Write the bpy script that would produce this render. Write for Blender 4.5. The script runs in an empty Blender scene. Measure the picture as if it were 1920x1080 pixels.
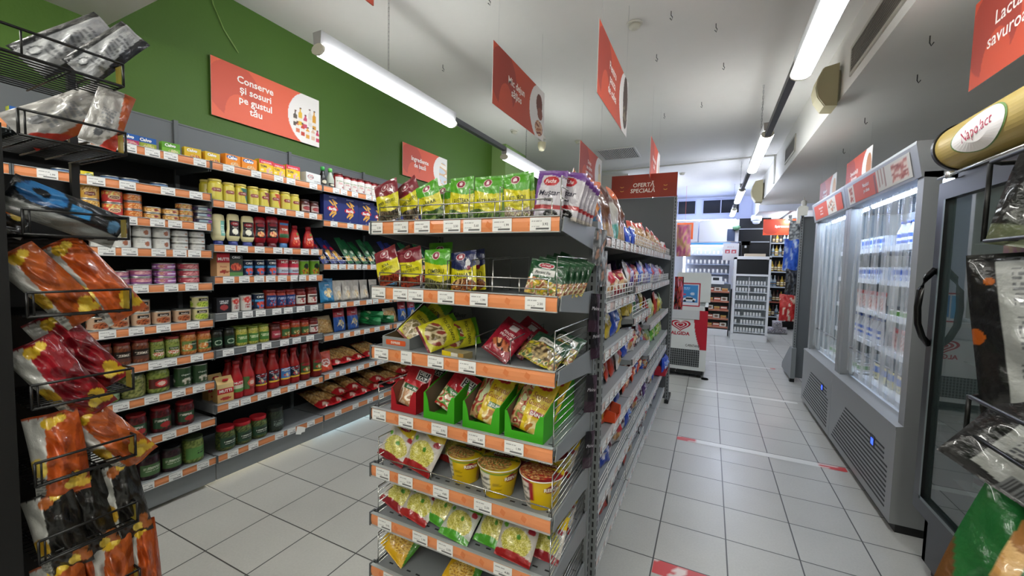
import bpy, math, random
import numpy as np
from mathutils import Vector, Matrix, Euler, Quaternion

S = bpy.context.scene
COL = S.collection
R = math.radians
PI = math.pi

# ------------------------------------------------------------------ camera
TILE = 0.333
EYE = 4.3834 * TILE
cam_d = bpy.data.cameras.new('camera')
cam = bpy.data.objects.new('camera', cam_d)
COL.objects.link(cam)
cam_d.sensor_width = 36.0
cam_d.lens = 761.36 / 1920 * 36.0
cam_d.clip_start = 0.02
cam_d.clip_end = 60
_y, _p, _r = R(-25.953), R(-3.426), R(1.336)
_f = Vector((math.sin(_y) * math.cos(_p), math.cos(_y) * math.cos(_p), math.sin(_p)))
_rt = Vector((math.cos(_y), -math.sin(_y), 0))
_up = _rt.cross(_f)
_r2 = math.cos(_r) * _rt + math.sin(_r) * _up
_u2 = -math.sin(_r) * _rt + math.cos(_r) * _up
cam.matrix_world = Matrix(((_r2.x, _u2.x, -_f.x, 0), (_r2.y, _u2.y, -_f.y, 0), (_r2.z, _u2.z, -_f.z, EYE), (0, 0, 0, 1)))
S.camera = cam

# ------------------------------------------------------------------ world, exposure
S.view_settings.view_transform = 'Standard'
S.view_settings.look = 'None'
S.view_settings.gamma = 1.0
S.view_settings.exposure = 0.92
S.view_settings.use_curve_mapping = False
w = bpy.data.worlds.new('world')
S.world = w
w.use_nodes = True
w.node_tree.nodes['Background'].inputs[0].default_value = (0.6, 0.7, 1.0, 1)
w.node_tree.nodes['Background'].inputs[1].default_value = 0.15
LAMP = 19.0          # strength of the ceiling tubes
LED = 30.0           # strength of the cooler tubes

# ------------------------------------------------------------------ helpers
def lin(h):
    h = h.lstrip('#')
    if len(h) == 3:
        h = ''.join(c * 2 for c in h)
    o = []
    for i in (0, 2, 4):
        c = int(h[i:i + 2], 16) / 255
        o.append(c / 12.92 if c <= 0.04045 else ((c + 0.055) / 1.055) ** 2.4)
    return tuple(o)

MATS = {}
def pm(name, hexc=None, rough=0.5, metal=0.0, emit=None, es=0.0, trans=0.0, ior=1.45, alpha=1.0, bump=0.0, bscale=30.0, coat=0.0, attr=False, spec=0.5, var=0.0):
    if name in MATS:
        return MATS[name]
    m = bpy.data.materials.new(name)
    m.use_nodes = True
    nt = m.node_tree
    b = nt.nodes['Principled BSDF']
    if hexc:
        b.inputs['Base Color'].default_value = (*lin(hexc), 1)
    b.inputs['Roughness'].default_value = rough
    b.inputs['Metallic'].default_value = metal
    b.inputs['IOR'].default_value = ior
    b.inputs['Transmission Weight'].default_value = trans
    b.inputs['Alpha'].default_value = alpha
    b.inputs['Coat Weight'].default_value = coat
    b.inputs['Specular IOR Level'].default_value = spec
    if emit:
        b.inputs['Emission Color'].default_value = (*lin(emit), 1)
        b.inputs['Emission Strength'].default_value = es
    if attr:
        a = nt.nodes.new('ShaderNodeAttribute')
        a.attribute_name = 'Col'
        nt.links.new(a.outputs['Color'], b.inputs['Base Color'])
    elif var:
        tc = nt.nodes.new('ShaderNodeTexCoord')
        no = nt.nodes.new('ShaderNodeTexNoise')
        no.inputs['Scale'].default_value = 6
        no.inputs['Detail'].default_value = 6
        mr = nt.nodes.new('ShaderNodeMapRange')
        mr.inputs['To Min'].default_value = 1 - var
        mr.inputs['To Max'].default_value = 1 + var
        mx = nt.nodes.new('ShaderNodeMix')
        mx.data_type = 'RGBA'
        mx.blend_type = 'MULTIPLY'
        mx.inputs['Factor'].default_value = 1
        mx.inputs[6].default_value = (*lin(hexc), 1)
        nt.links.new(tc.outputs['Object'], no.inputs['Vector'])
        nt.links.new(no.outputs['Fac'], mr.inputs['Value'])
        nt.links.new(mr.outputs['Result'], mx.inputs[7])
        nt.links.new(mx.outputs[2], b.inputs['Base Color'])
    if bump:
        tc = nt.nodes.new('ShaderNodeTexCoord')
        no = nt.nodes.new('ShaderNodeTexNoise')
        no.inputs['Scale'].default_value = bscale
        no.inputs['Detail'].default_value = 3
        bp = nt.nodes.new('ShaderNodeBump')
        bp.inputs['Strength'].default_value = bump
        bp.inputs['Distance'].default_value = 0.01
        nt.links.new(tc.outputs['Object'], no.inputs['Vector'])
        nt.links.new(no.outputs['Fac'], bp.inputs['Height'])
        nt.links.new(bp.outputs['Normal'], b.inputs['Normal'])
    MATS[name] = m
    return m

def flat(hexc, rough=0.45):
    return pm('ink_' + hexc.lstrip('#') + '_%d' % int(rough * 100), hexc, rough)

class MB:
    """collects geometry for ONE mesh object"""
    def __init__(s):
        s.v = []; s.f = []; s.mi = []; s.c = []; s.sm = []
    def add(s, vs, fs, mi=0, col=None, smooth=False):
        o = len(s.v)
        s.v.extend([tuple(map(float, q)) for q in vs])
        s.f.extend([tuple(i + o for i in f) for f in fs])
        s.mi.extend([mi] * len(fs))
        s.sm.extend([smooth] * len(fs))
        if col is None:
            col = (0.8, 0.8, 0.8)
        if isinstance(col, str):
            col = lin(col)
        if isinstance(col, tuple):
            s.c.extend([col] * len(vs))
        else:
            s.c.extend([tuple(map(float, q)) for q in col])
        return s
    def box(s, x0, x1, y0, y1, z0, z1, mi=0, col=None, skip=''):
        vs = [(x0, y0, z0), (x1, y0, z0), (x1, y1, z0), (x0, y1, z0), (x0, y0, z1), (x1, y0, z1), (x1, y1, z1), (x0, y1, z1)]
        fs = {'b': (0, 3, 2, 1), 't': (4, 5, 6, 7), 'f': (0, 1, 5, 4), 'r': (1, 2, 6, 5), 'k': (2, 3, 7, 6), 'l': (3, 0, 4, 7)}
        return s.add(vs, [f for k, f in fs.items() if k not in skip], mi, col)
    def prism(s, poly, axis, a, b, mi=0, col=None):
        """poly: 2D points; extruded along axis from a to b"""
        n = len(poly)
        def P(p, t):
            return {'x': (t, p[0], p[1]), 'y': (p[0], t, p[1]), 'z': (p[0], p[1], t)}[axis]
        vs = [P(p, a) for p in poly] + [P(p, b) for p in poly]
        fs = [(i, (i + 1) % n, n + (i + 1) % n, n + i) for i in range(n)] + [tuple(range(n - 1, -1, -1)), tuple(range(n, 2 * n))]
        return s.add(vs, fs, mi, col)
    def tube(s, pts, r, n=6, mi=0, col=None, closed=False):
        pts = [Vector(p) for p in pts]
        k = len(pts)
        vs = []
        for i, p in enumerate(pts):
            a = pts[(i - 1) % k] if (i > 0 or closed) else p
            b = pts[(i + 1) % k] if (i < k - 1 or closed) else p
            d = (b - a).normalized()
            up = Vector((0, 0, 1)) if abs(d.z) < 0.9 else Vector((1, 0, 0))
            e1 = d.cross(up).normalized(); e2 = d.cross(e1)
            for j in range(n):
                t = 2 * PI * j / n
                vs.append(p + r * (math.cos(t) * e1 + math.sin(t) * e2))
        fs = []
        for i in range(k if closed else k - 1):
            for j in range(n):
                a, b = i * n + j, i * n + (j + 1) % n
                c, d = ((i + 1) % k) * n + (j + 1) % n, ((i + 1) % k) * n + j
                fs.append((a, b, c, d))
        if not closed:
            fs += [tuple(range(n - 1, -1, -1)), tuple(range((k - 1) * n, k * n))]
        return s.add(vs, fs, mi, col, True)
    def lathe(s, prof, n=20, mi=0, col=None, sx=1, sy=1, cap=True, cx=0, cy=0):
        """prof: list of (r, z[, colour])"""
        vs = []; cs = []
        for q in prof:
            for j in range(n):
                t = 2 * PI * j / n
                vs.append((cx + q[0] * math.cos(t) * sx, cy + q[0] * math.sin(t) * sy, q[1]))
                cs.append(lin(q[2]) if len(q) > 2 else (lin(col) if isinstance(col, str) else (0.8, 0.8, 0.8)))
        fs = []
        for i in range(len(prof) - 1):
            for j in range(n):
                fs.append((i * n + j, i * n + (j + 1) % n, (i + 1) * n + (j + 1) % n, (i + 1) * n + j))
        s.add(vs, fs, mi, cs, True)
        o = len(s.v) - len(vs)
        if cap:
            s.f += [tuple(o + j for j in range(n - 1, -1, -1)), tuple(o + (len(prof) - 1) * n + j for j in range(n))]
            s.mi += [mi, mi]; s.sm += [False, False]
        return s
    def grid(s, P, C=None, mi=0, flip=False, smooth=True):
        """P: (n,m,3) array"""
        n, m = P.shape[:2]
        fs = []
        for i in range(n - 1):
            for j in range(m - 1):
                q = (i * m + j, i * m + j + 1, (i + 1) * m + j + 1, (i + 1) * m + j)
                fs.append(q[::-1] if flip else q)
        return s.add(P.reshape(-1, 3), fs, mi, None if C is None else C.reshape(-1, 3), smooth)
    def mesh(s, name, mats):
        me = bpy.data.meshes.new(name)
        me.from_pydata(s.v, [], s.f)
        for m in (mats if isinstance(mats, (list, tuple)) else [mats]):
            me.materials.append(m)
        me.polygons.foreach_set('material_index', s.mi)
        me.polygons.foreach_set('use_smooth', s.sm)
        ca = me.color_attributes.new('Col', 'FLOAT_COLOR', 'POINT')
        c = np.ones((len(s.v), 4), dtype=np.float32)
        c[:, :3] = np.array(s.c, dtype=np.float32)
        ca.data.foreach_set('color', c.ravel())
        me.update()
        return me

def tag(o, label=None, cat=None, group=None, kind=None):
    if label: o['label'] = label
    if cat: o['category'] = cat
    if group: o['group'] = group
    if kind: o['kind'] = kind
    return o

def link(name, data, parent=None, loc=None, rz=None):
    o = bpy.data.objects.new(name, data)
    COL.objects.link(o)
    if parent: o.parent = parent
    if loc is not None: o.location = loc
    if rz is not None: o.rotation_euler = (0, 0, rz)
    return o

def ob(name, mb, mats, parent=None, loc=None, rz=None):
    return link(name, mb.mesh(name, mats), parent, loc, rz)

def structure(name, mb, mats):
    return tag(ob(name, mb, mats), kind='structure')

def thing(name, label, cat, loc=(0, 0, 0), rz=0, group=None):
    return tag(link(name, None, None, loc, rz), label, cat, group)

# ------------------------------------------------------------------ lettering
_tc = {}
def text2d(s, bold=0.012, space=1.0):
    key = (s, bold, space)
    if key in _tc: return _tc[key]
    c = bpy.data.curves.new('t', 'FONT')
    c.body = s; c.size = 1.0; c.resolution_u = 2; c.offset = bold
    c.align_x = 'CENTER'; c.space_line = 1.0; c.space_character = space
    o = bpy.data.objects.new('t', c)
    me = bpy.data.meshes.new_from_object(o)
    V = np.array([v.co[:2] for v in me.vertices]) if len(me.vertices) else np.zeros((0, 2))
    F = [tuple(p.vertices) for p in me.polygons]
    bpy.data.objects.remove(o); bpy.data.curves.remove(c); bpy.data.meshes.remove(me)
    if len(V):
        V = V - (V.max(0) + V.min(0)) / 2
        V = V / 0.7
    _tc[key] = (V, F)
    return _tc[key]

def add_text(mb, surf, W, H, s, cu, cv, h, off=0.0012, shear=0.0, maxw=None, rot=0.0, bold=0.012, col=None, mi=0, arc=0.0):
    """surf(u,v,off)->(n,3); W,H real size of the surface; h cap height in metres"""
    V, F = text2d(s, bold)
    if not len(V): return
    X = V[:, 0] * h + shear * V[:, 1] * h
    Y = V[:, 1] * h
    if maxw and X.max() - X.min() > maxw:
        X = X * maxw / (X.max() - X.min())
    if arc: Y = Y + arc * X * X
    c, sn = math.cos(rot), math.sin(rot)
    X, Y = X * c - Y * sn, X * sn + Y * c
    P = surf(cu + X / W, cv + Y / H, off)
    mb.add(P, F, mi, col)

def plane_surf(W, H, y=0.0, z0=0.0):
    return lambda u, v, off=0: np.stack([(np.asarray(u) - .5) * W, np.full_like(np.asarray(u, float), y) - off, z0 + np.asarray(v) * H], -1)

def cyl_surf(r, z0, H, span, sx=1, sy=1):
    def f(u, v, off=0):
        ph = (np.asarray(u) - .5) * span
        return np.stack([(r + off) * np.sin(ph) * sx, -(r + off) * np.cos(ph) * sy, z0 + np.asarray(v) * H], -1)
    return f

# ------------------------------------------------------------------ painting of printed surfaces
def noise2(u, v, sc, seed):
    rs = np.random.RandomState(seed)
    n = np.zeros_like(u)
    for k in range(9):
        a = rs.uniform(0, 2 * PI); f = sc * rs.uniform(.6, 2.2)
        n += np.sin(f * (math.cos(a) * u + math.sin(a) * v) + rs.uniform(0, 6.28)) / (1 + .12 * f / sc)
    return n
def paint(spec, u, v, seed=1):
    C = np.zeros(u.shape + (3,)) + .8
    for q in spec:
        k = q[0]
        if k == 'f': C[...] = lin(q[1])
        elif k == 'r':
            C[(u >= q[1]) & (u <= q[3]) & (v >= q[2]) & (v <= q[4])] = lin(q[5])
        elif k == 'e':
            C[((u - q[1]) / q[3]) ** 2 + ((v - q[2]) / q[4]) ** 2 < 1] = lin(q[5])
        elif k in 'ab':       # above / below a wave: v0, amplitude, frequency, phase
            w = q[1] + q[2] * np.sin(q[3] * u + q[4])
            C[(v > w) if k == 'a' else (v < w)] = lin(q[5])
        elif k == 'd':        # diagonal half plane a*u+b*v>c
            C[q[1] * u + q[2] * v > q[3]] = lin(q[4])
        elif k in 'nN':        # food picture: ellipse (n) or rectangle (N) of blobs in a palette
            m = (((u - q[1]) / q[3]) ** 2 + ((v - q[2]) / q[4]) ** 2 < 1) if k == 'n' else ((u >= q[1]) & (u <= q[3]) & (v >= q[2]) & (v <= q[4]))
            n = noise2(u, v, q[6], seed + int(abs(q[1]) * 77))
            pal = [lin(c) for c in q[5]]
            idx = np.clip(((n + 3.2) / 6.4 * len(pal)).astype(int), 0, len(pal) - 1)
            P = np.array(pal)[idx]
            C[m] = P[m]
        elif k == 'w':        # blobs only above a wave-free v threshold below: picture under wave
            w = q[1] + q[2] * np.sin(q[3] * u + q[4])
            m = v < w
            n = noise2(u, v, q[6], seed)
            pal = [lin(c) for c in q[5]]
            idx = np.clip(((n + 3.2) / 6.4 * len(pal)).astype(int), 0, len(pal) - 1)
            C[m] = np.array(pal)[idx][m]
        elif k == 't':        # small print: rows of dashes
            nl = q[5]
            m = (u >= q[1]) & (u <= q[3]) & (v >= q[2]) & (v <= q[4])
            row = (v - q[2]) / (q[4] - q[2]) * nl
            on = (row % 1 < .5) & (np.sin(u * 140 + np.floor(row) * 7.3 + seed) + np.sin(u * 61 + np.floor(row) * 3.1) > -.9)
            C[m & on] = lin(q[6])
    return C

def uvgrid(nu, nv):
    u = np.linspace(0, 1, nu); v = np.linspace(0, 1, nv)
    return np.meshgrid(u, v)

def letter_parts(texts, surf, W, H, parent_list, name='lettering'):
    """texts: (string, cu, cv, height, colour[, opts]) grouped by colour into part meshes"""
    by = {}
    for t in texts:
        by.setdefault(t[4], []).append(t)
    for c, l in by.items():
        mb = MB()
        for t in l:
            add_text(mb, surf, W, H, t[0], t[1], t[2], t[3], **(t[5] if len(t) > 5 else {}))
        parent_list.append((name, mb.mesh(name, flat(c))))

PG = pm('print_gloss', rough=0.28, attr=True, coat=0.0)
PF = pm('print_foil', rough=0.3, attr=True, coat=0.35, bump=0.55, bscale=38)
PC = pm('print_card', rough=0.55, attr=True)
STEEL = pm('tin', 'b9b9b4', 0.32, 0.9)
CHROME = pm('chrome_wire', 'c9c9c6', 0.25, 0.9)
CHROME2 = pm('white_wire', 'd8d8d4', 0.35, 0.1)
BLACKW = pm('black_wire', '0a0a0a', 0.4)
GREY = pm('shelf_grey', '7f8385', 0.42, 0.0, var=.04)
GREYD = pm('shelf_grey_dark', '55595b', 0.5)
GREYP = pm('panel_grey', '5d6163', 0.55, var=.05)
ORNG = pm('rail_orange', 'e58a55', 0.3)
CLEAR = pm('clear_plastic', 'ffffff', 0.1, alpha=.25)

class Kind:
    def __init__(s, name, parts, w, h):
        s.name = name; s.parts = parts; s.w = w; s.h = h

def put(k, loc, rz=0.0, label=None, cat=None, group=None, sc=1.0, M=None, name=None):
    root = bpy.data.objects.new(name or k.name, k.parts[0][1])
    COL.objects.link(root)
    if M is not None:
        root.matrix_world = M
    else:
        root.location = (loc[0], loc[1], loc[2] + .0008); root.rotation_euler = (0, 0, rz); root.scale = (sc, sc, sc)
    for nm, me in k.parts[1:]:
        c = bpy.data.objects.new(nm, me)
        COL.objects.link(c); c.parent = root
    return tag(root, label, cat, group)

# ------------------------------------------------------------------ product kinds
def k_box(name, W, D, H, front, side='#c8c0b0', top=None, texts=(), nu=30, nv=24, seed=1, mat=None):
    mb = MB()
    U, V = uvgrid(nu, nv)
    P = plane_surf(W, H, -D / 2)(U, V)
    mb.grid(P, paint(front, U, V, seed), smooth=False)
    mb.box(-W / 2, W / 2, -D / 2, D / 2, 0, H, col=side, skip='ft')
    mb.box(-W / 2, W / 2, -D / 2, D / 2, 0, H, col=top or side, skip='frklb')
    parts = [('carton', mb.mesh(name, mat or PC))]
    letter_parts(texts, plane_surf(W, H, -D / 2), W, H, parts)
    return Kind(name, parts, W, H)

def k_can(name, r, H, spec, texts=(), lid='b9b9b4', n=28, seed=1, stack=1, span=2 * PI):
    """a tin: metal body with rims (root), printed paper wrap, lettering"""
    mb = MB()
    mb.lathe([(r * .93, 0), (r * 1.0, .002), (r * 1.0, .004), (r * .975, .006), (r * .975, H - .006), (r, H - .004), (r, H - .001), (r * .95, H), (r * .93, H - .003)], n)
    parts = [('tin', mb.mesh(name, STEEL))]
    l = MB()
    U, V = uvgrid(n * 2 + 1, 16)
    sf = cyl_surf(r * .99, .006, H - .012, 2 * PI)
    l.grid(sf(U, V), paint(spec, (U * 3) % 1.0, V, seed))
    parts.append(('wrapper', l.mesh('wrapper', PG)))
    W = 2 * PI * r
    letter_parts([(t[0], .5 + (t[1] - .5) / 3, *t[2:]) for t in texts], cyl_surf(r * .99, .006, H - .012, 2 * PI), W, H - .012, parts)
    return Kind(name, parts, 2 * r, H)

def k_jar(name, r, H, content, lid, spec=None, texts=(), lidh=.012, lz=(.18, .68), span=2.2, n=20, seed=1, blobs=None, neck=.86):
    mb = MB()
    hb = H - lidh
    zs_ = [0, .003, .01, hb * .45, hb * .8, hb * .9, hb * .95, hb]
    rs_ = [r * .88, r * .97, r, r, r, r * .96, r * neck, r * neck]
    N = n * 2
    vs = []; cs = []
    th = np.linspace(0, 2 * PI, N, endpoint=False)
    if blobs:
        prof = []
        for i in range(17):
            z = hb * i / 16
            rr = np.interp(z, zs_, rs_)
            prof.append((rr, z))
        TH, Z = np.meshgrid(th, [p[1] for p in prof])
        RR = np.array([p[0] for p in prof])[:, None]
        P = np.stack([RR * np.cos(TH), RR * np.sin(TH), Z], -1)
        C = paint([('N', -9, -9, 9, 9, blobs, 26)], TH / 2, Z / hb, seed)
        P = np.concatenate([P, P[:, :1]], 1); C = np.concatenate([C, C[:, :1]], 1)
        mb.grid(P, C)
    else:
        mb.lathe(list(zip(rs_, zs_)), N, col=content)
    parts = [('glass_jar', mb.mesh(name, PG))]
    lm = MB()
    lm.lathe([(r * .9, hb - .001), (r * .92, hb), (r * .92, H - .002), (r * .88, H), (r * .82, H - .001)], N)
    parts.append(('lid', lm.mesh('lid', flat(lid, .3))))
    if spec:
        l = MB()
        U, V = uvgrid(26, 18)
        sf = cyl_surf(r + .0006, hb * lz[0], hb * (lz[1] - lz[0]), span)
        l.grid(sf(U, V), paint(spec, U, V, seed))
        parts.append(('paper_label', l.mesh('paper_label', PG)))
        letter_parts(texts, sf, r * span, hb * (lz[1] - lz[0]), parts)
    return Kind(name, parts, 2 * r, H)

def k_bottle(name, prof, content, cap, capc, spec=None, texts=(), lab=(.2, .6), span=2.2, sy=1.0, n=24, seed=1, lr=None, mat=None):
    mb = MB()
    mb.lathe(prof, n, col=content, sy=sy)
    parts = [('bottle', mb.mesh(name, mat or PG))]
    c = MB(); c.lathe(cap, n, sy=sy if cap[0][0] > .015 else 1)
    parts.append(('cap', c.mesh('cap', flat(capc, .35))))
    H = prof[-1][1]
    if spec:
        z0, z1 = lab
        r = lr or max(np.interp(z, [p[1] for p in prof], [p[0] for p in prof]) for z in np.linspace(z0, z1, 8))
        l = MB(); U, V = uvgrid(24, 20)
        def sf(u, v, off=0):
            ph = (np.asarray(u) - .5) * span
            z = z0 + np.asarray(v) * (z1 - z0)
            rr = np.interp(z, [p[1] for p in prof], [p[0] for p in prof]) + .0007 + off
            return np.stack([rr * np.sin(ph), -rr * np.cos(ph) * sy - (1 - sy) * .0006, z], -1)
        l.grid(sf(U, V), paint(spec, U, V, seed))
        parts.append(('paper_label', l.mesh('paper_label', PG)))
        letter_parts(texts, sf, r * span, z1 - z0, parts)
    return Kind(name, parts, 2 * max(p[0] for p in prof), H)

def pouch_surf(W, H, t, mode='pillow', seed=0, crumple=1.0):
    rs = np.random.RandomState(seed)
    ph = rs.uniform(0, 6.28, 8)
    def thick(u, v):
        u = np.clip(u, 0, 1); v = np.clip(v, 0, 1)
        e = .06
        if mode == 'pillow':
            a = np.clip(np.minimum(v, 1 - v) - e * .5, 0, 1) * 2
            pv = np.clip(a, 0, 1) ** .5
        elif mode == 'stand':     # thick at the foot, flat at the top
            pv = np.clip(1 - v - e, 0, 1) ** .6 * np.clip(v * 9, 0, 1) ** .5
        else:                     # flat sachet
            pv = np.clip((np.minimum(v, 1 - v) - e) * 6, 0, 1) ** .6
        pu = np.clip(np.sin(PI * u), 0, 1) ** .62
        T = t / 2 * pu * pv
        w = (np.sin(17 * u + 5 * v + ph[0]) * np.sin(9 * v + ph[1]) + .7 * np.sin(31 * u - 8 * v + ph[2]) * np.exp(-8 * np.minimum(v, 1 - v)) + .5 * np.sin(23 * v + 11 * u + ph[3]))
        return T * (1 + .16 * crumple * w) , w
    def f(u, v, off=0, side=1):
        u = np.asarray(u, float); v = np.asarray(v, float)
        T, w = thick(u, v)
        pinch = 1 - (.09 * t / W) * 6 * np.clip(T / t, 0, .5)
        bend = .012 * W / .1 * np.sin(PI * v + ph[4]) * crumple * .5
        x = (u - .5) * W * pinch + bend * .3
        wob = .0018 * crumple * np.sin(9 * u + ph[5] + 6 * v) * (W / .1)
        y = -side * T - side * off + wob
        z = v * H
        return np.stack([x, y, z + 0 * x], -1)
    return f

def k_pouch(name, W, H, t, front, texts=(), mode='stand', nu=24, nv=30, seed=0, crumple=1.0, back=None, mat=None):
    sf = pouch_surf(W, H, t, mode, seed, crumple)
    U, V = uvgrid(nu, nv)
    mb = MB()
    mb.grid(sf(U, V), paint(front, U, V, seed))
    mb.grid(sf(U, V, 0, -1), paint(back, U, V, seed) if back else paint(front, U, V, seed), flip=True)
    parts = [('bag', mb.mesh(name, mat or PF))]
    letter_parts(texts, sf, W, H, parts)
    return Kind(name, parts, W, H)

def axis_matrix(P0, P1, nrm, H, W=None, w=None):
    """place a pouch: foot centre at P0, top towards P1 (its length scaled to fit), front facing nrm"""
    P0 = Vector(P0); P1 = Vector(P1)
    z = (P1 - P0); L = z.length; z.normalize()
    n = Vector(nrm); n = (n - n.dot(z) * z).normalized()
    y = -n
    x = y.cross(z)
    s = L / H
    m = Matrix((x, y, z)).transposed().to_4x4()
    sx = (w / W) if w else s
    m = m @ Matrix.Diagonal((sx, (sx + s) / 2, s, 1))
    m.translation = P0
    return m
_vc = {}
def bounds(k, M):
    me = k.parts[0][1]
    if me.name not in _vc:
        a = np.empty(len(me.vertices) * 3, dtype=np.float32); me.vertices.foreach_get('co', a); _vc[me.name] = a.reshape(-1, 3)
    m = np.array(M)
    P = _vc[me.name] @ m[:3, :3].T + m[:3, 3]
    return P.min(0), P.max(0)
def settle(k, M, floor=None, xmax=None, ymin=None, yr=None):
    """move a leaning pack so that it rests on its shelf and stays behind the front wire"""
    lo, hi = bounds(k, M)
    t = Vector((0, 0, 0))
    if floor is not None: t.z = floor - lo[2]
    if xmax is not None and hi[0] > xmax: t.x = xmax - hi[0]
    if ymin is not None and lo[1] < ymin: t.y = ymin - lo[1]
    if yr:
        if lo[1] < yr[0]: t.y = yr[0] - lo[1]
        elif hi[1] > yr[1]: t.y = yr[1] - hi[1]
    return Matrix.Translation(t) @ M
ORD = ['first', 'second', 'third', 'fourth', 'fifth', 'sixth', 'seventh', 'eighth', 'ninth', 'tenth', 'eleventh', 'twelfth', 'thirteenth', 'fourteenth']

# ================================================================== the room
def floor_mat():
    m = bpy.data.materials.new('floor_tiles'); m.use_nodes = True
    nt = m.node_tree; b = nt.nodes['Principled BSDF']
    N = nt.nodes.new; L = nt.links.new
    tc = N('ShaderNodeTexCoord'); sp = N('ShaderNodeSeparateXYZ'); L(tc.outputs['Object'], sp.inputs[0])
    def math_(op, a, bb=None, c=None):
        n = N('ShaderNodeMath'); n.operation = op
        for i, x in enumerate((a, bb, c)):
            if x is None: continue
            if isinstance(x, (int, float)): n.inputs[i].default_value = x
            else: L(x, n.inputs[i])
        return n.outputs[0]
    es = []; ids = []
    for ax, off in ((0, -.57190382 * TILE), (1, 6.25807337 * TILE)):
        t = math_('DIVIDE', math_('SUBTRACT', sp.outputs[ax], off), TILE)
        fr = math_('FRACT', t)
        d = math_('MINIMUM', fr, math_('SUBTRACT', 1.0, fr))
        es.append(d); ids.append(math_('FLOOR', t))
    d = math_('MINIMUM', es[0], es[1])
    mr = N('ShaderNodeMapRange'); mr.interpolation_type = 'SMOOTHSTEP'
    mr.inputs['From Min'].default_value = .0065; mr.inputs['From Max'].default_value = .0125
    L(d, mr.inputs['Value'])
    cmb = N('ShaderNodeCombineXYZ'); L(ids[0], cmb.inputs[0]); L(ids[1], cmb.inputs[1])
    wn = N('ShaderNodeTexWhiteNoise'); L(cmb.outputs[0], wn.inputs['Vector'])
    n1 = N('ShaderNodeTexNoise'); n1.inputs['Scale'].default_value = 95; n1.inputs['Detail'].default_value = 5; L(tc.outputs['Object'], n1.inputs['Vector'])
    n2 = N('ShaderNodeTexNoise'); n2.inputs['Scale'].default_value = 3.5; n2.inputs['Detail'].default_value = 6; L(tc.outputs['Object'], n2.inputs['Vector'])
    s = math_('ADD', math_('MULTIPLY', n1.outputs['Fac'], .22), math_('ADD', math_('MULTIPLY', n2.outputs['Fac'], .2), math_('MULTIPLY', wn.outputs['Value'], .06)))
    k = math_('ADD', s, .72)
    vm = N('ShaderNodeVectorMath'); vm.operation = 'SCALE'; vm.inputs[0].default_value = lin('b5b5b0'); L(k, vm.inputs['Scale'])
    mx = N('ShaderNodeMix'); mx.data_type = 'RGBA'; L(mr.outputs['Result'], mx.inputs['Factor'])
    mx.inputs[6].default_value = (*lin('3c3c3b'), 1); L(vm.outputs[0], mx.inputs[7])
    L(mx.outputs[2], b.inputs['Base Color'])
    rr = math_('ADD', math_('MULTIPLY', n2.outputs['Fac'], .25), .22); L(rr, b.inputs['Roughness'])
    bp = N('ShaderNodeBump'); bp.inputs['Strength'].default_value = .35; bp.inputs['Distance'].default_value = .002
    L(mr.outputs['Result'], bp.inputs['Height']); L(bp.outputs['Normal'], b.inputs['Normal'])
    return m

XL, XR, YN, YF, ZC = -3.25, 2.3, -3.0, 12.2, 3.35
GREEN = pm('wall_green', '41611a', 0.62, bump=.12, bscale=60, var=.03)
GREEN2 = pm('wall_green_pale', '7f9b5a', 0.65)
CREAM = pm('plaster', 'cfccc4', 0.75, bump=.08, bscale=18, var=.025)
WHITEW = pm('wall_white', 'd5d8e2', 0.6)
structure('floor', MB().box(XL - .1, XR + .1, YN, YF, -.06, 0), floor_mat())
structure('ceiling', MB().box(XL - .1, XR + .1, YN, YF, ZC, ZC + .08), CREAM)
structure('wall_left', MB().box(XL - .1, XL, YN, YF, 0, ZC), GREEN)
structure('wall_right', MB().box(XR, XR + .1, YN, YF, 0, ZC), pm('wall_right_paint', '9a9a92', .7))
structure('wall_near', MB().box(XL, XR, YN - .1, YN, 0, ZC), CREAM)
structure('wall_far', MB().box(XL, XR, YF, YF + .1, 0, ZC), WHITEW)
structure('trim_soffit', MB().box(.885, XR, YN, 10.4, 2.86, ZC), CREAM)
structure('trim_beam', MB().box(XL, .885, YN, 1.165, 2.80, ZC), CREAM)
structure('trim_far_beam', MB().box(.885, XR, 10.4, YF, 2.72, ZC), WHITEW)
structure('pillar_green', MB().box(XL, -3.0, 5.82, 6.6, 0, ZC), GREEN2)
structure('wall_far_left', MB().box(XL, -1.6, 8.6, 8.7, 0, ZC), CREAM)
structure('trim_conduit', MB().tube([(-3.0, 8.2, ZC - .03), (.88, 7.9, ZC - .03)], .018).tube([(.86, 7.9, ZC - .03), (.86, 7.9, 2.86)], .018), CREAM)
# shop window strips high on the far wall
for i, (x0, x1) in enumerate(((-1.35, -.42), (-.28, .62))):
    mb = MB().box(x0, x1, YF - .03, YF, 2.9, 3.3, 0).box(x0 + .03, x1 - .03, YF - .036, YF - .029, 2.93, 3.27, 1)
    mb.box((x0 + x1) / 2 - .01, (x0 + x1) / 2 + .01, YF - .045, YF - .036, 2.93, 3.27, 0)
    structure('window_%d' % (i + 1), mb, [pm('frame_white', 'c9cddb', .4), pm('dark_glass', '1c2026', .12)])

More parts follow.
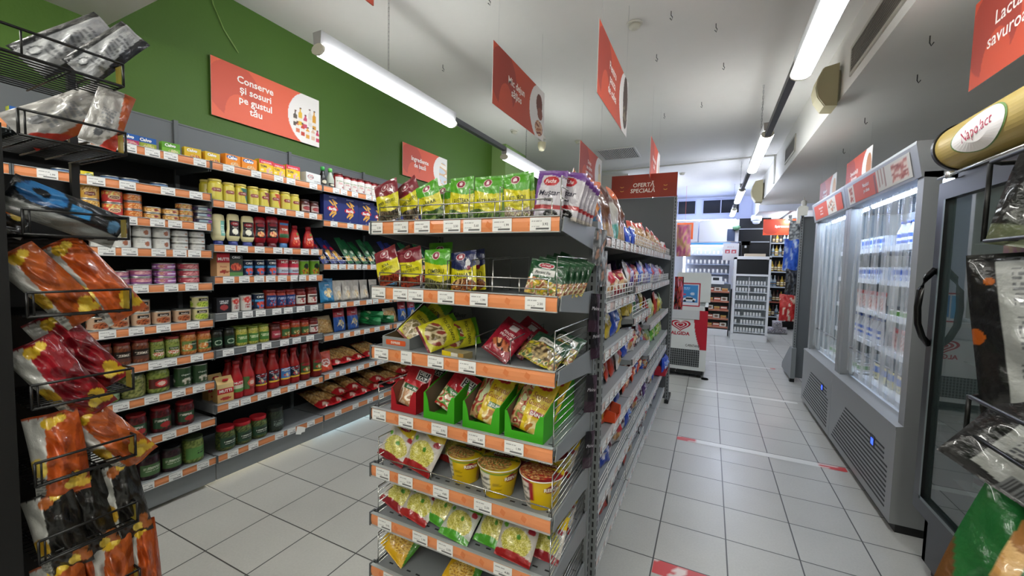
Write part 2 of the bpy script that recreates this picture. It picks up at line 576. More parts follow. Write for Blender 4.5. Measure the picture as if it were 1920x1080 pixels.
# ------------------------------------------------------------------ ceiling lamps
TUBE = pm('tube_light', 'ffffff', .5, emit='f6fbff', es=LAMP)
HOUS = pm('lamp_housing', 'b7b7b7', .4)
TUBE2 = pm('tube_light_strong', 'ffffff', .5, emit='fbfaf4', es=LAMP * 1.7)
TUBE3 = pm('tube_light_cold', 'ffffff', .5, emit='dfe8ff', es=LAMP * 1.8)
def lamp(name, x, y0, y1, z, label, group=None, chain=True, tm=None):
    t = thing(name, label, 'lamp', (x, y0, z), group=group)
    L = y1 - y0
    ob('housing', MB().prism([(-.030, .03), (.030, .03), (.036, .10), (-.036, .10)], 'y', 0, L), HOUS, t)
    prof = [(.050 * math.cos(a), .0 + .032 * math.sin(a)) for a in [2 * PI * k / 12 for k in range(12)]]
    ob('tube', MB().prism(prof, 'y', .02, L - .02), tm or TUBE, t)
    ob('end_cap', MB().prism(prof, 'y', 0, .018), pm('cap_white', 'e6e2d2', .4), t)
    ob('end_cap', MB().prism(prof, 'y', L - .018, L), pm('cap_white', 'e6e2d2', .4), t)
    if chain:
        zc = ZC - z
        for yy in (L * .42,):
            mb = MB().box(-.012, .012, yy - .012, yy + .012, .08, .115)
            for k in range(int((zc - .115) / .028)):
                zz = .115 + k * .028
                if k % 2: mb.tube([(-.005, yy, zz), (-.005, yy, zz + .03), (.005, yy, zz + .03), (.005, yy, zz)], .0016, 4, closed=True)
                else: mb.tube([(0, yy - .005, zz), (0, yy - .005, zz + .03), (0, yy + .005, zz + .03), (0, yy + .005, zz)], .0016, 4, closed=True)
            ob('hanging_chain', mb, pm('chain_metal', '8a8a88', .35, .8), t)
    return t
lamp('tube_lamp', -2.15, 1.71, 3.12, 2.70, 'bright tube lamp hanging from a chain above the green wall, nearest one')
lamp('tube_lamp', -2.15, 4.13, 5.55, 2.66, 'tube lamp farther along the green wall, half hidden behind the spice bags')
lamp('tube_lamp', .40, 1.30, 2.80, 2.55, 'large bright tube lamp at the top edge above the cooler aisle')
lamp('tube_lamp', .40, 4.28, 5.82, 2.66, 'second tube lamp along the cooler aisle, in front of the wall speaker')
lamp('tube_lamp', .40, 7.6, 9.0, 2.74, 'small third tube lamp along the cooler aisle', tm=TUBE3)
lamp('tube_lamp', .40, 9.9, 11.0, 2.72, 'farthest tube lamp, under the dark high windows', tm=TUBE3)
lamp('tube_lamp', -2.15, -1.3, .2, 2.66, 'tube lamp behind the viewpoint above the green wall', chain=False, tm=TUBE2)
lamp('tube_lamp', .40, -1.7, -.2, 2.55, 'tube lamp behind the viewpoint above the cooler aisle', chain=False, tm=TUBE2)
lamp('tube_lamp', -.85, -1.9, -.4, 2.66, 'added middle tube lamp behind the viewpoint', chain=False, tm=TUBE2)  # extra lamp added to brighten the packs that face the camera
lamp('tube_lamp', -1.2, 8.9, 10.3, 2.9, 'tube lamp hidden behind the tall grey panel near the tills', tm=TUBE3)
lamp('tube_lamp', 1.5, 10.6, 11.9, 2.55, 'tube lamp over the bottle shelves at the far end', chain=False)
tag(ob('added_cold_strip', MB().box(-1.1, .5, 11.3, 11.36, 2.64, 2.67), pm('strip_blue', 'ffffff', .5, emit='a8bcff', es=26)), 'added cold bluish light strip hidden behind the white far panels', 'light')  # added out of sight to give the far end its bluish glow
tag(ob('strip_carrier', MB().box(-1.1, .5, 11.3, 11.36, 0, 2.64), WHITEW), 'white partition carrying the added cold light strip', 'partition')
def track(x, y0, y1, z, label):
    o = ob('lamp_track', MB().box(x - .022, x + .022, y0, y1, z + .035, z + .08), pm('track_dark', '55585a', .45)); tag(o, label, 'track')
track(-2.15, 3.12, 4.13, 2.69, 'dark track joining the two lamps by the green wall')
track(.40, 2.80, 4.28, 2.60, 'dark track joining the first two lamps of the cooler aisle')
track(.40, 5.82, 7.6, 2.69, 'dark track between the second and third cooler aisle lamps')
track(.40, 9.0, 9.9, 2.73, 'short dark track before the farthest aisle lamp')

# ------------------------------------------------------------------ red hanging signs
RED1 = 'd2553a'
def sign(name, label, M, W, H, spec, texts, group=None, two=True):
    mb = MB()
    U, V = uvgrid(150, 76)
    sf = plane_surf(W, H, -.002)
    mb.grid(sf(U, V), paint(spec, U, V, 4), smooth=False)
    mb.box(-W / 2, W / 2, -.002, .002, 0, H, col='e2dcd8', skip='f')
    parts = [('board', mb.mesh(name, PC))]
    letter_parts(texts, sf, W, H, parts)
    if name == 'hanging_sign':
        top = (2.86 if M.translation.x > .9 else ZC) - M.translation.z
        for sx_ in (-.42, .42):
            parts.append(('hanging_thread', MB().tube([(sx_ * W, 0, H - .01), (sx_ * W, 0, top)], .0007, 4).mesh('hanging_thread', flat('b8b8b4'))))
    return put(Kind(name, parts, W, H), None, M=M, label=label, cat='sign', group=group)
def _MX(x, y, z, rz): return Matrix.Translation((x, y, z)) @ Matrix.Rotation(rz, 4, 'Z')
def MX(x, y, z, rz): return Matrix.Translation((x, y, z)) @ Matrix.Rotation(rz, 4, 'Z')
def sspec(pic, base='c24c32', dark='a03c2e', ph=0):  # default reds are the less lit tone of the hanging signs
    return [('f', base), ('e', .18, .55, .22, .5, dark), ('e', .22, .1, .12, .4, base), ('e', 1.0, .5, .34, .62, 'e9e4df')] + pic
bot = []
for x_, z_, h_, c_ in ((.735, .42, .26, '5a5048'), (.79, .46, .30, 'e0b43a'), (.845, .44, .22, 'c8506a'), (.895, .50, .30, 'd8d0c8'), (.945, .46, .34, 'd89a2a'), (.76, .30, .16, 'd87a5a'), (.815, .26, .20, 'c8442e'), (.87, .24, .18, 'e0a040'), (.93, .24, .20, 'd8b49a'), (.98, .22, .20, 'c83a5a')):
    bot += [('r', x_ - .02, z_ - .12, x_ + .02, z_ - .12 + h_ * .8, c_), ('e', x_, z_ - .12 + h_ * .8, .02, .04, c_), ('r', x_ - .008, z_ - .12 + h_ * .8, x_ + .008, z_ - .08 + h_, c_), ('r', x_ - .010, z_ - .09 + h_, x_ + .010, z_ - .06 + h_, '6a4a3a'), ('r', x_ - .02, z_ - .04, x_ + .02, z_ + .02, 'e6ddd2')]
sign('wall_sign', 'red and white sign reading Conserve și sosuri pe gustul tău on the green wall', MX(-3.225, 2.14, 2.465, R(90)), .88, .41, sspec(bot, 'e0664a', 'cc5844'),  # paler reds: glare from the nearby lamp mixed into the sign colour
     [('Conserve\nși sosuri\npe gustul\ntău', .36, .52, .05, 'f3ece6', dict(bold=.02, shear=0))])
sign('wall_sign', 'smaller red sign reading Ingrediente de bază farther along the green wall', MX(-3.225, 4.12, 2.45, R(90)), .87, .37, sspec([('n', .9, .45, .1, .4, ['efe6dc', 'd8b48c', 'c9cfd6'], 18)], 'd85c42', 'c25040'),  # reds lightened for glare here as well
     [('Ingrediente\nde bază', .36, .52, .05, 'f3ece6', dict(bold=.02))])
sign('hanging_sign', 'hanging red sign reading Mic dejun sățios', MX(-1.33, 2.82, 2.50, R(90)), .9, .40, sspec([('e', .88, .68, .07, .2, '6e3522'), ('e', .9, .5, .06, .12, '8a4a34'), ('n', .88, .2, .09, .15, ['b56a44', 'd9b08c', '8a4630'], 40)]),
     [('Mic dejun\nsățios', .40, .50, .05, 'f3e6de', dict(bold=.02))])
sign('hanging_sign', 'hanging red sign with a picture of coffee, nearest the right aisle', MX(-.62, 2.74, 2.43, R(90)), .88, .40, sspec([('e', .9, .6, .09, .42, '4a3226'), ('n', .9, .3, .08, .2, ['5a4030', '3c2a20', '7a6a50'], 30)]),
     [('Pentru\npauza\nde cafea', .42, .50, .05, 'f3e6de', dict(bold=.02))])
sign('hanging_sign', 'hanging red sign with three lines of text beside the ceiling vent', MX(-1.23, 4.45, 2.31, R(90)), .9, .40, sspec([('e', .9, .4, .07, .25, 'e3cf9a'), ('e', .88, .7, .05, .15, 'c9b08a')]),
     [('Dulce\nsau sărat\ncum vrei tu', .40, .50, .04, 'f3e6de', dict(bold=.02))])
sign('hanging_sign', 'narrow-looking hanging red sign in front of the special offer board', MX(-.62, 4.9, 2.40, R(90)), .82, .42, sspec([('e', .9, .5, .08, .3, 'cdb9a8')]),
     [('Momente\ndulci', .40, .50, .05, 'f3e6de', dict(bold=.02))])
sign('hanging_sign', 'big red sign reading Lactate savuroase in the top right corner', MX(1.12, 2.42, 2.37, R(-90)), .9, .42, sspec([]),
     [('Lactate\nsavuroase', .34, .52, .062, 'f3e6de', dict(bold=.01))])
sign('special_offer_board', 'dark red board reading OFERTĂ SPECIALĂ on top of the grey end panel', MX(-.69, 4.585, 2.20, 0), .68, .25, [('f', '9c3420'), ('e', .15, .9, .2, .6, '8e3526'), ('e', .9, .1, .15, .5, '933424')],
     [('OFERTĂ\nSPECIALĂ', .5, .46, .042, 'efe3d6', dict(bold=.02, shear=.12)), ('⌣\n⌣', .17, .4, .03, 'e6b04a', dict(bold=.03)), ('⌣\n⌣', .83, .4, .03, 'e6b04a', dict(bold=.03))])
sign('hanging_sign', 'red sign half hidden above the far cooler, the nearer of two', MX(1.30, 5.3, 2.28, R(-90)), .8, .36, sspec([('e', .9, .5, .09, .35, 'b9794e')]), [('Specialități\nafumate', .36, .5, .04, 'f3e6de', dict(bold=.02))])
sign('hanging_sign', 'red sign half hidden above the far cooler, the farther of two', MX(1.30, 6.5, 2.28, R(-90)), .8, .36, sspec([('e', .9, .5, .09, .35, 'c9a070')]), [('Salamuri\nși cârnați', .36, .5, .04, 'f3e6de', dict(bold=.02))])
sign('hanging_sign', 'orange-red drinks sign with pictured bottles above the far bottle shelves', MX(1.52, 11.0, 2.25, 0), .95, .36, [('f', 'd2502e'), ('e', .16, .55, .2, .5, 'b84430'), ('e', .98, .5, .34, .62, 'd9dce4'), ('r', .74, .3, .78, .7, '2a2a30'), ('r', .84, .3, .89, .6, 'c8644a'), ('r', .93, .3, .97, .66, '8a3030')],
     [('Spirtoase', .38, .52, .05, 'f3e6de', dict(bold=.02))])
tag(ob('orange_square_sign', MB().tube([(-.58, 10.305, 2.49), (-.58, 10.305, ZC)], .002, 4).box(-.75, -.40, 10.3, 10.31, 2.12, 2.5), pm('sign_orange', 'e2602a', .5)), 'plain orange square sign hanging before the white far panels', 'sign')
tag(ob('hanging_sign', MB().tube([(-1.347, .9, 2.79), (-1.347, .9, 2.80)], .002, 4).box(-1.35, -1.345, .55, 1.35, 2.545, 2.8), flat('c8503a')), 'corner of a red sign at the top edge of the picture', 'sign')

# ------------------------------------------------------------------ ceiling fittings
def vent(name, loc, rot, W, H, n, label, fr='c9c6c0', dk='4a4844'):
    t = thing(name, label, 'vent'); t.matrix_world = Matrix.Translation(loc) @ rot
    e = .025
    ob('frame', MB().box(0, W, 0, e, -.012, 0).box(0, W, H - e, H, -.012, 0).box(0, e, e, H - e, -.012, 0).box(W - e, W, e, H - e, -.012, 0), flat(fr), t)
    ob('backing', MB().box(e, W - e, e, H - e, -.003, -.001), flat(dk, .8), t)
    mb = MB()
    for i in range(n):
        x = e + (W - 2 * e) * (i + .5) / n
        mb.box(x - .003, x + .003, e, H - e, -.012, -.003)
    tag(ob('louvre', mb, flat('d8d5ce' if 'ceiling' in name else '6e675c'), t), kind='stuff')
    return t
vent('ceiling_vent', (-1.80, 6.68, ZC), Matrix.Identity(4), .64, .68, 22, 'square slatted air vent in the ceiling behind the hanging signs')
Rw = Matrix(((0, 0, 1, 0), (1, 0, 0, 0), (0, 1, 0, 0), (0, 0, 0, 1)))
vent('soffit_grille', (.885, 2.1, 2.93), Matrix(((0, 0, 1, 0), (0, 1, 0, 0), (1, 0, 0, 0), (0, 0, 0, 1))) @ Matrix.Identity(4), .22, 1.85, 9, 'long slatted grille in the soffit above the coolers', 'a9a496', '4c4640')
vent('soffit_grille', (.885, 6.2, 2.95), Matrix(((0, 0, 1, 0), (0, 1, 0, 0), (1, 0, 0, 0), (0, 0, 0, 1))), .22, .75, 9, 'small square grille in the soffit, farther along', 'a9a496', '4c4640')
def speaker(y, z, s, label):
    t = thing('wall_speaker', label, 'speaker', (.885, y, z))
    n = 8
    prof = [(-.02, -.17), (-.10, -.16), (-.15, -.08), (-.165, 0), (-.15, .08), (-.12, .15), (-.02, .17)]
    ob('speaker_body', MB().prism([(a * s, b * s) for a, b in prof], 'y', -.10 * s, .10 * s), flat('a39a78', .55), t)
    ob('bracket', MB().box(-.02 * s, 0, -.06, .06, -.12 * s, .12 * s), flat('8d876c'), t)
    ob('speaker_grille', MB().prism([((a - .006) * s, b * s) for a, b in prof[1:6]] + [((a - .001) * s, b * s) for a, b in prof[5:0:-1]], 'y', -.085 * s, .085 * s), flat('b5ad8c', .7), t)
speaker(4.3, 2.98, 1.0, 'beige box speaker on the soffit beside the long grille')
speaker(9.6, 3.02, 1.3, 'beige speaker at the far end of the soffit')
def hook(x, y, z, label, l=.06):
    tag(ob('ceiling_hook', MB().tube([(x, y, z), (x, y, z - l * .5), (x + .01, y + .006, z - l * .7), (x + .004, y + .012, z - l), (x - .008, y, z - l * .8)], .003, 5), flat('3a3a36')), label, 'hook', 'wire hooks in the ceiling')
for i, (x, y) in enumerate(((-.35, 3.3), (-.52, 3.9), (-.05, 3.6), (.02, 4.3), (-.18, 5.2), (-1.5, 2.6), (-1.9, 2.3), (-.6, 5.4), (-2.4, 3.3), (-2.1, 4.4), (-.15, 2.5), (-.55, 2.8))):
    hook(x, y, ZC, 'small dark wire hook sticking out of the grey ceiling')
for i, (x, y) in enumerate(((1.1, 3.3), (1.25, 3.9), (1.2, 4.8), (1.3, 5.9), (1.25, 2.7), (1.45, 3.4))):
    tag(ob('ceiling_hook', MB().tube([(x, y, 2.86), (x, y, 2.82), (x + .012, y + .01, 2.805), (x + .02, y, 2.82)], .0035, 5), flat('2c2b27')), 'small dark wire hook under the low soffit above the coolers', 'hook', 'wire hooks under the soffit')
def detector(x, y, label):
    t = thing('smoke_detector', label, 'detector', (x, y, ZC))
    ob('base_plate', MB().lathe([(.06, -.012), (.06, 0)], 20), flat('c8c5b8'), t)
    ob('sensor_head', MB().lathe([(.02, -.045), (.04, -.035), (.045, -.012)], 20), flat('bdb9a8'), t)
detector(-.62, 3.35, 'round smoke detector behind the coffee sign'); detector(-2.6, 5.3, 'round detector on the ceiling near the green pillar'); detector(-.6, 8.9, 'round detector near the far end of the ceiling'); detector(-1.9, 6.1, 'round white detector left of the ceiling vent')
t = thing('spot_lamp', 'small cream bell-shaped fitting on a drop wire below the ceiling', 'fitting', (-2.05, 5.0, 2.98))
ob('shade', MB().lathe([(.03, -.04), (.05, .0), (.055, .06), (.03, .075)], 16), flat('b9b294'), t); ob('canopy', MB().lathe([(.05, .1), (.045, .14), (.02, .16)], 16), flat('b5b2a6'), t)
ob('drop_wire', MB().tube([(0, 0, .07), (0, 0, ZC - 2.98)], .003, 5), flat('6a6a66'), t)
tag(ob('loose_cable', MB().tube([(XL + .012, 1.72 + .006 * k, 3.3 - .03 * k + 0) for k in range(3)] + [(XL + .012, 1.76, 3.18), (XL + .012, 1.80, 3.1), (XL + .012, 1.9, 2.98)], .004, 5), flat('7f9a52')), 'thin loose cable on the green wall at the top', 'cable')
t = thing('dome_camera', 'white dome security camera at the far end', 'camera', (.925, 11.3, 2.61))
ob('mount', MB().lathe([(.11, .0), (.12, .1), (.1, .14)], 20), flat('dfe3ee'), t); ob('dome', MB().lathe([(.03, -.08), (.07, -.06), (.09, 0)], 20), flat('c9cfe0', .15), t)
tag(ob('ceiling_spotlight', MB().lathe([(.04, -.08), (.045, .06), (.02, .08)], 14, cx=1.55, cy=9.5).tube([(1.55, 9.5, .07), (1.55, 9.5, .14)], .01), flat('c9c3b2')), 'small cream spotlight under the far soffit', 'spotlight').location = (0, 0, 2.72)

# ------------------------------------------------------------------ price tags and shelf rails
def tagmesh(seed, price=None, w=.068, h=.0405):
    mb = MB(); U, V = uvgrid(30, 16)
    sf = plane_surf(w, h, 0)
    mb.grid(sf(U, V), paint([('f', 'e9e9e6'), ('t', .08, .7, .6, .92, 2, '8a8a8a'), ('r', .3, .1, .92, .24, '5a5a5a'), ('t', .1, .3, .5, .42, 1, 'aaaaaa')], U, V, seed), smooth=False)
    if price: add_text(mb, sf, w, h, price, .74, .5, .0075, off=.0004, col='2e2e2e', bold=.01)
    mb.box(-w / 2, w / 2, .0, .0006, 0, h, col='e0e0dd', skip='f')
    return mb.mesh('price_tag', PG)
TAGS = [tagmesh(3, '2.50'), tagmesh(5, '3.92'), tagmesh(8, '4.80'), tagmesh(11, '5.60'), tagmesh(14, '1.99')]
TAGB = tagmesh(20, None, .05, .05)
rnd = random.Random(5)
DIAM = []
def rail(parent, L, axis_rot, loc, tags, style='orange', h=.045, hero=False):
    """price rail along local x, front facing local -y; loc = top left front corner in parent space"""
    mb = MB()
    n = max(8, int(L / .02))
    U, V = uvgrid(n, 4)
    P = np.stack([U * L, -.004 * np.sin(PI * V) - .001, -h + V * h], -1)
    cols = {'orange': 'e0905f', 'grey': '6e7274', 'pink': 'd0b4aa', 'silver': 'a9aaaa'}[style]  # pink: orange rails with their glare mixed into the colour
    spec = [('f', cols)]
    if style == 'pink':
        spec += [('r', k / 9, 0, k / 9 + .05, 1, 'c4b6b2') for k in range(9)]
    mb.grid(P, paint(spec, U, V, 2), smooth=False)
    mb.box(0, L, 0, .006, -h, 0, col='6f7375', skip='f')
    mb.box(0, L, -.007, .006, -.002, .001, col='a9adad')
    mb.box(0, L, -.007, .006, -h - .002, -h + .001, col='a9adad')
    if hero:
        for k in range(int(L / .075)):
            x = .05 + k * .075
            a = Vector((x, -.0056, -h / 2))
            mb.add([a + Vector((-.011, 0, -.003)), a + Vector((.004, 0, -.013)), a + Vector((.011, 0, .003)), a + Vector((-.004, 0, .013))], [(0, 1, 2, 3)], col='d67c48')
    o = ob('price_rail', mb, PG, parent, loc, axis_rot)
    for (x, kk) in tags:
        tg = link('price_tag', TAGS[kk % 5] if kk >= 0 else TAGB, parent)
        m = Matrix.Rotation(axis_rot, 4, 'Z')
        tg.matrix_local = Matrix.Translation(Vector(loc) + (m @ Vector((x, -.0065, -h + .0022 if kk >= 0 else -h - .004)))) @ m
        if rnd.random() < .0: pass
def autotags(L, n, lo=.04):
    n = min(8, int(n * 1.1 + 1))
    out = []
    x = lo + rnd.random() * .03
    step = (L - .08) / n
    for k in range(n):
        out.append((min(L - .035, .04 + step * (k + .5) + rnd.uniform(-.25, .25) * step), rnd.randrange(5)))
    return out

# ------------------------------------------------------------------ the wall shelving, one bay a thing
ZA = [2.045, 1.847, 1.664, 1.498, 1.298, 1.068, .865, .673, .438, .183]
ZB = [2.045, 1.815, 1.537, 1.336, 1.10, .865, .511, .183]
ZCB = [2.045, 1.772, 1.422, 1.103, .839, .52, .183]
BLK = pm('back_black', '17191a', .6)
def wall_bay(y0, y1, zs, label, tagn, styles, fence=()):
    t = thing('wall_shelving_bay', label, 'shelving', (-3.2, (y0 + y1) / 2, 0))
    L = y1 - y0; h = L / 2
    ob('back_panel', MB().box(0, .012, -h + .004, h - .004, 0.02, 2.05), BLK, t)
    ob('top_panel', MB().box(0, .014, -h + .006, h - .006, 2.05, 2.33).box(.014, .018, -h + .006, h - .006, 2.32, 2.33), GREYP, t)
    for s in (-1, 1):
        ob('upright', MB().box(.0, .03, s * h - (.012 if s > 0 else 0), s * h + (0 if s > 0 else .012), 0.02, 2.34), GREYD, t)
    for i, z in enumerate(zs):
        base = i == len(zs) - 1
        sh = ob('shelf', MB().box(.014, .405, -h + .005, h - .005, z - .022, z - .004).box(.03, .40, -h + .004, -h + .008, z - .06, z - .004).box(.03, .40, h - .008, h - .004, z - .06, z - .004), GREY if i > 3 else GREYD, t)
        if base: ob('kick_board', MB().box(.38, .40, -h + .003, h - .003, .022, z - .05), GREYD if 0 else GREY, t)
        rail(sh, L - .014, R(90), (.41, -h + .007, z), autotags(L, tagn[i]), styles.get(i, 'orange'))
        ob('rail_end', MB().box(.385, .418, -h + .001, -h + .007, z - .05, z + .002), GREYD, sh)
        ob('rail_end', MB().box(.385, .418, h - .007, h - .001, z - .05, z + .002), GREYD, sh)
        if i in fence:
            ob('wire_fence', wire_fence([(.40, -h + .03), (.40, h - .03)], z, .06, 2, .1, .002), CHROME, t)
    return t
def wire_fence(path, z, hgt, rows, step, r=.002):
    mb = MB()
    for k in range(rows):
        zz = z + hgt * (k + 1) / rows
        mb.tube([(p[0], p[1], zz) for p in path], r)
    for a, b in zip(path[:-1], path[1:]):
        a = Vector(a); b = Vector(b); n = max(1, round((b - a).length / step))
        for i in range(n + 1):
            p = a.lerp(b, i / n)
            mb.tube([(p.x, p.y, z - .004), (p.x, p.y, z + hgt)], r)
    return mb
wall_bay(-.14, .66, ZA, 'wall shelving bay mostly hidden behind the black crisps rack', [3] * 10, {})
wall_bay(.66, 1.46, ZA, 'ten-shelf wall bay of tins and jars beside the black crisps rack', [6, 4, 6, 6, 5, 4, 5, 5, 4, 5], {})
wall_bay(1.46, 2.26, ZB, 'wall bay of sauces, mustard and mayonnaise in the middle', [4, 5, 6, 7, 6, 5, 6, 4], {4: 'grey', 5: 'grey'})
wall_bay(2.26, 3.06, ZCB, 'wall bay of pasta and flour beyond the sauces', [5, 4, 7, 5, 5, 6, 3], {}, (2,))
wall_bay(3.06, 3.86, ZCB, 'wall bay partly hidden behind the grey spice stand', [5, 5, 6, 5, 5, 5, 3], {}, (2,))
wall_bay(3.86, 4.66, ZCB, 'farthest wall bay, almost hidden behind the spice stand', [5, 5, 6, 5, 5, 5, 3], {})
tag(ob('light_strip', MB().box(-2.93, -2.91, 1.47, 2.25, .004, .014), pm('strip_warm', 'ffffff', .5, emit='fff4d8', es=14)), 'thin warm light strip under the sauce bay', 'light')
tag(ob('light_strip', MB().box(-2.93, -2.91, 2.27, 3.05, .004, .014), pm('strip_cold', 'ffffff', .5, emit='d8f4ff', es=20)), 'thin cold light strip under the pasta bay', 'light')
tg = thing('torn_price_tag', 'torn white paper tag hanging crookedly from the bottom rail under the sauces', 'tag', (-2.765, 2.03, .13))
ob('paper', MB().add([(0, -.035, .0), (.012, .0, -.01), (.004, .03, .035), (.0, .0, .05), (-.004, -.02, .055)], [(0, 1, 2, 3, 4)]).add([(.003, -.01, .0), (.016, .03, -.0), (.01, .04, .03), (.002, .0, .045)], [(0, 1, 2, 3)]), flat('e6e6e2'), tg)

# ------------------------------------------------------------------ the grey spice stand (end cap)
EX0, EX1, EY0, EY1 = -1.15, -.40, 1.15, 1.56
EZ = [1.605, 1.364, 1.135, .897, .672, .475, .265]
SLOT = pm('slot_dark', '202223', .7)
def upright(parent, x0, x1, y0, y1, z0, z1, face='y', name='upright'):
    """slotted post: body + dark slots on its -y and +x faces"""
    mb = MB().box(x0, x1, y0, y1, z0, z1, 0)
    z = z0 + .03
    while z < z1 - .04:
        mb.box((x0 + x1) / 2 - .0035, (x0 + x1) / 2 + .0035, y0 - .0008, y0 + .001, z, z + .022, 1)
        mb.box(x1 - .001, x1 + .0008, (y0 + y1) / 2 - .004, (y0 + y1) / 2 + .004, z, z + .022, 1)
        z += .035
    return ob(name, mb, [GREY, SLOT], parent)
ec = thing('spice_stand', 'grey end-of-aisle shelf stand with orange price rails and wire fences', 'shelving', ((EX0 + EX1) / 2, EY1, 0))
ec.location = (0, 0, 0)
ob('back_panel', MB().box(EX0 + .02, EX1 - .02, EY1, EY1 + .015, .02, 1.60), pm('stand_panel', '8d9193', .5, var=.04), ec)
upright(ec, EX0 - .0, EX0 + .03, EY1 - .005, EY1 + .05, .0, 1.63)
upright(ec, EX1 - .028, EX1 + .004, EY1 - .005, EY1 + .05, .0, 1.63)
etags = [[(.02, 0), (.14, 1), (.235, 2), (.36, 0), (.44, 3), (.55, 4), (.68, 1)], [(.035, 1), (.14, 2), (.21, 3), (.34, 0), (.47, 4), (.67, 0)],
         [(.05, 2), (.17, -1), (.30, 3), (.43, 1)], [(.04, 0), (.17, 2), (.32, 1), (.47, 3), (.61, 4)], [(.06, 3), (.17, 0), (.33, 2), (.50, 0)],
         [(.07, 1), (.24, 4), (.35, 0), (.58, 2)], [(.1, 1), (.3, 2), (.5, 3)]]
for i, z in enumerate(EZ):
    mb = MB().box(EX0 + .006, EX1 - .006, EY0 + .01, EY1, z - .03, z - .012)
    for k in range(16):
        x = EX0 + .05 + k * .044
        mb.box(x, x + .018, EY0 + .045, EY0 + .051, z - .0122, z - .0112, 1)
        mb.box(x, x + .018, EY1 - .06, EY1 - .054, z - .0122, z - .0112, 1)
    sh = ob('shelf', mb, [GREY, SLOT], ec)
    for x in (EX0, EX1 - .004):
        ob('side_bracket', MB().prism([(EY0 + .008, z - .045), (EY0 + .02, z), (EY1, z), (EY1, z - .10), (EY1 - .06, z - .085)], 'x', x, x + .004), GREY, sh)
    if i < 6 or 1:
        rail(sh, EX1 - EX0 - .01, 0, (EX0 + .003, EY0, z), etags[i], 'orange', .047, hero=True)
        ob('rail_end', MB().box(EX0 - .004, EX0 + .003, EY0 - .008, EY0 + .02, z - .05, z + .003), GREYD, sh)
# fences: shelf index, height, rows, right and left side wires
def fence(path, z, hgt, rows, step=.1, r=.0022): ob('wire_fence', wire_fence(path, z, hgt, rows, step, r), CHROME, ec)
a, b, c = EX0 + .02, EX1 - .02, EY0 + .018
fence([(a, EY1 - .05), (a, c), (EX1 - .04, c)], EZ[0] - .012, .066, 2, .093)
fence([(a, EY1 - .05), (a, c), (EX1 - .045, c)], EZ[1] - .012, .062, 2, .093)
def side_panel(x, y0, y1, z0, z1, rows, dz=0.0, cols=1):
    mb = MB()
    mb.tube([(x, y0, z0), (x, y0, z1), (x, y1, z1 - dz), (x, y1, z0 - dz * 0)], .0024)
    for k in range(rows):
        f = k / rows
        mb.tube([(x, y0, z0 + (z1 - z0) * f), (x, y1, z0 + (z1 - dz - z0) * f)], .0019)
    for k in range(1, cols):
        y = y0 + (y1 - y0) * k / cols
        mb.tube([(x, y, z0), (x, y, z1)], .0019)
    ob('side_wires', mb, CHROME, ec)
side_panel(EX1 - .012, c, EY1 - .06, EZ[0] - .008, EZ[0] + .12, 4)
side_panel(EX1 - .018, c, EY1 - .06, EZ[1] - .008, EZ[1] + .12, 4)
side_panel(EX1 - .018, c, EY1 - .02, EZ[2] - .006, EZ[2] + .12, 5)
side_panel(EX1 - .014, c, EY1 - .01, EZ[3] - .006, EZ[3] + .14, 6)
side_panel(EX0 + .018, c, EY1 - .05, EZ[3] - .006, EZ[3] + .085, 3)
side_panel(EX1 - .012, c, EY1 - .01, EZ[4] - .006, EZ[4] + .13, 6)
side_panel(EX0 + .018, c, EY1 - .01, EZ[4] - .006, EZ[4] + .10, 3)
side_panel(EX1 - .012, c, EY1 - .01, EZ[5] - .006, EZ[5] + .13, 6)
side_panel(EX0 + .018, c, EY1 - .01, EZ[5] - .006, EZ[5] + .10, 5)
side_panel(EX1 - .012, c, EY1 - .01, EZ[6] - .006, EZ[6] + .12, 6)
side_panel(EX0 + .018, c, EY1 - .01, EZ[6] - .006, EZ[6] + .12, 8)
fence([(a + .02, c), (b, c)], EZ[4] - .012, .033, 1, .22)
for (x, z, hh) in ((-.70, EZ[2], .075), (-.57, EZ[2], .075), (-.93, EZ[1], .1), (-.82, EZ[1], .1), (-.72, EZ[1], .105), (-.64, EZ[1], .105), (-1.04, EZ[0], .08), (-.95, EZ[0], .08), (-.84, EZ[0], .10), (-.735, EZ[0], .10), (-.62, EZ[0], .10), (-1.03, EZ[1], .08)):
    o = ob('wire_divider', MB().tube([(x, c + .002, z - .01), (x, c + .002, z + hh), (x, EY1 - .1, z + hh + .02), (x, EY1 - .1, z - .01)], .002), CHROME, ec)

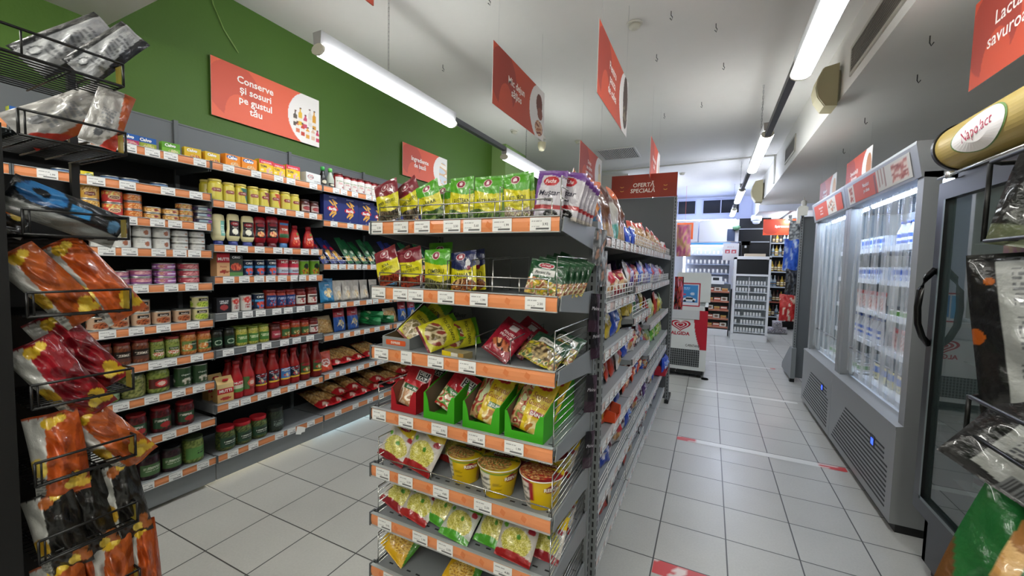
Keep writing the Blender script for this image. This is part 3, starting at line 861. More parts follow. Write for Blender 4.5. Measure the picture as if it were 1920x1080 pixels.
# ------------------------------------------------------------------ the long gondola behind it, shelves face the right aisle
GS = [(1.64, 2.40), (2.40, 3.14), (3.14, 3.84), (3.84, 4.56)]
GZ = [[1.58, 1.305, 1.10, .885, .70, .45, .20], [1.58, 1.345, 1.16, .92, .70, .45, .20], [1.58, 1.33, 1.03, .80, .64, .42, .18], [1.58, 1.33, 1.03, .80, .64, .42, .18]]
GX = -.385
for gi, (y0, y1) in enumerate(GS):
    t = thing('gondola_bay', ORD[gi] + ' bay of the grey gondola along the right aisle, counted from the spice stand', 'shelving', (-.80, (y0 + y1) / 2, 0))
    h = (y1 - y0) / 2
    ob('back_panel', MB().box(-.01, .01, -h, h, .02, 1.62), GREYP, t)
    m = MB()
    if gi == 0:
        pass
    ob('upright', MB().box(.01, .035, -h, -h + .025, 0, 1.63), GREY, t)
    for i, z in enumerate(GZ[gi]):
        sh = ob('shelf', MB().box(.01, -GX * 0 + (GX + .80) - .005, -h + .003, h - .003, z - .022, z - .006).prism([(.02, z - .10), (.02, z - .006), (GX + .795, z - .006), (GX + .795, z - .03)], 'y', -h + .002, -h + .005), GREY, t)
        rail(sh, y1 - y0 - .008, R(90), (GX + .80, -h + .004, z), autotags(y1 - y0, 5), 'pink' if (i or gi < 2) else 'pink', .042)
    mb = MB()
    o = ob('kick_board', MB().box(.34, .36, -h, h, .0, .15), GREY, t)
    for i in ((1, 5, 6) if gi == 0 else (0, 1, 2, 5, 6) if gi == 1 else (0, 1, 4)):
        ob('wire_fence', wire_fence([(GX + .79, -h + .02), (GX + .79, h - .02)], GZ[gi][i] - .005, .07, 3, .07 if i < 2 else .25, .0018), CHROME2, t)
t = thing('gondola_end_post', 'grey slotted post where the spice stand meets the right aisle shelves', 'post')
upright(t, -.402, -.374, 1.612, 1.638, .0, 1.47)
# far end panel
t = thing('grey_end_panel', 'tall grey end panel with slotted posts under the special offer board', 'panel')
ob('panel', MB().box(-1.04, -.378, 4.6, 4.62, .05, 2.2), GREYP, t)
upright(t, -.375, -.345, 4.585, 4.64, .0, 2.21); upright(t, -1.07, -1.04, 4.585, 4.64, .0, 2.21)
ob('foot', MB().box(-.38, -.34, 4.58, 4.9, .0, .04), flat('1a1a1a'), t)
LEV = ['lowest', 'second-lowest', 'middle', 'second-highest', 'top', 'topmost']

# ================================================================== open coolers on the right
STEELG = pm('cooler_grey', '8e9090', .38, .25)
STEELD = pm('cooler_grey_dark', '6b6e70', .42, .2)
INW = pm('cooler_inside', 'e6ebf2', .4)
GLASS = pm('glass_pane', 'e8f2f4', .02, alpha=.16, spec=.8)
STRIP = pm('strip_clear', 'eef4fa', .12, alpha=.34, spec=.9)
LEDM = pm('cooler_led', 'ffffff', .5, emit='cfe2ff', es=LED)
def cooler(y0, y1, label, texts, spec, vents, led):
    """front faces -x at x=0.97; local origin at the near bottom front corner"""
    t = thing('open_cooler', label, 'cooler', (.97, y0, 0))
    L = y1 - y0; D = .80
    mb = MB().box(.0, .03, .0, L, .05, .60, 0)                       # front skirt
    mb.prism([(-.003, .585), (.085, .585), (.085, .622), (-.003, .603)], 'y', -.001, L + .001, 0)
    mb.box(.03, D, 0, .03, .05, .60, 0).box(.03, D, L - .03, L, .05, .60, 0)
    ob('lower_body', mb, STEELG, t)
    ob('plinth', MB().box(.03, D, .01, L - .01, 0, .05), flat('151515'), t)
    g = MB()
    n = 12
    for k in range(n):
        z = .10 + k * .029
        y_a = .10 if k < 9 else .10
        g.box(-.0015, .003, .12 + (k / n) * .02 if k > n - 4 else .08, L * .93 - k * .028, z, z + .011)
    ob('vent_slot', g, flat('3a3c3d', .7), t).__setitem__('kind', 'stuff')
    d = ob('display', MB().box(-.003, .002, L * .22, L * .22 + .075, .36, .435, 0).box(-.0036, -.003, L * .22 + .018, L * .22 + .058, .375, .415, 1), [flat('0c0d12'), pm('display_blue', '2040ff', .4, emit='2a4cff', es=1.6)], t)
    # posts
    for s, (a, b) in (('near', (0, .075)), ('far', (L - .075, L))):
        ob('post', MB().box(.03, .105, a, b, .60, 2.0), STEELG, t)
    # header with slanted fascia
    P = [(-.012, 2.165), (-.012, 2.15), (.02, 1.975), (.10, 1.965), (.16, 1.985), (.16, 2.165)]
    ob('header', MB().prism(P, 'y', 0, L), STEELG, t)
    ob('roof_box', MB().box(.16, D, 0, L, 2.05, 2.16), STEELD, t)
    ob('back_wall', MB().box(D - .03, D, .0, L, .55, 2.05), INW, t)
    ob('inner_floor', MB().box(.09, D - .03, .03, L - .03, .56, .60), INW, t)
    ob('side_glass', MB().box(.105, D - .03, .012, .018, .60, 2.04) if vents else MB().box(.105, D - .03, L - .018, L - .012, .60, 2.04), GLASS, t)
    ob('side_frame', MB().box(.105, D, .005, .025, 2.0, 2.05).box(D - .05, D, .005, .025, .6, 2.05), STEELD, t)
    ob('side_sill', MB().box(.085, D, -.001, .03, .60, .622), STEELG, t)
    ob('light_tube', MB().prism([(.17 + .012 * math.cos(a_ * PI / 4), 1.975 + .012 * math.sin(a_ * PI / 4)) for a_ in range(8)], 'y', .06, L - .06), LEDM, t)
    # poster on the fascia
    Hh = .135; W = L * .86
    mb = MB(); U, V = uvgrid(70, 14)
    x0, z0, x1, z1 = .0165, 1.992, -.0085, 2.13
    def sf(u, v, off=0):
        u = np.asarray(u, float); v = np.asarray(v, float)
        return np.stack([x0 + (x1 - x0) * v - .002 - off, L * .93 - u * W, z0 + (z1 - z0) * v], -1)
    mb.grid(sf(U, V), paint(spec, U, V, 7), smooth=False)
    ps = ob('fascia_poster', mb, PC, t)
    for tx in texts:
        m2 = MB(); add_text(m2, sf, W, Hh, *tx[:4], **tx[5]); ob('lettering', m2, flat(tx[4]), ps)
    # wire shelves inside
    for z in (.62, .86, 1.12, 1.38, 1.64):
        dd = .14 if z < .7 else .26
        mb = MB().box(dd, D - .04, .04, L - .04, z - .012, z)
        mb.box(dd - .01, dd, .04, L - .04, z - .02, z + .022)
        ob('shelf', mb, INW, t)
    # plastic strip curtain
    k = 0; y = .11
    while y < L - .12:
        wv = MB(); U, V = uvgrid(6, 14)
        P_ = np.stack([.062 + .006 * np.sin(5 * V + y * 30) + .004 * np.sin(PI * U) * (1 if k % 2 else -1), y + U * .085, .66 + V * 1.30], -1)
        wv.grid(P_)
        ob('curtain_strip', wv, STRIP, t)
        y += .092; k += 1
    ob('glass_front', MB().box(.085, .091, .08, L - .08, .60, .84), GLASS, t)
    ob('glass_rail', MB().tube([(.085, .08, .845), (.085, L - .08, .845)], .008), STEELD, t)
    return t
meat = ['9c4a42', 'c98a7c', 'e6cfc4', 'b5645a']
cooler(2.93, 4.245, 'near grey open cooler with clear strip curtain and a meat poster on top', [('Mezeluri\npe alese', .36, .5, .026, 'f5ece6', dict(bold=.02))],
       [('f', 'd9d6d0'), ('N', 0, .1, .1, .9, meat, 30), ('r', .12, 0, .54, 1, 'd9583c'), ('r', .0, 0, .02, 1, 'e6e3de'), ('r', .5, .0, .53, .9, '8a4a44'), ('r', .57, .2, .59, 1, 'a07468'), ('r', .62, .3, .635, 1, 'a07468'), ('r', .66, .15, .675, 1, '8a5a50'), ('N', .76, .12, .97, .88, meat, 26)], True, 1)
cooler(4.25, 5.41, 'far grey open cooler with strip curtain and red poster, next to the tall panel', [('Semipreparate\nreale cu\ndelicatese', .28, .5, .02, 'f5ece6', dict(bold=.02))],
       [('f', 'd9583c'), ('r', .52, 0, .80, 1, 'e0ddd8'), ('n', .66, .5, .11, .36, ['c98a6c', 'e6dcd0', '8a6a58'], 30)], False, 1)

# ------------------------------------------------------------------ dairy fridge with a glass door, nearest on the right
FBLK = pm('fridge_black', '121314', .28)
ft = thing('dairy_fridge', 'black glass-door fridge with a gold curved header reading Napolact', 'fridge', (.95, 1.86, 0))
FL, FD = .76, .66                     # local: x depth, y width (0 = near end)
ob('cabinet', MB().box(.05, FD, 0, .03, .06, 1.93).box(.05, FD, FL - .03, FL, .06, 1.93).box(FD - .03, FD, .03, FL - .03, .06, 1.93).box(.05, FD, 0, FL, 1.90, 1.95).box(.05, FD, 0, FL, .06, .30), FBLK, ft)
ob('plinth', MB().box(.08, FD, .02, FL - .02, 0, .06), flat('0a0a0a'), ft)
door = ob('door', MB().box(0, .045, 0, .055, .32, 1.88).box(0, .045, FL - .055, FL, .32, 1.88).box(0, .045, .055, FL - .055, .32, .385).box(0, .045, .055, FL - .055, 1.80, 1.88), FBLK, ft)
ob('door_glass', MB().box(.018, .024, .055, FL - .055, .385, 1.80), pm('fridge_glass', '3c4846', .01, alpha=.62, spec=1.0, ior=2.1), door)
ob('glass_seal', MB().box(-.001, .0, .055, .07, .385, 1.80).box(-.001, .0, FL - .07, FL - .055, .385, 1.80).box(-.001, 0, .055, FL - .055, .385, .40), pm('seal_grey', '5a6463', .3), door)
hp = [(.0, FL - .03, 1.12), (-.03, FL - .035, 1.16), (-.05, FL - .04, 1.22), (-.055, FL - .04, 1.30), (-.05, FL - .04, 1.38), (-.03, FL - .035, 1.44), (.0, FL - .03, 1.48)]
ob('handle', MB().tube(hp, .014, 8), flat('070707', .2), door)
ob('hinge_rod', MB().tube([(-.012, .02, 1.90), (-.012, FL - .02, 1.90)], .007).lathe([(.016, 1.885), (.016, 1.915)], 12, cx=-.012, cy=FL - .12), CHROME, ft)
# curved gold header
prof = []
for k in range(25):
    a_ = -PI / 2 + PI * k / 24
    prof.append((.05 - .105 * math.cos(a_), 2.03 + .10 * math.sin(a_)))
ob('header', MB().prism(prof + [(.6, 2.13), (.6, 1.93)], 'y', 0, FL - .08), pm('header_gold', 'b59d55', .4, .1), ft)
ob('header_trim', MB().prism([(.05 + (p[0] - .05) * 1.07, 2.03 + (p[1] - 2.03) * 1.07) for p in prof] + [(.6, 2.137), (.6, 1.923)], 'y', FL - .08, FL - .06), flat('0b0b0c', .3), ft)
def hs(u, v, off=0):
    a_ = -PI / 2 + PI * np.asarray(v, float)
    return np.stack([.05 - (.105 + off) * np.cos(a_), (FL - .08) * (1 - np.asarray(u, float)), 2.03 + (.10 + off) * np.sin(a_)], -1)
HW, HH = FL - .08, PI * .10
for r_, c_, o_ in ((1.0, '6a8a4a', .0012), (.94, 'ece6df', .0022)):
    mb = MB(); n = 40
    th = np.linspace(0, 2 * PI, n, endpoint=False)
    rr = [0, .5, 1.0]
    ring = [hs(np.array([.47]), np.array([.45]), o_)]
    for q in rr[1:]:
        ring.append(hs(.47 + q * r_ * .25 * np.cos(th) * (1 + .12 * np.cos(2 * th + .6)), .45 + q * r_ * .25 * np.sin(th + .25), o_))
    vs = np.concatenate(ring)
    fs = [(0, 1 + j, 1 + (j + 1) % n) for j in range(n)] + [(1 + j, 1 + n + j, 1 + n + (j + 1) % n, 1 + (j + 1) % n) for j in range(n)]
    mb.add(vs, fs)
    ob('emblem', mb, flat(c_), ft)
mb = MB(); add_text(mb, hs, HW, HH, 'Napolact', .47, .46, .040, off=.0034, shear=.22, bold=.0, rot=.12, maxw=.23)
ob('lettering', mb, flat('b32f4c'), ft)
for z in (.50, .78, 1.06, 1.34, 1.60):
    ob('wire_shelf', MB().box(.12, FD - .04, .04, FL - .04, z - .006, z), pm('fridge_shelf', '8e9696', .4), ft)
ob('inner_liner', MB().box(FD - .035, FD - .03, .03, FL - .03, .30, 1.9), pm('liner', '4c5352', .5), ft)
rnd = random.Random(11)
carton = k_box('milk_carton', .07, .07, .2, [('f', 'dfe3e4'), ('r', 0, .6, 1, .8, '8a2f4a'), ('e', .5, .35, .3, .18, 'b8d0e0')], 'd4d8d8', nu=8, nv=12)
tub = k_can('yoghurt_pot', .042, .075, [('f', 'e6e6e2'), ('r', 0, .3, 1, .7, '9c3a4a')])
for i, z in enumerate((.50, .78, 1.06, 1.34, 1.60)):
    for k in range(6):
        y = 1.86 + .10 + k * .11
        if i % 2: put(carton, (.95 + .20, y, z), R(-90), 'milk carton, %s from near end, %s shelf inside the dairy fridge' % (ORD[k], LEV[i]), 'carton', 'cartons inside the dairy fridge', name='milk_carton')
        else: put(tub, (.95 + .20, y, z), R(-90), 'white pot, %s from near end, %s shelf inside the dairy fridge' % (ORD[k], LEV[i]), 'pot', 'pots inside the dairy fridge', name='yoghurt_pot')

# goods in the open coolers
cool_k = [
    k_box('dairy_pack', .085, .07, .12, [('f', 'e2e8f2'), ('r', 0, .55, 1, .8, '4a6cc0'), ('t', .1, .1, .9, .4, 3, '7a88b0')], 'd8dee8', nu=10, nv=10),
    k_bottle('drink_bottle', [(.03, 0), (.034, .01), (.034, .12), (.014, .17), (.013, .19)], 'd8dde6', [(.015, .188), (.015, .205), (.012, .207)], '3a5ab0', [('f', '5a78c8'), ('r', 0, .3, 1, .6, 'f0f0f0')], (), (.04, .11)),
    k_pouch('cold_meat_pack', .13, .17, .03, [('f', 'd8c9c4'), ('n', .5, .45, .4, .35, meat, 20), ('r', 0, .82, 1, 1, 'c8382e')], (), 'flat', 14, 14, 3),
    k_pouch('cheese_pack', .12, .12, .04, [('f', 'e8d890'), ('r', 0, .5, 1, .85, '3060c0'), ('t', .1, .1, .9, .4, 3, '8a8a60')], (), 'pillow', 14, 14, 4),
    k_can('dip_pot', .045, .06, [('f', 'f0efe8'), ('r', 0, .2, 1, .8, '6a9a50')])]
names = ['blue and white dairy pack', 'small drinks bottle', 'pack of cold meat', 'yellow and blue cheese pack', 'white dip pot']
catn = ['pack', 'bottle', 'pack', 'pack', 'pot']
def stock_cooler(y0, y1, cname, layout):
    for si, (z, kk) in enumerate(zip((.62, .86, 1.12, 1.38, 1.64), layout)):
        k = cool_k[kk]
        x = .97 + (.24 if z < .7 else .34)
        n = int((y1 - y0 - .16) / (k.w + .012)); n = min(n, 12)
        st = (y1 - y0 - .16) / n
        for i in range(n):
            y = y0 + .08 + st * (i + .5)
            put(k, (x, y, z + .001), R(-90) + rnd.uniform(-.1, .1), '%s, %s from near end, %s shelf, %s cooler' % (names[kk], ORD[i], LEV[si], cname), catn[kk], names[kk] + 's in the %s cooler' % cname)
stock_cooler(2.93, 4.245, 'near open', [3, 2, 4, 0, 1])
stock_cooler(4.25, 5.41, 'far open', [4, 1, 2, 0, 0])

# ================================================================== ice cream freezer
WG = pm('freezer_white', 'cfd2ce', .35)
fz = thing('ice_cream_freezer', 'white and red chest freezer lettered ALGIDA with a red heart emblem', 'freezer', (0, 5.85, 0))
FW, FDp = .75, .95                    # local x from -FW..0, y 0..FDp
mb = MB(); U, V = uvgrid(96, 96)
fsf = lambda u, v, off=0: np.stack([(np.asarray(u, float) - 1) * FW, 0 * np.asarray(u, float) - off, .10 + np.asarray(v, float) * .80], -1)
C = paint([('f', 'd9dcd8')], U, V)
zz_ = .10 + V * .80
red = ((U - 1) * FW > -.16 + .08 * np.clip((.80 - zz_) / .40, 0, 1) ** 2) & (zz_ > .385)
C[red] = lin('b3142c')
mb.grid(fsf(U, V), C, smooth=False)
mb.box(-FW, 0, 0, FDp, .10, .90, col='c4c8c6', skip='f')
ob('body', mb, pm('freezer_print', rough=.3, attr=True), fz)
def heart(s_, cx, cz):
    pts = []
    for k in range(48):
        a_ = 2 * PI * k / 48
        x = 16 * math.sin(a_) ** 3; z = 13 * math.cos(a_) - 5 * math.cos(2 * a_) - 2 * math.cos(3 * a_) - math.cos(4 * a_)
        pts.append((cx + s_ * x / 16 * 1.15, cz + s_ * z / 17 * .8))
    return pts
for i, (s_, c_) in enumerate(((.108, 'b3142c'), (.086, 'd9dcd8'), (.070, 'b3142c'), (.046, 'd9dcd8'), (.032, 'b3142c'))):
    ob('heart_emblem', MB().prism(heart(s_, -.325, .695), 'y', -.001 - .0006 * i, -.0004), flat(c_), fz)
m2 = MB(); add_text(m2, fsf, FW, .8, 'ALGIDA', .567, .605, .045, bold=.03, off=.0012, maxw=.25); ob('lettering', m2, flat('b3142c'), fz)
m2 = MB(); add_text(m2, fsf, FW, .8, 'C-PENTANE', .775, .41, .032, bold=.01, off=.0012, maxw=.17); ob('lettering', m2, flat('1c1c1c'), fz)
g = MB().box(-.66, -.08, -.004, .0, .15, .375, 0)
for k in range(22): g.box(-.655 + k * .0262, -.647 + k * .0262, -.006, -.004, .155, .37, 1)
for k in range(7): g.box(-.66, -.08, -.007, -.004, .165 + k * .031, .170 + k * .031, 1)
ob('front_grille', g, [flat('2e3030', .7), flat('7c8080')], fz)
ob('top_rim', MB().box(-FW, 0, 0, .06, .90, .95).box(-FW, 0, FDp - .06, FDp, .90, .95).box(-FW, -FW + .04, 0, FDp, .90, .95).box(-.04, 0, 0, FDp, .90, .95), WG, fz)
ob('glass_lid', MB().box(-FW + .04, -.04, .06, FDp - .06, .92, .93), GLASS, fz)
ob('raised_back', MB().prism([(-.45, .95), (.02, .95), (.02, 1.36), (.0, 1.39), (-.43, 1.39), (-.45, 1.36)], 'y', FDp - .1, FDp - .04), WG, fz)
for x in (-.08, -.62): ob('caster', MB().box(x - .03, x + .03, .05, .12, .05, .10, 0).lathe([(.04, -.015), (.045, 0), (.04, .015)], 14), flat('151515'), fz).matrix_local = Matrix.Identity(4)
ob('ground_base', MB().box(-FW + .03, -.03, .03, FDp - .03, .04, .11), flat('1b1c1c'), fz)
ob('caster_wheel', MB().tube([(-.10, .08, .045), (-.05, .08, .045)], .044, 14), flat('101010'), fz)
ps = thing('freezer_poster', 'red-framed blue poster with a white car standing on the freezer', 'poster', (-.26, 5.86, .951))
ob('frame', MB().box(-.155, .155, -.006, .01, 0, .014).box(-.155, .155, -.006, .01, .296, .31).box(-.155, -.141, -.006, .01, .014, .296).box(.141, .155, -.006, .01, .014, .296), flat('b01a34'), ps)
mb = MB(); U, V = uvgrid(50, 50)
sf = lambda u, v, off=0: np.stack([(np.asarray(u, float) - .5) * .282, -.002 - off + 0 * np.asarray(u, float), .014 + np.asarray(v, float) * .282], -1)
mb.grid(sf(U, V), paint([('f', 'd6dae0'), ('r', .0, .1, .16, .94, '4a9ac8'), ('r', .2, .14, .95, .94, '3b84c0'), ('e', .58, .26, .3, .09, 'e6e8ea'), ('e', .58, .31, .18, .09, 'cfd4d8'), ('r', .44, .28, .74, .35, '1c2430'), ('e', .4, .2, .06, .05, '14181c'), ('e', .78, .2, .06, .05, '14181c'), ('e', .38, .5, .07, .05, 'c04a68'), ('e', .72, .54, .09, .07, 'b8c4d0'), ('t', .3, .72, .6, .86, 2, 'b8d8ee')], U, V, 3), smooth=False)
ob('print', mb, PG, ps)
tag(ob('price_strip', MB().box(-.60, -.10, 5.842, 5.848, .78, .90), pm('strip_white', 'c6c8c8', .3)), 'blank white price strip across the front of the freezer', 'sign')

# ================================================================== floor stickers
def sticker(x0, x1, y, w, ends, label, arrow=None):
    mb = MB(); U, V = uvgrid(60, 6)
    P = np.stack([x0 + U * (x1 - x0), y - w / 2 + V * w, .0012 + 0 * U], -1)
    C = paint([('f', 'd8d8d4')], U, V)
    n = noise2(U, V, 16, 5)
    for a_, b_ in ends: C[(U >= a_) & (U <= b_) & (n > -1.6)] = lin('c9484a')
    if arrow:
        C[((U - arrow) * (x1 - x0) / .03) ** 2 + ((V - .65) * w / .03) ** 2 < 1] = lin('e6d6d2'); C[(abs(U - arrow) * (x1 - x0) < .012) & (V < .6) & (V > .15)] = lin('e6d6d2')
    mb.grid(P, C, smooth=False)
    tag(ob('floor_sticker', mb, pm('sticker_print', rough=.35, attr=True)), label, 'floor sticker', 'distance stickers on the aisle floor')
sticker(-.19, .97, 3.70, .075, [(0, .12), (.86, 1)], 'white floor strip with worn red ends, in front of the near cooler')
sticker(-.19, .93, 5.33, .06, [], 'white floor strip crossing the aisle just before the freezer')
sticker(.05, .93, 7.02, .06, [(.93, 1)], 'thin white floor strip beside the tall slotted panel')
sticker(.05, 1.0, 8.55, .06, [], 'farthest thin white floor strip before the white display case')
sticker(-.185, .75, 2.03, .10, [(0, .30), (.8, 1)], 'red and white floor strip with an arrow at the bottom edge', arrow=.13)

# ================================================================== far end
WC = pm('case_white', 'e6e7e8', .4)
GB = pm('case_inside', '5f6464', .5)
pk_w = k_box('small_white_pack', .034, .03, .088, [('f', 'f0f0ec'), ('r', 0, 0, 1, .3, 'c8ccd0')], 'e4e6e6', nu=6, nv=6)
dc = thing('white_display_case', 'tall white glass-front display case full of small white packs', 'display case', (.44, 9.5, 0))
ob('frame', MB().box(0, .04, 0, .4, .12, 1.70).box(.60, .64, 0, .4, .12, 1.70).box(0, .64, 0, .4, 1.66, 1.72).box(0, .64, 0, .4, 0, .13), WC, dc)
ob('back', MB().box(.04, .60, .38, .4, .12, 1.66), GB, dc)
ob('top_sign_panel', MB().box(.04, .60, 0.005, .03, 1.36, 1.64), flat('16181a'), dc)
ob('crossbar', MB().box(.04, .60, 0, .04, 1.32, 1.36), WC, dc)
ob('glass', MB().box(.04, .60, .01, .016, .13, 1.32), pm('case_glass', 'e8f2f4', .02, alpha=.06, spec=.6), dc)
ob('glass_handle', MB().box(.27, .28, -.002, .01, .9, 1.3), WC, dc)
zz = [.17, .33, .49, .65, .83, .99, 1.13]
for i, z in enumerate(zz):
    ob('shelf', MB().box(.04, .60, .03, .38, z - .010, z), WC, dc)
    n = 10
    for k in range(n):
        if rnd.random() < .12: continue
        put(pk_w, (.44 + .075 + k * .0535, 9.5 + .08, z), rnd.uniform(-.05, .05), 'small white pack, %s from left, %s shelf up in the white display case' % (ORD[k], ORD[i]), 'pack', 'packs in the white display case', sc=1.0)
bx = ob('flat_cardboard_box', MB().box(.62, .98, 9.55, 9.8, 1.722, 1.775), pm('box_cream', 'c9b9a0', .6)); tag(bx, 'flat beige box lying on top of the white display case', 'box')
# snack shelves under the till
sk = thing('snack_shelving', 'low shelving with red price rails and snacks, left of the white display case', 'shelving', (-.35, 9.9, 0))
ob('back', MB().box(0, .76, .3, .32, 0, 1.12), GREYP, sk)
ob('side', MB().box(0, .02, 0, .32, 0, 1.12), GREYD, sk); ob('side', MB().box(.74, .76, 0, .32, 0, 1.12), GREYD, sk)
ob('base', MB().box(0, .76, 0, .3, 0, .14), WC, sk)
sn = [k_box('snack_box', .13, .09, .07, [('f', 'a8402e'), ('r', .1, .4, .9, .8, 'e8d8c8')], '8a5a40', nu=10, nv=8), k_box('biscuit_box', .12, .08, .08, [('f', 'd9d2c6'), ('e', .5, .5, .3, .3, '7a5a44')], 'b8a890', nu=10, nv=8), k_box('wafer_box', .11, .08, .06, [('f', 'c8a25a'), ('r', 0, .2, 1, .5, 'a8382e')], 'a08050', nu=10, nv=8)]
for i, z in enumerate((.20, .38, .57, .76, .97)):
    ob('shelf', MB().box(.02, .74, .0, .3, z - .02, z, 0).box(.02, .74, -.006, 0, z - .035, z + .004, 1), [WC, flat('b0705a')], sk)
    for k in range(5):
        put(sn[(i + k) % 3], (-.35 + .10 + k * .138, 9.9 + .08, z), rnd.uniform(-.1, .1), '%s, %s from left, %s shelf up of the low snack shelving' % (['red snack box', 'pale biscuit box', 'golden wafer box'][(i + k) % 3], ORD[k], ORD[i]), 'box', 'snack boxes below the till')
# till things
tl = thing('receipt_printer', 'white till scale with a dark screen on the counter', 'scale', (.12, 10.0, 1.12))
ob('body', MB().box(-.16, .16, -.1, .1, 0, .06).box(-.10, .12, -.05, .05, .06, .16), WC, tl); ob('screen', MB().box(-.06, .06, -.054, -.05, .08, .14), flat('22262a'), tl)
hp_ = thing('card_terminal', 'dark grey card terminal standing on the counter, left of the white scale', 'terminal', (-.15, 10.0, 1.12)); ob('body', MB().box(-.04, .04, -.03, .03, 0, .16), flat('4a4e52'), hp_)
# lit cigarette dispenser
td = thing('lit_tobacco_cabinet', 'brightly lit cabinet with rows of small white packs behind the till', 'cabinet', (-.60, 10.9, 1.0))
ob('frame', MB().box(0, 1.0, .22, .25, 0, 1.06).box(-.02, .0, 0, .25, 0, 1.06).box(1.0, 1.02, 0, .25, 0, 1.06).box(0, 1.0, 0, .25, 1.04, 1.08), pm('cab_white', 'c8ccd8', .4), td)
ob('light_tube', MB().box(.0, .9, .0, .02, .985, 1.01), pm('cab_light', 'ffffff', .5, emit='e8f0ff', es=9), td)
ob('light_tube', MB().box(-.015, .035, -.01, .0, .2, .9), pm('cab_light2', 'ffffff', .5, emit='e8f0ff', es=4), td)
ob('header_strip', MB().box(.0, 1.0, -.004, 0, 1.03, 1.07), flat('4aa0d8'), td)
for i, z in enumerate((.12, .34, .56, .78)):
    ob('shelf', MB().box(.04, 1.0, .02, .22, z - .02, z), pm('cab_shelf', '9aa6c0', .3), td)
    for k in range(10):
        put(pk_w, (-.60 + .10 + k * .093, 10.9 + .06, 1.0 + z), 0, 'white pack, %s from left, %s row up in the lit cabinet behind the till' % (ORD[k], ORD[i]), 'pack', 'packs in the lit cabinet', sc=1.15)
tag(ob('dark_counter_block', MB().box(-.6, 1.0, 10.85, 11.1, 0, .98), flat('23262a')), 'dark back counter below the lit cabinet', 'counter')
tag(ob('white_wall_panel', MB().box(-1.2, -.32, 11.0, 11.05, 2.10, 2.62), pm('panel_w', 'bcbdc0', .5)), 'left white panel above the lit cabinet', 'panel')
tag(ob('white_wall_panel', MB().box(-.29, .56, 11.0, 11.05, 2.10, 2.62), pm('panel_w', 'bcbdc0', .5)), 'right white panel above the lit cabinet', 'panel')
np_ = thing('price_notice', 'white paper notice with red marks hanging beside the lit cabinet', 'notice', (.39, 10.4, 1.65))
mb = MB(); U, V = uvgrid(24, 24); P = np.stack([(U - .5) * .32, 0 * U, V * .38], -1); mb.grid(P, paint([('f', 'd8d6d8'), ('r', .15, .4, .45, .62, 'c0505a'), ('r', .55, .4, .85, .62, 'c0505a'), ('r', .22, .46, .38, .56, 'd8d6d8'), ('r', .62, .46, .78, .56, 'd8d6d8'), ('t', .3, .75, .7, .85, 1, 'c08a90')], U, V), smooth=False)
ob('paper', mb, PC, np_)
tag(ob('red_folder', MB().prism([(.47, 1.34), (.60, 1.36), (.62, 1.52), (.57, 1.58), (.50, 1.57), (.46, 1.5)], 'y', 10.42, 10.46), flat('d8482e')), 'crumpled red-orange bag hanging below the white notice', 'bag')
tag(ob('wall_socket_frame', MB().box(.44, .56, 10.44, 10.46, 1.14, 1.30).box(.465, .485, 10.436, 10.44, 1.17, 1.28), flat('cfcfcf')), 'small white framed card below the red bag', 'card')
tag(ob('plant_sprig', MB().lathe([(.02, 0), (.07, .03), (.09, .08), (.05, .12)], 9, cx=.5, cy=10.93), flat('5f8468', .8)), 'small green plant at the corner of the right white panel', 'plant').location = (0, 0, 2.36)
tag(ob('dark_poster', MB().box(.32, .48, 10.96, 10.98, 2.12, 2.40).box(.37, .43, 10.955, 10.96, 2.2, 2.28), flat('22304a')), 'small dark blue poster on the right white panel', 'poster')
# dark cabinets and bottle shelves at the back right
tag(ob('dark_back_cabinet', MB().box(.6, 1.27, 11.7, 11.9, 0, 2.72), flat('0f1115', .4)), 'black glossy back cabinet behind the white display case', 'cabinet')
for z in (2.12, 2.44): tag(ob('metal_bar', MB().box(.6, 1.26, 11.67, 11.70, z, z + .03), pm('bar_grey', '9aa0aa', .3, .5)), ('upper' if z > 2.2 else 'lower') + ' thin metal bar across the black back cabinet', 'bar')
cof = thing('coffee_grinder', 'black machine with a white label on the display case counter', 'machine', (.66, 10.2, 1.72)); ob('body', MB().box(-.07, .07, -.05, .05, 0, .34).box(-.09, .09, -.05, .05, .26, .34), flat('08090a', .2), cof); ob('logo_plate', MB().box(-.02, .02, -.054, -.05, .2, .25), flat('c8c8c8'), cof)
tag(ob('machine_stand', MB().box(.55, .78, 10.1, 10.35, 0, 1.718), flat('1a1c20')), 'dark stand hidden behind the white display case', 'stand')
bs = thing('bottle_shelving', 'dark wall shelving with rows of bottles at the far right', 'shelving', (1.30, 11.75, 0))
ob('back', MB().box(0, .85, .3, .32, 0, 2.6), flat('141518'), bs); ob('post', MB().box(-.02, .0, -.02, .0, 0, 2.6), pm('bar_grey'), bs)
btl = [k_bottle('dark_bottle', [(.035, 0), (.038, .01), (.038, .16), (.014, .21), (.013, .27)], c_, [(.015, .265), (.015, .285), (.012, .288)], cc, [('f', lc), ('r', 0, .3, 1, .6, '8a6a3a')], (), (.04, .12), n=12) for c_, cc, lc in (('2a1a16', '8a2020', 'd8cdb8'), ('3a2414', '202020', 'c8c0a0'), ('9aa4a8', 'c0c0c0', '4a6a8a'), ('a88a2a', '202020', 'e0d8c0'))]
bn = ['dark brown bottle', 'brown bottle with black cap', 'clear bottle with blue label', 'amber bottle']
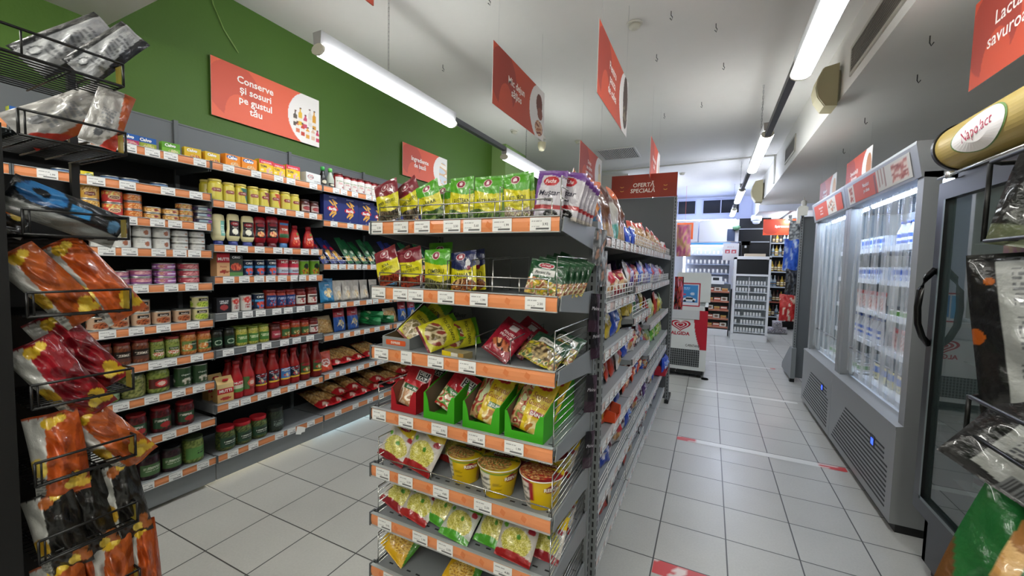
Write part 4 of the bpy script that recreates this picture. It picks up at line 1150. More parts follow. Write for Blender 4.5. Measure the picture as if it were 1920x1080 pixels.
for i, z in enumerate((.32, .68, 1.05, 1.42, 1.80, 2.12)):
    ob('shelf', MB().box(0, .85, .0, .3, z - .02, z, 0).box(0, .85, -.006, 0, z - .03, z + .004, 1), [GREYD, flat('8c4a3a' if i == 1 else '9aa0a8')], bs)
    for k in range(7):
        q = rnd.randrange(4)
        put(btl[q], (1.30 + .06 + k * .075 + .0, 11.75 + .08, z), 0, '%s, %s from left, %s shelf up of the far bottle shelving' % (bn[q], ORD[k], ORD[i]), 'bottle', 'bottles on the far shelving', sc=.95 if i < 5 else .8)
# pile of clear bags at the foot of the bottle shelves
plb = k_pouch('clear_plastic_bag', .22, .16, .12, [('f', 'b8b4bc'), ('n', .5, .5, .4, .3, ['d8d4dc', '8a8694', 'b0a8a8'], 20)], (), 'pillow', 14, 12, 8, 1.6)
for i, (x, y, z) in enumerate(((1.33, 10.9, 0), (1.52, 10.95, 0), (1.42, 10.9, .15), (1.5, 11.0, .28))):
    put(plb, (x, y, z), .2 * i, 'grey clear plastic bag of bottles, %s from the floor up in the far pile' % ORD[i], 'bag', 'clear bags piled below the bottle shelves')
# tall slotted panel beside the far cooler with bags hanging on it
tp = thing('tall_slotted_panel', 'tall grey slotted end panel beyond the far cooler', 'panel')
upright(tp, 1.015, 1.045, 6.35, 6.39, .03, 2.2)
ob('panel', MB().box(1.05, 1.9, 6.38, 6.40, .05, 2.15), GREYP, tp)
ob('foot', MB().prism([(6.3, .05), (7.0, .05), (7.0, .12), (6.45, .45), (6.3, .45)], 'x', 1.0, 1.05), GREY, tp)
ob('foot_pad', MB().box(1.0, 1.05, 6.32, 6.38, .0, .05), flat('101010'), tp)
tag(ob('white_end_cap', MB().prism([(.965, 2.06), (1.0, 2.06), (1.0, 2.16), (1.07, 2.16), (1.08, 2.26), (1.05, 2.28), (.99, 2.28), (.965, 2.25)], 'y', 6.30, 6.345), pm('box_white2', 'e0e0d6', .35)), 'white rounded plastic cap hooked over the top of the slotted panel', 'cap')
def hang_bag(name, pal, loc, W, H, label, rz=0.0, seed=1, group=None, t=.07, mode='pillow', spec=None, cat='bag'):
    k = k_pouch(name, W, H, t, spec or [('f', pal[0]), ('N', 0, 0, 1, 1, pal, 14)], (), mode, 16, 20, seed, 1.4)
    return put(k, loc, rz, label, cat, group)
hang_bag('blue_net_bag', ['2450b8', '3a68d0', '2a5ac8', '9ab0d8'], (.97, 6.45, 1.45), .22, .42, 'bright blue bag hanging on the tall slotted panel', 0, 3)
hang_bag('silver_snack_bag', ['9aa0a4', '50545a', '7a8088', 'b8bcc0'], (1.0, 6.45, 1.85), .18, .26, 'silver and black bag hanging above the blue bag', 0, 5)
hang_bag('dark_snack_bag', ['14161c', '2a2e3a', '50545c', '0c0c10'], (.99, 6.45, 1.12), .18, .36, 'dark bag hanging just below the blue bag', 0, 7)
hang_bag('red_snack_bag', ['b01c20', 'c8383a', 'b8302c', 'd8c8b8'], (.95, 6.45, .78), .20, .36, 'red and cream bag hanging lowest on the slotted panel', 0, 9)
hang_bag('pink_sweets_bag', ['e070a0', 'e890a8', 'f0b0a0', 'ecc090'], (-.27, 4.74, 1.58), .14, .34, 'pink bag of round sweets hanging beside the grey end panel', 0, 11)
hang_bag('red_black_bag', ['d05030', '181414', 'b02030', 'c07080'], (-.30, 4.78, 1.0), .09, .36, 'narrow red and black bag hanging beside the freezer poster', 0, 13)

# ================================================================== goods on the wall shelving
rnd = random.Random(21)
def calvo(key, top, low, c2):
    return k_box('tuna_carton', .105, .05, .085, [('f', low), ('r', 0, .55, 1, 1, top), ('n', .62, .25, .3, .2, [c2, low, 'd8c09a', c2], 22)] + ([('r', 0, .55, 1, 1, low), ('e', .42, .78, .36, .17, '2a64a8')] if key == 'abcde' else []), low, top, [('Calvo', .45, .77, .019, 'f0f0ee', dict(bold=.05, shear=.1, maxw=.085)), ], seed=len(key))
food = ['b5652e', 'e0a860', '8a3a22', 'd8c8a0']
K = {
 'calvoblue': (calvo('a', '1f5aa6', '9aa83a', 'c8c878'), 'blue and green tuna carton', 'carton'),
 'calvored': (calvo('ab', '1f5aa6', 'b0305a', 'd890a0'), 'blue and magenta tuna carton', 'carton'),
 'calvogreen': (calvo('abc', '5a9a2a', '7ab83a', 'd8d8a0'), 'green tuna carton', 'carton'),
 'calvoyel': (calvo('abcd', 'd8b830', 'e0b020', 'c05a30'), 'yellow tuna carton', 'carton'),
 'calvoor': (calvo('abcde', 'e08a20', 'e88a1c', 'e8c890'), 'orange tuna carton', 'carton'),
 'ton': (k_box('tuna_carton', .10, .05, .10, [('f', 'ecc21c'), ('a', .70, .05, 3.1, 0, 'd2344a'), ('n', .7, .3, .22, .24, ['e0a0a0', 'd8d0a0', 'e8c840'], 20), ('e', .2, .3, .12, .08, 'e8d8a0')], 'e0b820', 'c8344a', [('TON', .28, .55, .014, '22304a', dict(bold=.03)), ('DARDANEL', .5, .83, .010, 'f0d8d8', dict(bold=.02, maxw=.08))]), 'yellow and red tuna carton', 'carton'),
 'whitebox': (k_box('white_fish_carton', .13, .05, .08, [('f', 'd8d8d4'), ('e', .3, .62, .2, .2, 'c03038'), ('e', .3, .62, .17, .16, 'e6e2dc'), ('t', .55, .1, .95, .4, 3, '9a9a9a')], 'd0d0cc', None, [('TUNA', .3, .62, .014, '5a2a2a', dict(shear=.2, bold=.02))]), 'white fish carton', 'carton'),
 'tinblue': (k_can('flat_tin', .042, .028, [('f', '1f3f6a'), ('r', 0, .3, 1, .6, '6a8ab0')]), 'flat blue tin', 'tin'),
 'soupyel': (k_pouch('small_yellow_sachet', .06, .04, .02, [('f', 'd8c838'), ('n', .6, .5, .3, .3, ['6a8a2a', 'd8d8c0'], 20)], (), 'pillow', 10, 10, 3), 'small yellow and green sachet', 'sachet'),
 'pateyel': (k_can('pate_tin', .041, .072, [('f', 'd8a848'), ('n', .5, .65, .4, .3, ['c8943a', 'e8c878', 'a8702a'], 18), ('e', .5, .35, .26, .16, '7a2a34')], [('Hamé', .5, .36, .009, 'e8d8b0')]), 'tall yellow pâté tin', 'tin'),
 'patered': (k_can('pate_tin', .041, .066, [('f', 'c03a3a'), ('n', .5, .8, .5, .25, ['e0c878', 'c8943a', 'd86a4a'], 18), ('e', .5, .45, .3, .2, 'e8d8a8'), ('e', .5, .45, .25, .14, '7a2a34')], [('Hamé', .5, .46, .008, 'e8d8b0')]), 'red and yellow pâté tin', 'tin'),
 'pateor': (k_can('pate_tin', .038, .040, [('f', 'c8642a'), ('n', .5, .5, .4, .4, ['e09a4a', 'b85a24', 'e8c080'], 18)]), 'orange pâté tin', 'tin'),
 'patelow': (k_can('pate_tin', .040, .034, [('f', 'd09a48'), ('n', .4, .5, .5, .5, ['e0b868', 'a86a2a', 'e8d0a0'], 18), ('e', .6, .5, .14, .25, '8a3030')]), 'low golden pâté tin', 'tin'),
 'pate': (k_can('pate_tin', .039, .035, [('f', 'b0602a'), ('n', .5, .5, .5, .5, ['c88a3a', '9a4a24', 'd8b070', '7a8a3a'], 20)]), 'brown vegetable pâté tin', 'tin'),
 'tinpur': (k_can('fish_tin', .046, .032, [('f', '2a2a44'), ('r', .1, .2, .9, .7, '9ab0b8'), ('e', .7, .45, .2, .3, '8a4a90')]), 'flat purple and silver tin', 'tin'),
 'whitecan': (k_can('white_tin', .042, .062, [('f', 'cfcfca'), ('e', .62, .42, .14, .26, 'a0644a'), ('t', .1, .6, .5, .85, 3, '9a9a96')]), 'white tin with a round brown picture', 'tin'),
 'whitelow': (k_can('white_tin', .042, .038, [('f', 'd4d4d0'), ('t', .1, .3, .9, .6, 2, '9a9a96'), ('e', .7, .4, .1, .2, 'b08870')]), 'low white tin', 'tin'),
 'pink': (k_can('ham_tin', .054, .042, [('f', '9a5070'), ('n', .55, .55, .35, .4, ['c88a98', 'd8b0b0', 'a05a6a'], 16), ('r', 0, 0, 1, .3, '7a4a80')]), 'wide pink and purple ham tin', 'tin'),
 'pinkpur': (k_can('ham_tin', .054, .040, [('f', '8a4a90'), ('n', .4, .55, .35, .4, ['b07a6a', 'c8a0a8', 'a04a80'], 16), ('r', .5, .3, 1, .6, 'd8c0e0')]), 'wide purple tuna tin', 'tin'),
 'pinkred': (k_can('ham_tin', .054, .040, [('f', 'a03a48'), ('n', .5, .5, .4, .4, ['c86a70', 'd8a0a0', '8a2a3a'], 16)]), 'wide red ham tin', 'tin'),
 'beanb': (k_can('bean_tin', .045, .072, [('f', 'b89a80'), ('r', .2, .62, .8, .92, '14100e'), ('n', .5, .3, .35, .26, ['8a4428', 'b0603a', '5a2a1c'], 16)], [('Atelier', .5, .74, .009, 'e0d8d0')]), 'beige bean tin with a black band', 'tin'),
 'beang': (k_can('pea_tin', .045, .072, [('f', 'c8c090'), ('r', .2, .66, .8, .92, '14100e'), ('n', .5, .3, .4, .3, ['90a830', 'b8c850', '6a8a28'], 16)], [('Atelier', .5, .76, .009, 'e0d8d0')]), 'cream tin with green peas', 'tin'),
 'jz': (k_jar('bean_jar', .036, .112, '6a3224', '7a2a20', [('f', '2c2420'), ('r', 0, .0, 1, .3, '5a3a30'), ('t', .15, .5, .85, .8, 2, 'c8b8a8')], [('ZAMA', .5, .62, .01, 'e0d8c8')], blobs=['5a2a1c', '7a4028', '8a5434']), 'brown jar with a dark label', 'jar'),
 'jg': (k_jar('stew_jar', .036, .118, '8a9a48', '8a3028', [('f', '8a9a50'), ('n', .5, .25, .4, .22, ['d8d0b8', 'c03a2a', 'e0e0d0'], 16), ('r', .2, .5, .8, .8, '2a4a2c')], [('Olympia', .5, .64, .008, 'e8e0d0')], blobs=['7a8a3a', '98a050', '5a6a2a']), 'olive jar with red lid and green label', 'jar'),
 'jo': (k_jar('spread_jar', .038, .122, 'c07a3a', 'a03a28', [('f', '7a9050'), ('r', .55, .1, 1, .9, '2c4a34'), ('n', .3, .4, .28, .3, ['d89a50', 'c05a2a', 'e0c898'], 16)], [('Zacuscă', .6, .7, .008, 'e8e0d0')], blobs=['b86a30', 'c88444', 'a05a28']), 'orange spread jar with a green label', 'jar'),
 'jlow': (k_jar('green_jar', .037, .08, '5a7a34', '3a5a2a', [('f', '9ab090'), ('t', .1, .3, .9, .7, 2, '3a5a3a')], (), blobs=['4a6a2a', '6a8a3a', '8a9a50']), 'low green jar', 'jar'),
 'jbig': (k_jar('gherkin_jar', .052, .125, '6a7038', '2a3a24', None, (), blobs=['7a8040', '8a8a50', '4a5424', '9a9a60']), 'wide gherkin jar', 'jar'),
 'jbigg': (k_jar('gherkin_jar', .050, .130, '6a7a30', '3a4a28', [('f', '5a2420'), ('e', .5, .5, .25, .38, 'c83a3a'), ('e', .5, .5, .15, .22, 'e8c8b8')], (), blobs=['78883a', '94a04c', '5a6a2a'], lz=(.2, .62)), 'wide pickle jar with a red round label', 'jar'),
 'capcan': (k_can('mushroom_tin', .042, .115, [('f', '2f4a2c'), ('n', .55, .25, .3, .18, ['d8d4c8', 'b8b0a0', '3a4a30'], 14), ('r', .15, .5, .85, .72, '27402a')], [('ciuperci', .5, .62, .011, 'd8e0d0')]), 'dark green mushroom tin', 'tin'),
 'jred': (k_jar('beetroot_jar', .045, .13, '4a1418', '8a1c20', [('f', '2a4a30'), ('e', .6, .3, .25, .25, 'a02a2a'), ('t', .1, .6, .7, .85, 2, 'c8c8b8')], [('Olympia', .45, .7, .009, 'e0d8d0')], blobs=['4a1216', '6a1a20', '380c10']), 'dark red pepper jar', 'jar'),
 'jdark': (k_jar('olive_jar', .050, .135, '241418', '1c1c1e', [('f', '4a6a40'), ('t', .15, .4, .85, .8, 3, 'c0c8b0')], [('Olympia', .5, .7, .009, 'd8d8c8')], blobs=['2a1620', '3a2028', '1c1014']), 'dark purple jar with a green label', 'jar'),
 'jgreenl': (k_jar('cucumber_jar', .052, .145, '64743a', '3a4a2a', [('f', '5a8a48'), ('t', .5, .4, .95, .8, 2, '20301c')], (), blobs=['6a7a3a', '8a9850', '4c5c28']), 'large green cucumber jar', 'jar'),
 'choc': (k_jar('dark_spread_jar', .036, .095, '4a1c18', '2a1210', [('f', 'b8a8a0'), ('e', .5, .5, .4, .35, '9a3a3a'), ('t', .1, .7, .9, .9, 1, '5a2020')], ()), 'small dark red jar with a white label', 'jar'),
 'cirio': (k_can('tomato_tin', .0375, .108, [('f', '16233c'), ('n', .55, .28, .36, .26, ['c83a30', 'd8604a', '3a78b8'], 14), ('r', .05, .52, .95, .66, '4a94c8'), ('e', .5, .82, .4, .13, '101c30')], [('CIRIO', .5, .82, .013, 'e6e6e2', dict(bold=.03))]), 'dark blue tomato tin', 'tin'),
 'mutti': (k_can('tomato_tin', .0375, .108, [('f', 'c8344a'), ('a', .76, 0, 1, 0, 'a01c2c'), ('r', .0, .1, 1, .35, 'a8c0d0'), ('r', .0, .38, 1, .5, 'd8c8c8')], [('MUTTI', .5, .85, .014, 'f0e8e0', dict(bold=.03)), ('POLPA', .5, .25, .012, '8a2030')]), 'red and pale tomato tin', 'tin'),
 'greencan': (k_can('pesto_tin', .036, .100, [('f', '6a9a2a'), ('n', .5, .25, .4, .25, ['b83a24', '8aa82a', '5a3a1a'], 14), ('e', .5, .62, .25, .2, '14241a')], ()), 'bright green sauce tin', 'tin'),
 'wcan': (k_can('tomato_tin', .040, .112, [('f', 'cac6c0'), ('n', .5, .75, .38, .22, ['b02a24', 'c8504a', 'd8b8a8'], 12), ('t', .3, .2, .7, .5, 2, '9a3030')], [('polpă', .5, .4, .010, 'a02828')]), 'white tin with a tomato picture', 'tin'),
 'blackbox': (k_box('black_sauce_carton', .075, .05, .085, [('f', '15161c'), ('e', .5, .35, .28, .18, 'a03a3a'), ('t', .2, .6, .8, .85, 2, 'c0c0c0')], '101014', None, [('Cirio', .5, .68, .010, 'd8d8d8')]), 'small black sauce carton', 'carton'),
 'sauceb': (k_jar('sauce_jar', .037, .112, '8a2a1c', '7a1c1c', [('f', '22386a'), ('n', .5, .3, .3, .3, ['c84a3a', '22386a', '7a8ab0'], 14), ('t', .1, .6, .9, .85, 2, 'c0c8e0')], (), lz=(.15, .8)), 'red sauce jar with a blue label', 'jar'),
 'saucer': (k_jar('sauce_jar', .040, .118, '6a1814', '5a1414', [('f', 'cfc6bc'), ('n', .5, .4, .25, .25, ['a03030', 'd8c8c0'], 12), ('r', .1, .7, .9, .85, '3a2a2a')], (), lz=(.15, .7)), 'dark red sauce jar with a white label', 'jar'),
 'olive': (k_jar('olive_jar', .033, .125, '1c1e18', '121614', [('f', '1f3a28'), ('e', .5, .4, .3, .28, 'b8c8b0'), ('e', .5, .4, .24, .2, '24402c')], (), blobs=['20201a', '2e2e22', '14140f']), 'black olive jar', 'jar'),
 'pick': (k_jar('pepper_jar', .035, .118, '9a9a3a', '6a7a2c', [('f', '4a7a3a'), ('t', .15, .45, .85, .8, 2, 'd0d8b0')], (), blobs=['a8a844', 'c0b858', '7a8430']), 'yellow-green pepper jar', 'jar'),
 'jamr': (k_jar('sauce_jar', .036, .105, '5a2018', '4a1814', [('f', 'a03a4a'), ('t', .15, .4, .85, .7, 2, 'e0d0c8')], ()), 'brown jar with a pink-red label', 'jar'),
 'jamg': (k_jar('sauce_jar', .037, .112, 'a03a20', '8a1c1c', [('f', '3a5a34'), ('n', .5, .35, .3, .3, ['b04a2a', '5a7a40', 'd8c090'], 14)], (), blobs=['9a3a1c', 'b0502c', '7a2a14']), 'red pesto jar with a green label', 'jar'),
 'jamw': (k_jar('jam_jar', .040, .135, '8a1c20', '4a1416', [('f', 'ddd8d2'), ('n', .7, .25, .22, .2, ['c03040', '90182a', 'ddd8d2'], 14), ('t', .1, .55, .8, .7, 2, '6a8a4a')], [('75%', .4, .45, .014, 'c03a40')], lz=(.08, .85), span=2.6), 'red jam jar with a white label', 'jar'),
 'ghk': (k_jar('pickle_jar', .050, .135, '3c4a2c', 'b3202a', [('f', '2a4a34'), ('e', .5, .5, .35, .35, '1c2c22'), ('t', .2, .3, .8, .7, 2, 'c8d0c0')], (), lidh=.02, blobs=['46542e', '60703c', '2c3820', '6a6a34']), 'pickle jar with a bright red lid', 'jar'),
 'ghkb': (k_jar('pickle_jar', .048, .145, '1c241c', '1a1e1c', [('f', '26302a'), ('t', .15, .2, .85, .8, 4, '7a8a80')], (), lidh=.02, blobs=['1c241c', '2a3428', '3a4434']), 'black-lidded dark jar', 'jar'),
 'muttibox': (k_box('passata_carton', .082, .06, .15, [('f', 'd8a878'), ('r', 0, .58, 1, 1, 'b81c28'), ('e', .55, .2, .35, .07, '9a2a1c'), ('r', .6, .18, 1, .22, '9a5a2a')], 'c89868', None, [('MUTTI', .5, .74, .017, 'f2e8e0', dict(bold=.04)), ('Passata', .5, .42, .010, 'a03028')]), 'tall cream and red passata carton', 'carton'),
 'ciriobox': (k_box('sauce_carton', .085, .06, .145, [('f', '3a4238'), ('n', .5, .45, .4, .18, ['c03a2c', 'd86a4a', '9a2a20'], 10), ('r', 0, 0, 1, .2, '5a8a4a'), ('r', .0, .82, 1, 1, '10141c')], '242a24', None, [('CIRIO', .5, .9, .014, 'e6e6e2', dict(bold=.02))]), 'dark sauce carton with a tomato bowl', 'carton'),
 'barilla': (k_box('pasta_carton', .16, .04, .20, [('f', '1c2a6a'), ('e', .5, .50, .30, .10, 'c01c30'), ('d', 0, 0, 9, '000000')], '182460', '1c2a6a', [('Barilla', .5, .5, .020, 'f0ece8', dict(bold=.04, shear=.15)), ('PENNE RIGATE', .5, .92, .007, 'c8ccd8'), ('n.73', .5, .08, .007, 'c8ccd8')], nu=40, nv=40), 'dark blue pasta carton', 'carton'),
}
# pasta pictures on the blue cartons
def penne():
    k = K['barilla'][0]
    mb = MB(); sf = plane_surf(.16, .20, -.02)
    for (cu, cv, a) in ((.42, .72, -.7), (.62, .68, -1.0), (.60, .78, -.55), (.42, .33, .9), (.58, .28, .75), (.55, .36, .5)):
        c_, s_ = math.cos(a), math.sin(a)
        q = [(-.028, -.006), (.024, -.006), (.030, .006), (-.022, .006)]
        P = np.array([(cu + (x * c_ - y * s_) / .16, cv + (x * s_ + y * c_) / .2) for x, y in q])
        mb.add(sf(P[:, 0], P[:, 1], .001), [(0, 1, 2, 3)])
    k.parts.append(('pasta_picture', mb.mesh('pasta_picture', flat('e0a848'))))
penne()
def mustard(c1, c2):
    return k_jar('mustard_jar', .036, .125, 'c8b83a', 'c9b860', [('f', 'cfc04a'), ('d', 1, .4, .75, c1) if c1 != 'cfc04a' else ('f', 'cfc04a'), ('d', 1, .4, 1.0, c2), ('e', .48, .62, .28, .14, '8a2030')], [('OLYMPIA', .48, .63, .008, 'e8dcc0', dict(maxw=.03))], lz=(.08, .88), span=2.8)
K['mus1'] = (mustard('cfc04a', 'b8a838'), 'yellow mustard jar', 'jar')
K['mus2'] = (mustard('2a6a5a', '1c5048'), 'mustard jar with a teal label corner', 'jar')
K['mus3'] = (mustard('7a2a28', '5a1c1c'), 'mustard jar with a dark red label', 'jar')
K['mus4'] = (mustard('c8502a', 'b0401c'), 'mustard jar with an orange label', 'jar')
sq = [(.036, 0), (.040, .006), (.041, .05), (.036, .10), (.038, .13), (.034, .165), (.022, .18), (.02, .182)]
# these stand on their caps: cap below, body above
def squeeze(name, body, capc, spec, texts, H=.19, r=.042):
    prof = [(r * .62, .028), (r * .80, .034), (r * .98, .055), (r, .075), (r * .86, .105), (r * .88, .135), (r * .92, .165), (r * .80, H - .006), (r * .5, H)]
    return k_bottle(name, prof, body, [(r * .66, 0), (r * .70, .003), (r * .66, .030)], capc, spec, texts, (.062, .158), 1.9, .62)
K['mayo'] = (squeeze('mayonnaise_bottle', 'e2d9a8', '22307a', [('f', '15161a'), ('e', .5, .8, .4, .13, '8a2028'), ('e', .5, .3, .26, .2, 'e8e4d0')], [('OLYMPIA', .5, .8, .008, 'e8e0d0', dict(maxw=.035)), ('Maioneză', .5, .58, .007, 'e8e4d0')], .2), 'cream mayonnaise bottle with a black label', 'bottle')
K['mayo2'] = (squeeze('mayonnaise_bottle', 'e2d9a8', '22307a', [('f', 'd8d0a0'), ('r', .55, 0, 1, 1, '78b8a8'), ('t', .6, .2, .95, .8, 4, 'e8f0e8')], (), .2), 'cream mayonnaise bottle with a turquoise label', 'bottle')
K['ketchup'] = (squeeze('ketchup_bottle', '8a101c', '5a0c14', [('f', '15141a'), ('e', .5, .86, .4, .12, '8a2028'), ('n', .5, .25, .32, .18, ['d86a3a', 'e8b878', 'c03a20'], 12)], [('KETCHUP', .5, .58, .008, 'e0d8d0', dict(maxw=.04))], .2), 'dark red ketchup bottle with a black label', 'bottle')
K['ketsmall'] = (squeeze('ketchup_bottle', '9a2018', '3a6a9a', [('f', 'a8301c'), ('r', 0, .75, 1, 1, '3a7ab0'), ('r', 0, 0, 1, .25, '2a5a34')], [('TOMI', .5, .5, .012, 'e8e0d0', dict(bold=.03))], .15, .034), 'small ketchup bottle with a blue cap band', 'bottle')
K['ketround'] = (k_bottle('ketchup_bottle', [(.036, 0), (.044, .01), (.046, .05), (.036, .10), (.022, .135), (.020, .15)], '9a141c', [(.021, .148), (.021, .17), (.016, .172)], '8a101c', [('f', 'b82818'), ('r', .5, .8, .8, 1, '5a8a3a'), ('n', .5, .3, .4, .25, ['d84a2a', 'b8202a', 'e88a5a'], 12)], [('tomi', .5, .6, .02, 'e8d8c8', dict(bold=.03, rot=.2))], (.02, .12), 1.8, .65), 'round-bellied red ketchup bottle', 'bottle')
passp = [(.038, 0), (.041, .008), (.041, .03), (.039, .035), (.041, .04), (.041, .12), (.038, .145), (.024, .185), (.020, .20), (.020, .235)]
def passata(name, spec, texts, content='8a1a18'):
    return k_bottle(name, passp, content, [(.0215, .232), (.0215, .252), (.019, .254)], '7a1418', spec, texts, (.045, .125), 2.2)
K['passm'] = (passata('passata_bottle', [('f', 'c8c8b0'), ('r', 0, .6, 1, 1, 'c0283a'), ('r', 0, 0, 1, .3, '5a8a4a')], [('MUTTI', .5, .78, .014, 'f0e8e0', dict(bold=.03))], 'a01c20'), 'red passata bottle with a red and green label', 'bottle')
K['passc'] = (passata('passata_bottle', [('f', '8a2420'), ('r', 0, 0, .4, 1, '4a6a3a'), ('e', .6, .5, .3, .3, 'c8584a'), ('e', .6, .5, .18, .18, 'd8b8a8')], (), 'a0282a'), 'plain-shouldered red passata bottle', 'bottle')
K['passd'] = (passata('passata_bottle', [('f', '141a2c'), ('r', 0, 0, 1, .12, 'd8b038'), ('e', .5, .82, .45, .13, 'b8c8d8'), ('e', .5, .82, .4, .09, '7a1c24'), ('n', .5, .35, .3, .2, ['c83a2a', '3a4a6a', 'd8c09a'], 10)], [('Suc roșii', .5, .6, .009, 'e0e0e0')]), 'passata bottle with a black and gold label', 'bottle')
K['passb'] = (passata('passata_bottle', [('f', '3a74b0'), ('r', 0, 0, 1, .14, 'd8b038'), ('e', .5, .84, .45, .13, 'b8c8d8'), ('n', .5, .4, .3, .2, ['c83a2a', '6a9ac8', 'd8c09a'], 10)], [('OLYMPIA', .5, .84, .009, '7a1c24')]), 'passata bottle with a bright blue label', 'bottle')
K['passg'] = (passata('passata_bottle', [('f', '34502c'), ('r', 0, 0, 1, .14, 'd8b038'), ('e', .5, .84, .45, .13, '8a2028'), ('n', .5, .4, .3, .2, ['c83a2a', '6a8a48', 'd8c09a'], 10)], (), '6a1814'), 'passata bottle with a green label', 'bottle')
mc = k_box('passata_carton', .095, .07, .12, [('f', 'd8b070'), ('r', 0, .45, 1, .78, 'b81c28'), ('r', 0, .78, 1, 1, 'd8c088'), ('e', .5, .2, .34, .08, 'b0302a')], 'c8a060', None, [('MUTTI', .5, .62, .018, 'f2e8e0', dict(bold=.04))])
rf = MB().prism([(-.035, .12), (.035, .12), (0, .165)], 'x', -.0475, .0475); mc.parts.append(('gable_top', rf.mesh('gable_top', flat('d8b878'))))
cp = MB().lathe([(.017, .0), (.017, .016), (.014, .018)], 14); 
for i_, v_ in enumerate(cp.v): cp.v[i_] = (v_[0], v_[1] * .7 - .028 - v_[2] * .5, v_[2] * .85 + .138)
mc.parts.append(('screw_cap', cp.mesh('screw_cap', flat('c01c28', .3))))
K['mcarton'] = (mc, 'cream and red gable-top passata carton', 'carton')
soyp = [(.027, 0), (.029, .006), (.029, .07), (.02, .095), (.012, .115), (.011, .135)]
K['soyd'] = (k_bottle('soy_sauce_bottle', soyp, '0e0a0a', [(.0145, .125), (.0155, .15), (.012, .155)], '3a9a4a', [('f', '1c1412'), ('e', .5, .6, .3, .25, 'c8c0a8')], (), (.01, .06)), 'dark soy sauce bottle with a green cap', 'bottle')
K['soyl'] = (k_bottle('soy_sauce_bottle', soyp, 'a8aea0', [(.0145, .125), (.0155, .15), (.012, .155)], '6ac05a', [('f', '16181a'), ('e', .5, .6, .3, .25, 'c8c0a8')], (), (.008, .04)), 'clear bottle with a light green cap', 'bottle')

BAYN = {'A': 'jar-and-tin bay', 'B': 'sauce bay', 'C': 'pasta bay'}
STACK = {'pateyel2': ('pateyel', 2), 'patered2': ('patered', 2), 'pateor3': ('pateor', 3), 'patelow2': ('patelow', 2), 'pate3': ('pate', 3), 'tinpur3': ('tinpur', 3),
         'whitecan2': ('whitecan', 2), 'whitelow3': ('whitelow', 3), 'pink2': ('pink', 2), 'pinkpur3': ('pinkpur', 3), 'pinkred3': ('pinkred', 3),
         'bean1': ('beanb', 1), 'bean2': ('beanb', 2), 'bean2g': ('beanb', 1), 'beang': ('beang', 2)}
POS3 = {1: [''], 2: ['lower ', 'upper '], 3: ['bottom ', 'middle ', 'top ']}
ROWS = {}
def stock(rowname, z, items):
    bay = rowname[0]; lvl = int(rowname[1:])
    for i, (key, y, wd) in enumerate(items):
        kk, n = STACK.get(key, (key, 1))
        if kk not in K: continue
        k, look, cat = K[kk]
        same = [q[2] for q in items if q[0][:3] == key[:3]]
        wd = .25 * wd + .75 * sum(same) / len(same)
        sc = min(1.25, max(.8, wd / k.w)) if wd < .12 else 1.0
        if k.w > .12: sc = min(1.1, max(.9, wd / k.w))
        for s_ in range(n):
            lab = '%s%s, %s from left, %s shelf, %s' % (POS3[n][s_], look, ORD[i], ORD[lvl - 1], BAYN[bay])
            x = -2.815 - max(.045, k.w * sc / 2 if 'carton' not in look else .035)
            put(k, (x, y + rnd.uniform(-.002, .002) * (n > 1), z - .0035 + s_ * (k.h * sc + .0008)), R(90) + rnd.uniform(-.12, .12), lab, cat, look + 's on the wall shelves', sc=sc)
        # a second row of jars and bottles close behind the first, seen between them
        if bay == 'B' and lvl in (2, 6, 7) or bay == 'A' and lvl in (7,):
            if k.w < .12 and n == 1:
                put(k, (-2.815 - k.w * sc * 1.62, y + rnd.uniform(-.004, .004), z - .0035), R(90) + rnd.uniform(-.4, .4), '%s behind front row, %s from left, %s shelf, %s' % (look.split(' with')[0], ORD[i], ORD[lvl - 1], BAYN[bay]), cat, look + 's in the second row', sc=sc)
stock('A1', 2.045, [('calvoblue', 0.716, 0.054), ('calvoblue', 0.782, 0.065), ('calvogreen', 0.855, 0.066), ('calvored', 0.932, 0.074), ('calvogreen', 1.024, 0.076), ('calvored', 1.091, 0.049), ('calvoblue', 1.169, 0.098), ('calvogreen', 1.282, 0.104), ('calvoyel', 1.393, 0.102), ('calvoyel', 1.498, 0.103)])
stock('A2', 1.847, [('tinblue', 0.836, 0.054), ('soupyel', 0.926, 0.047), ('tinblue', 1.014, 0.068), ('tinblue', 1.093, 0.09), ('tinblue', 1.226, 0.09)])
stock('A3', 1.664, [('pateyel2', 0.842, 0.077), ('pateyel2', 0.928, 0.087), ('patered2', 1.018, 0.085), ('pateor3', 1.102, 0.078), ('patelow2', 1.187, 0.083), ('patelow2', 1.274, 0.081), ('pate3', 1.347, 0.08), ('tinpur3', 1.444, 0.104)])
stock('A4', 1.498, [('whitecan2', 0.966, 0.072), ('whitecan2', 1.049, 0.086), ('whitecan2', 1.139, 0.085), ('whitecan2', 1.227, 0.084), ('whitelow3', 1.317, 0.087), ('whitelow3', 1.407, 0.087)])
stock('A5', 1.298, [('pink2', 1.031, 0.072), ('pink2', 1.126, 0.113), ('pinkpur3', 1.243, 0.116), ('pinkred3', 1.363, 0.119)])
stock('A6', 1.068, [('bean1', 0.944, 0.08), ('bean2', 1.029, 0.082), ('bean2', 1.119, 0.09), ('bean1', 1.216, 0.102), ('bean2g', 1.319, 0.099), ('beang', 1.416, 0.095)])
stock('A7', 0.865, [('jz', 0.956, 0.084), ('jz', 1.036, 0.071), ('jz', 1.115, 0.083), ('jg', 1.192, 0.066), ('jg', 1.267, 0.077), ('jo', 1.349, 0.088), ('jo', 1.432, 0.078)])
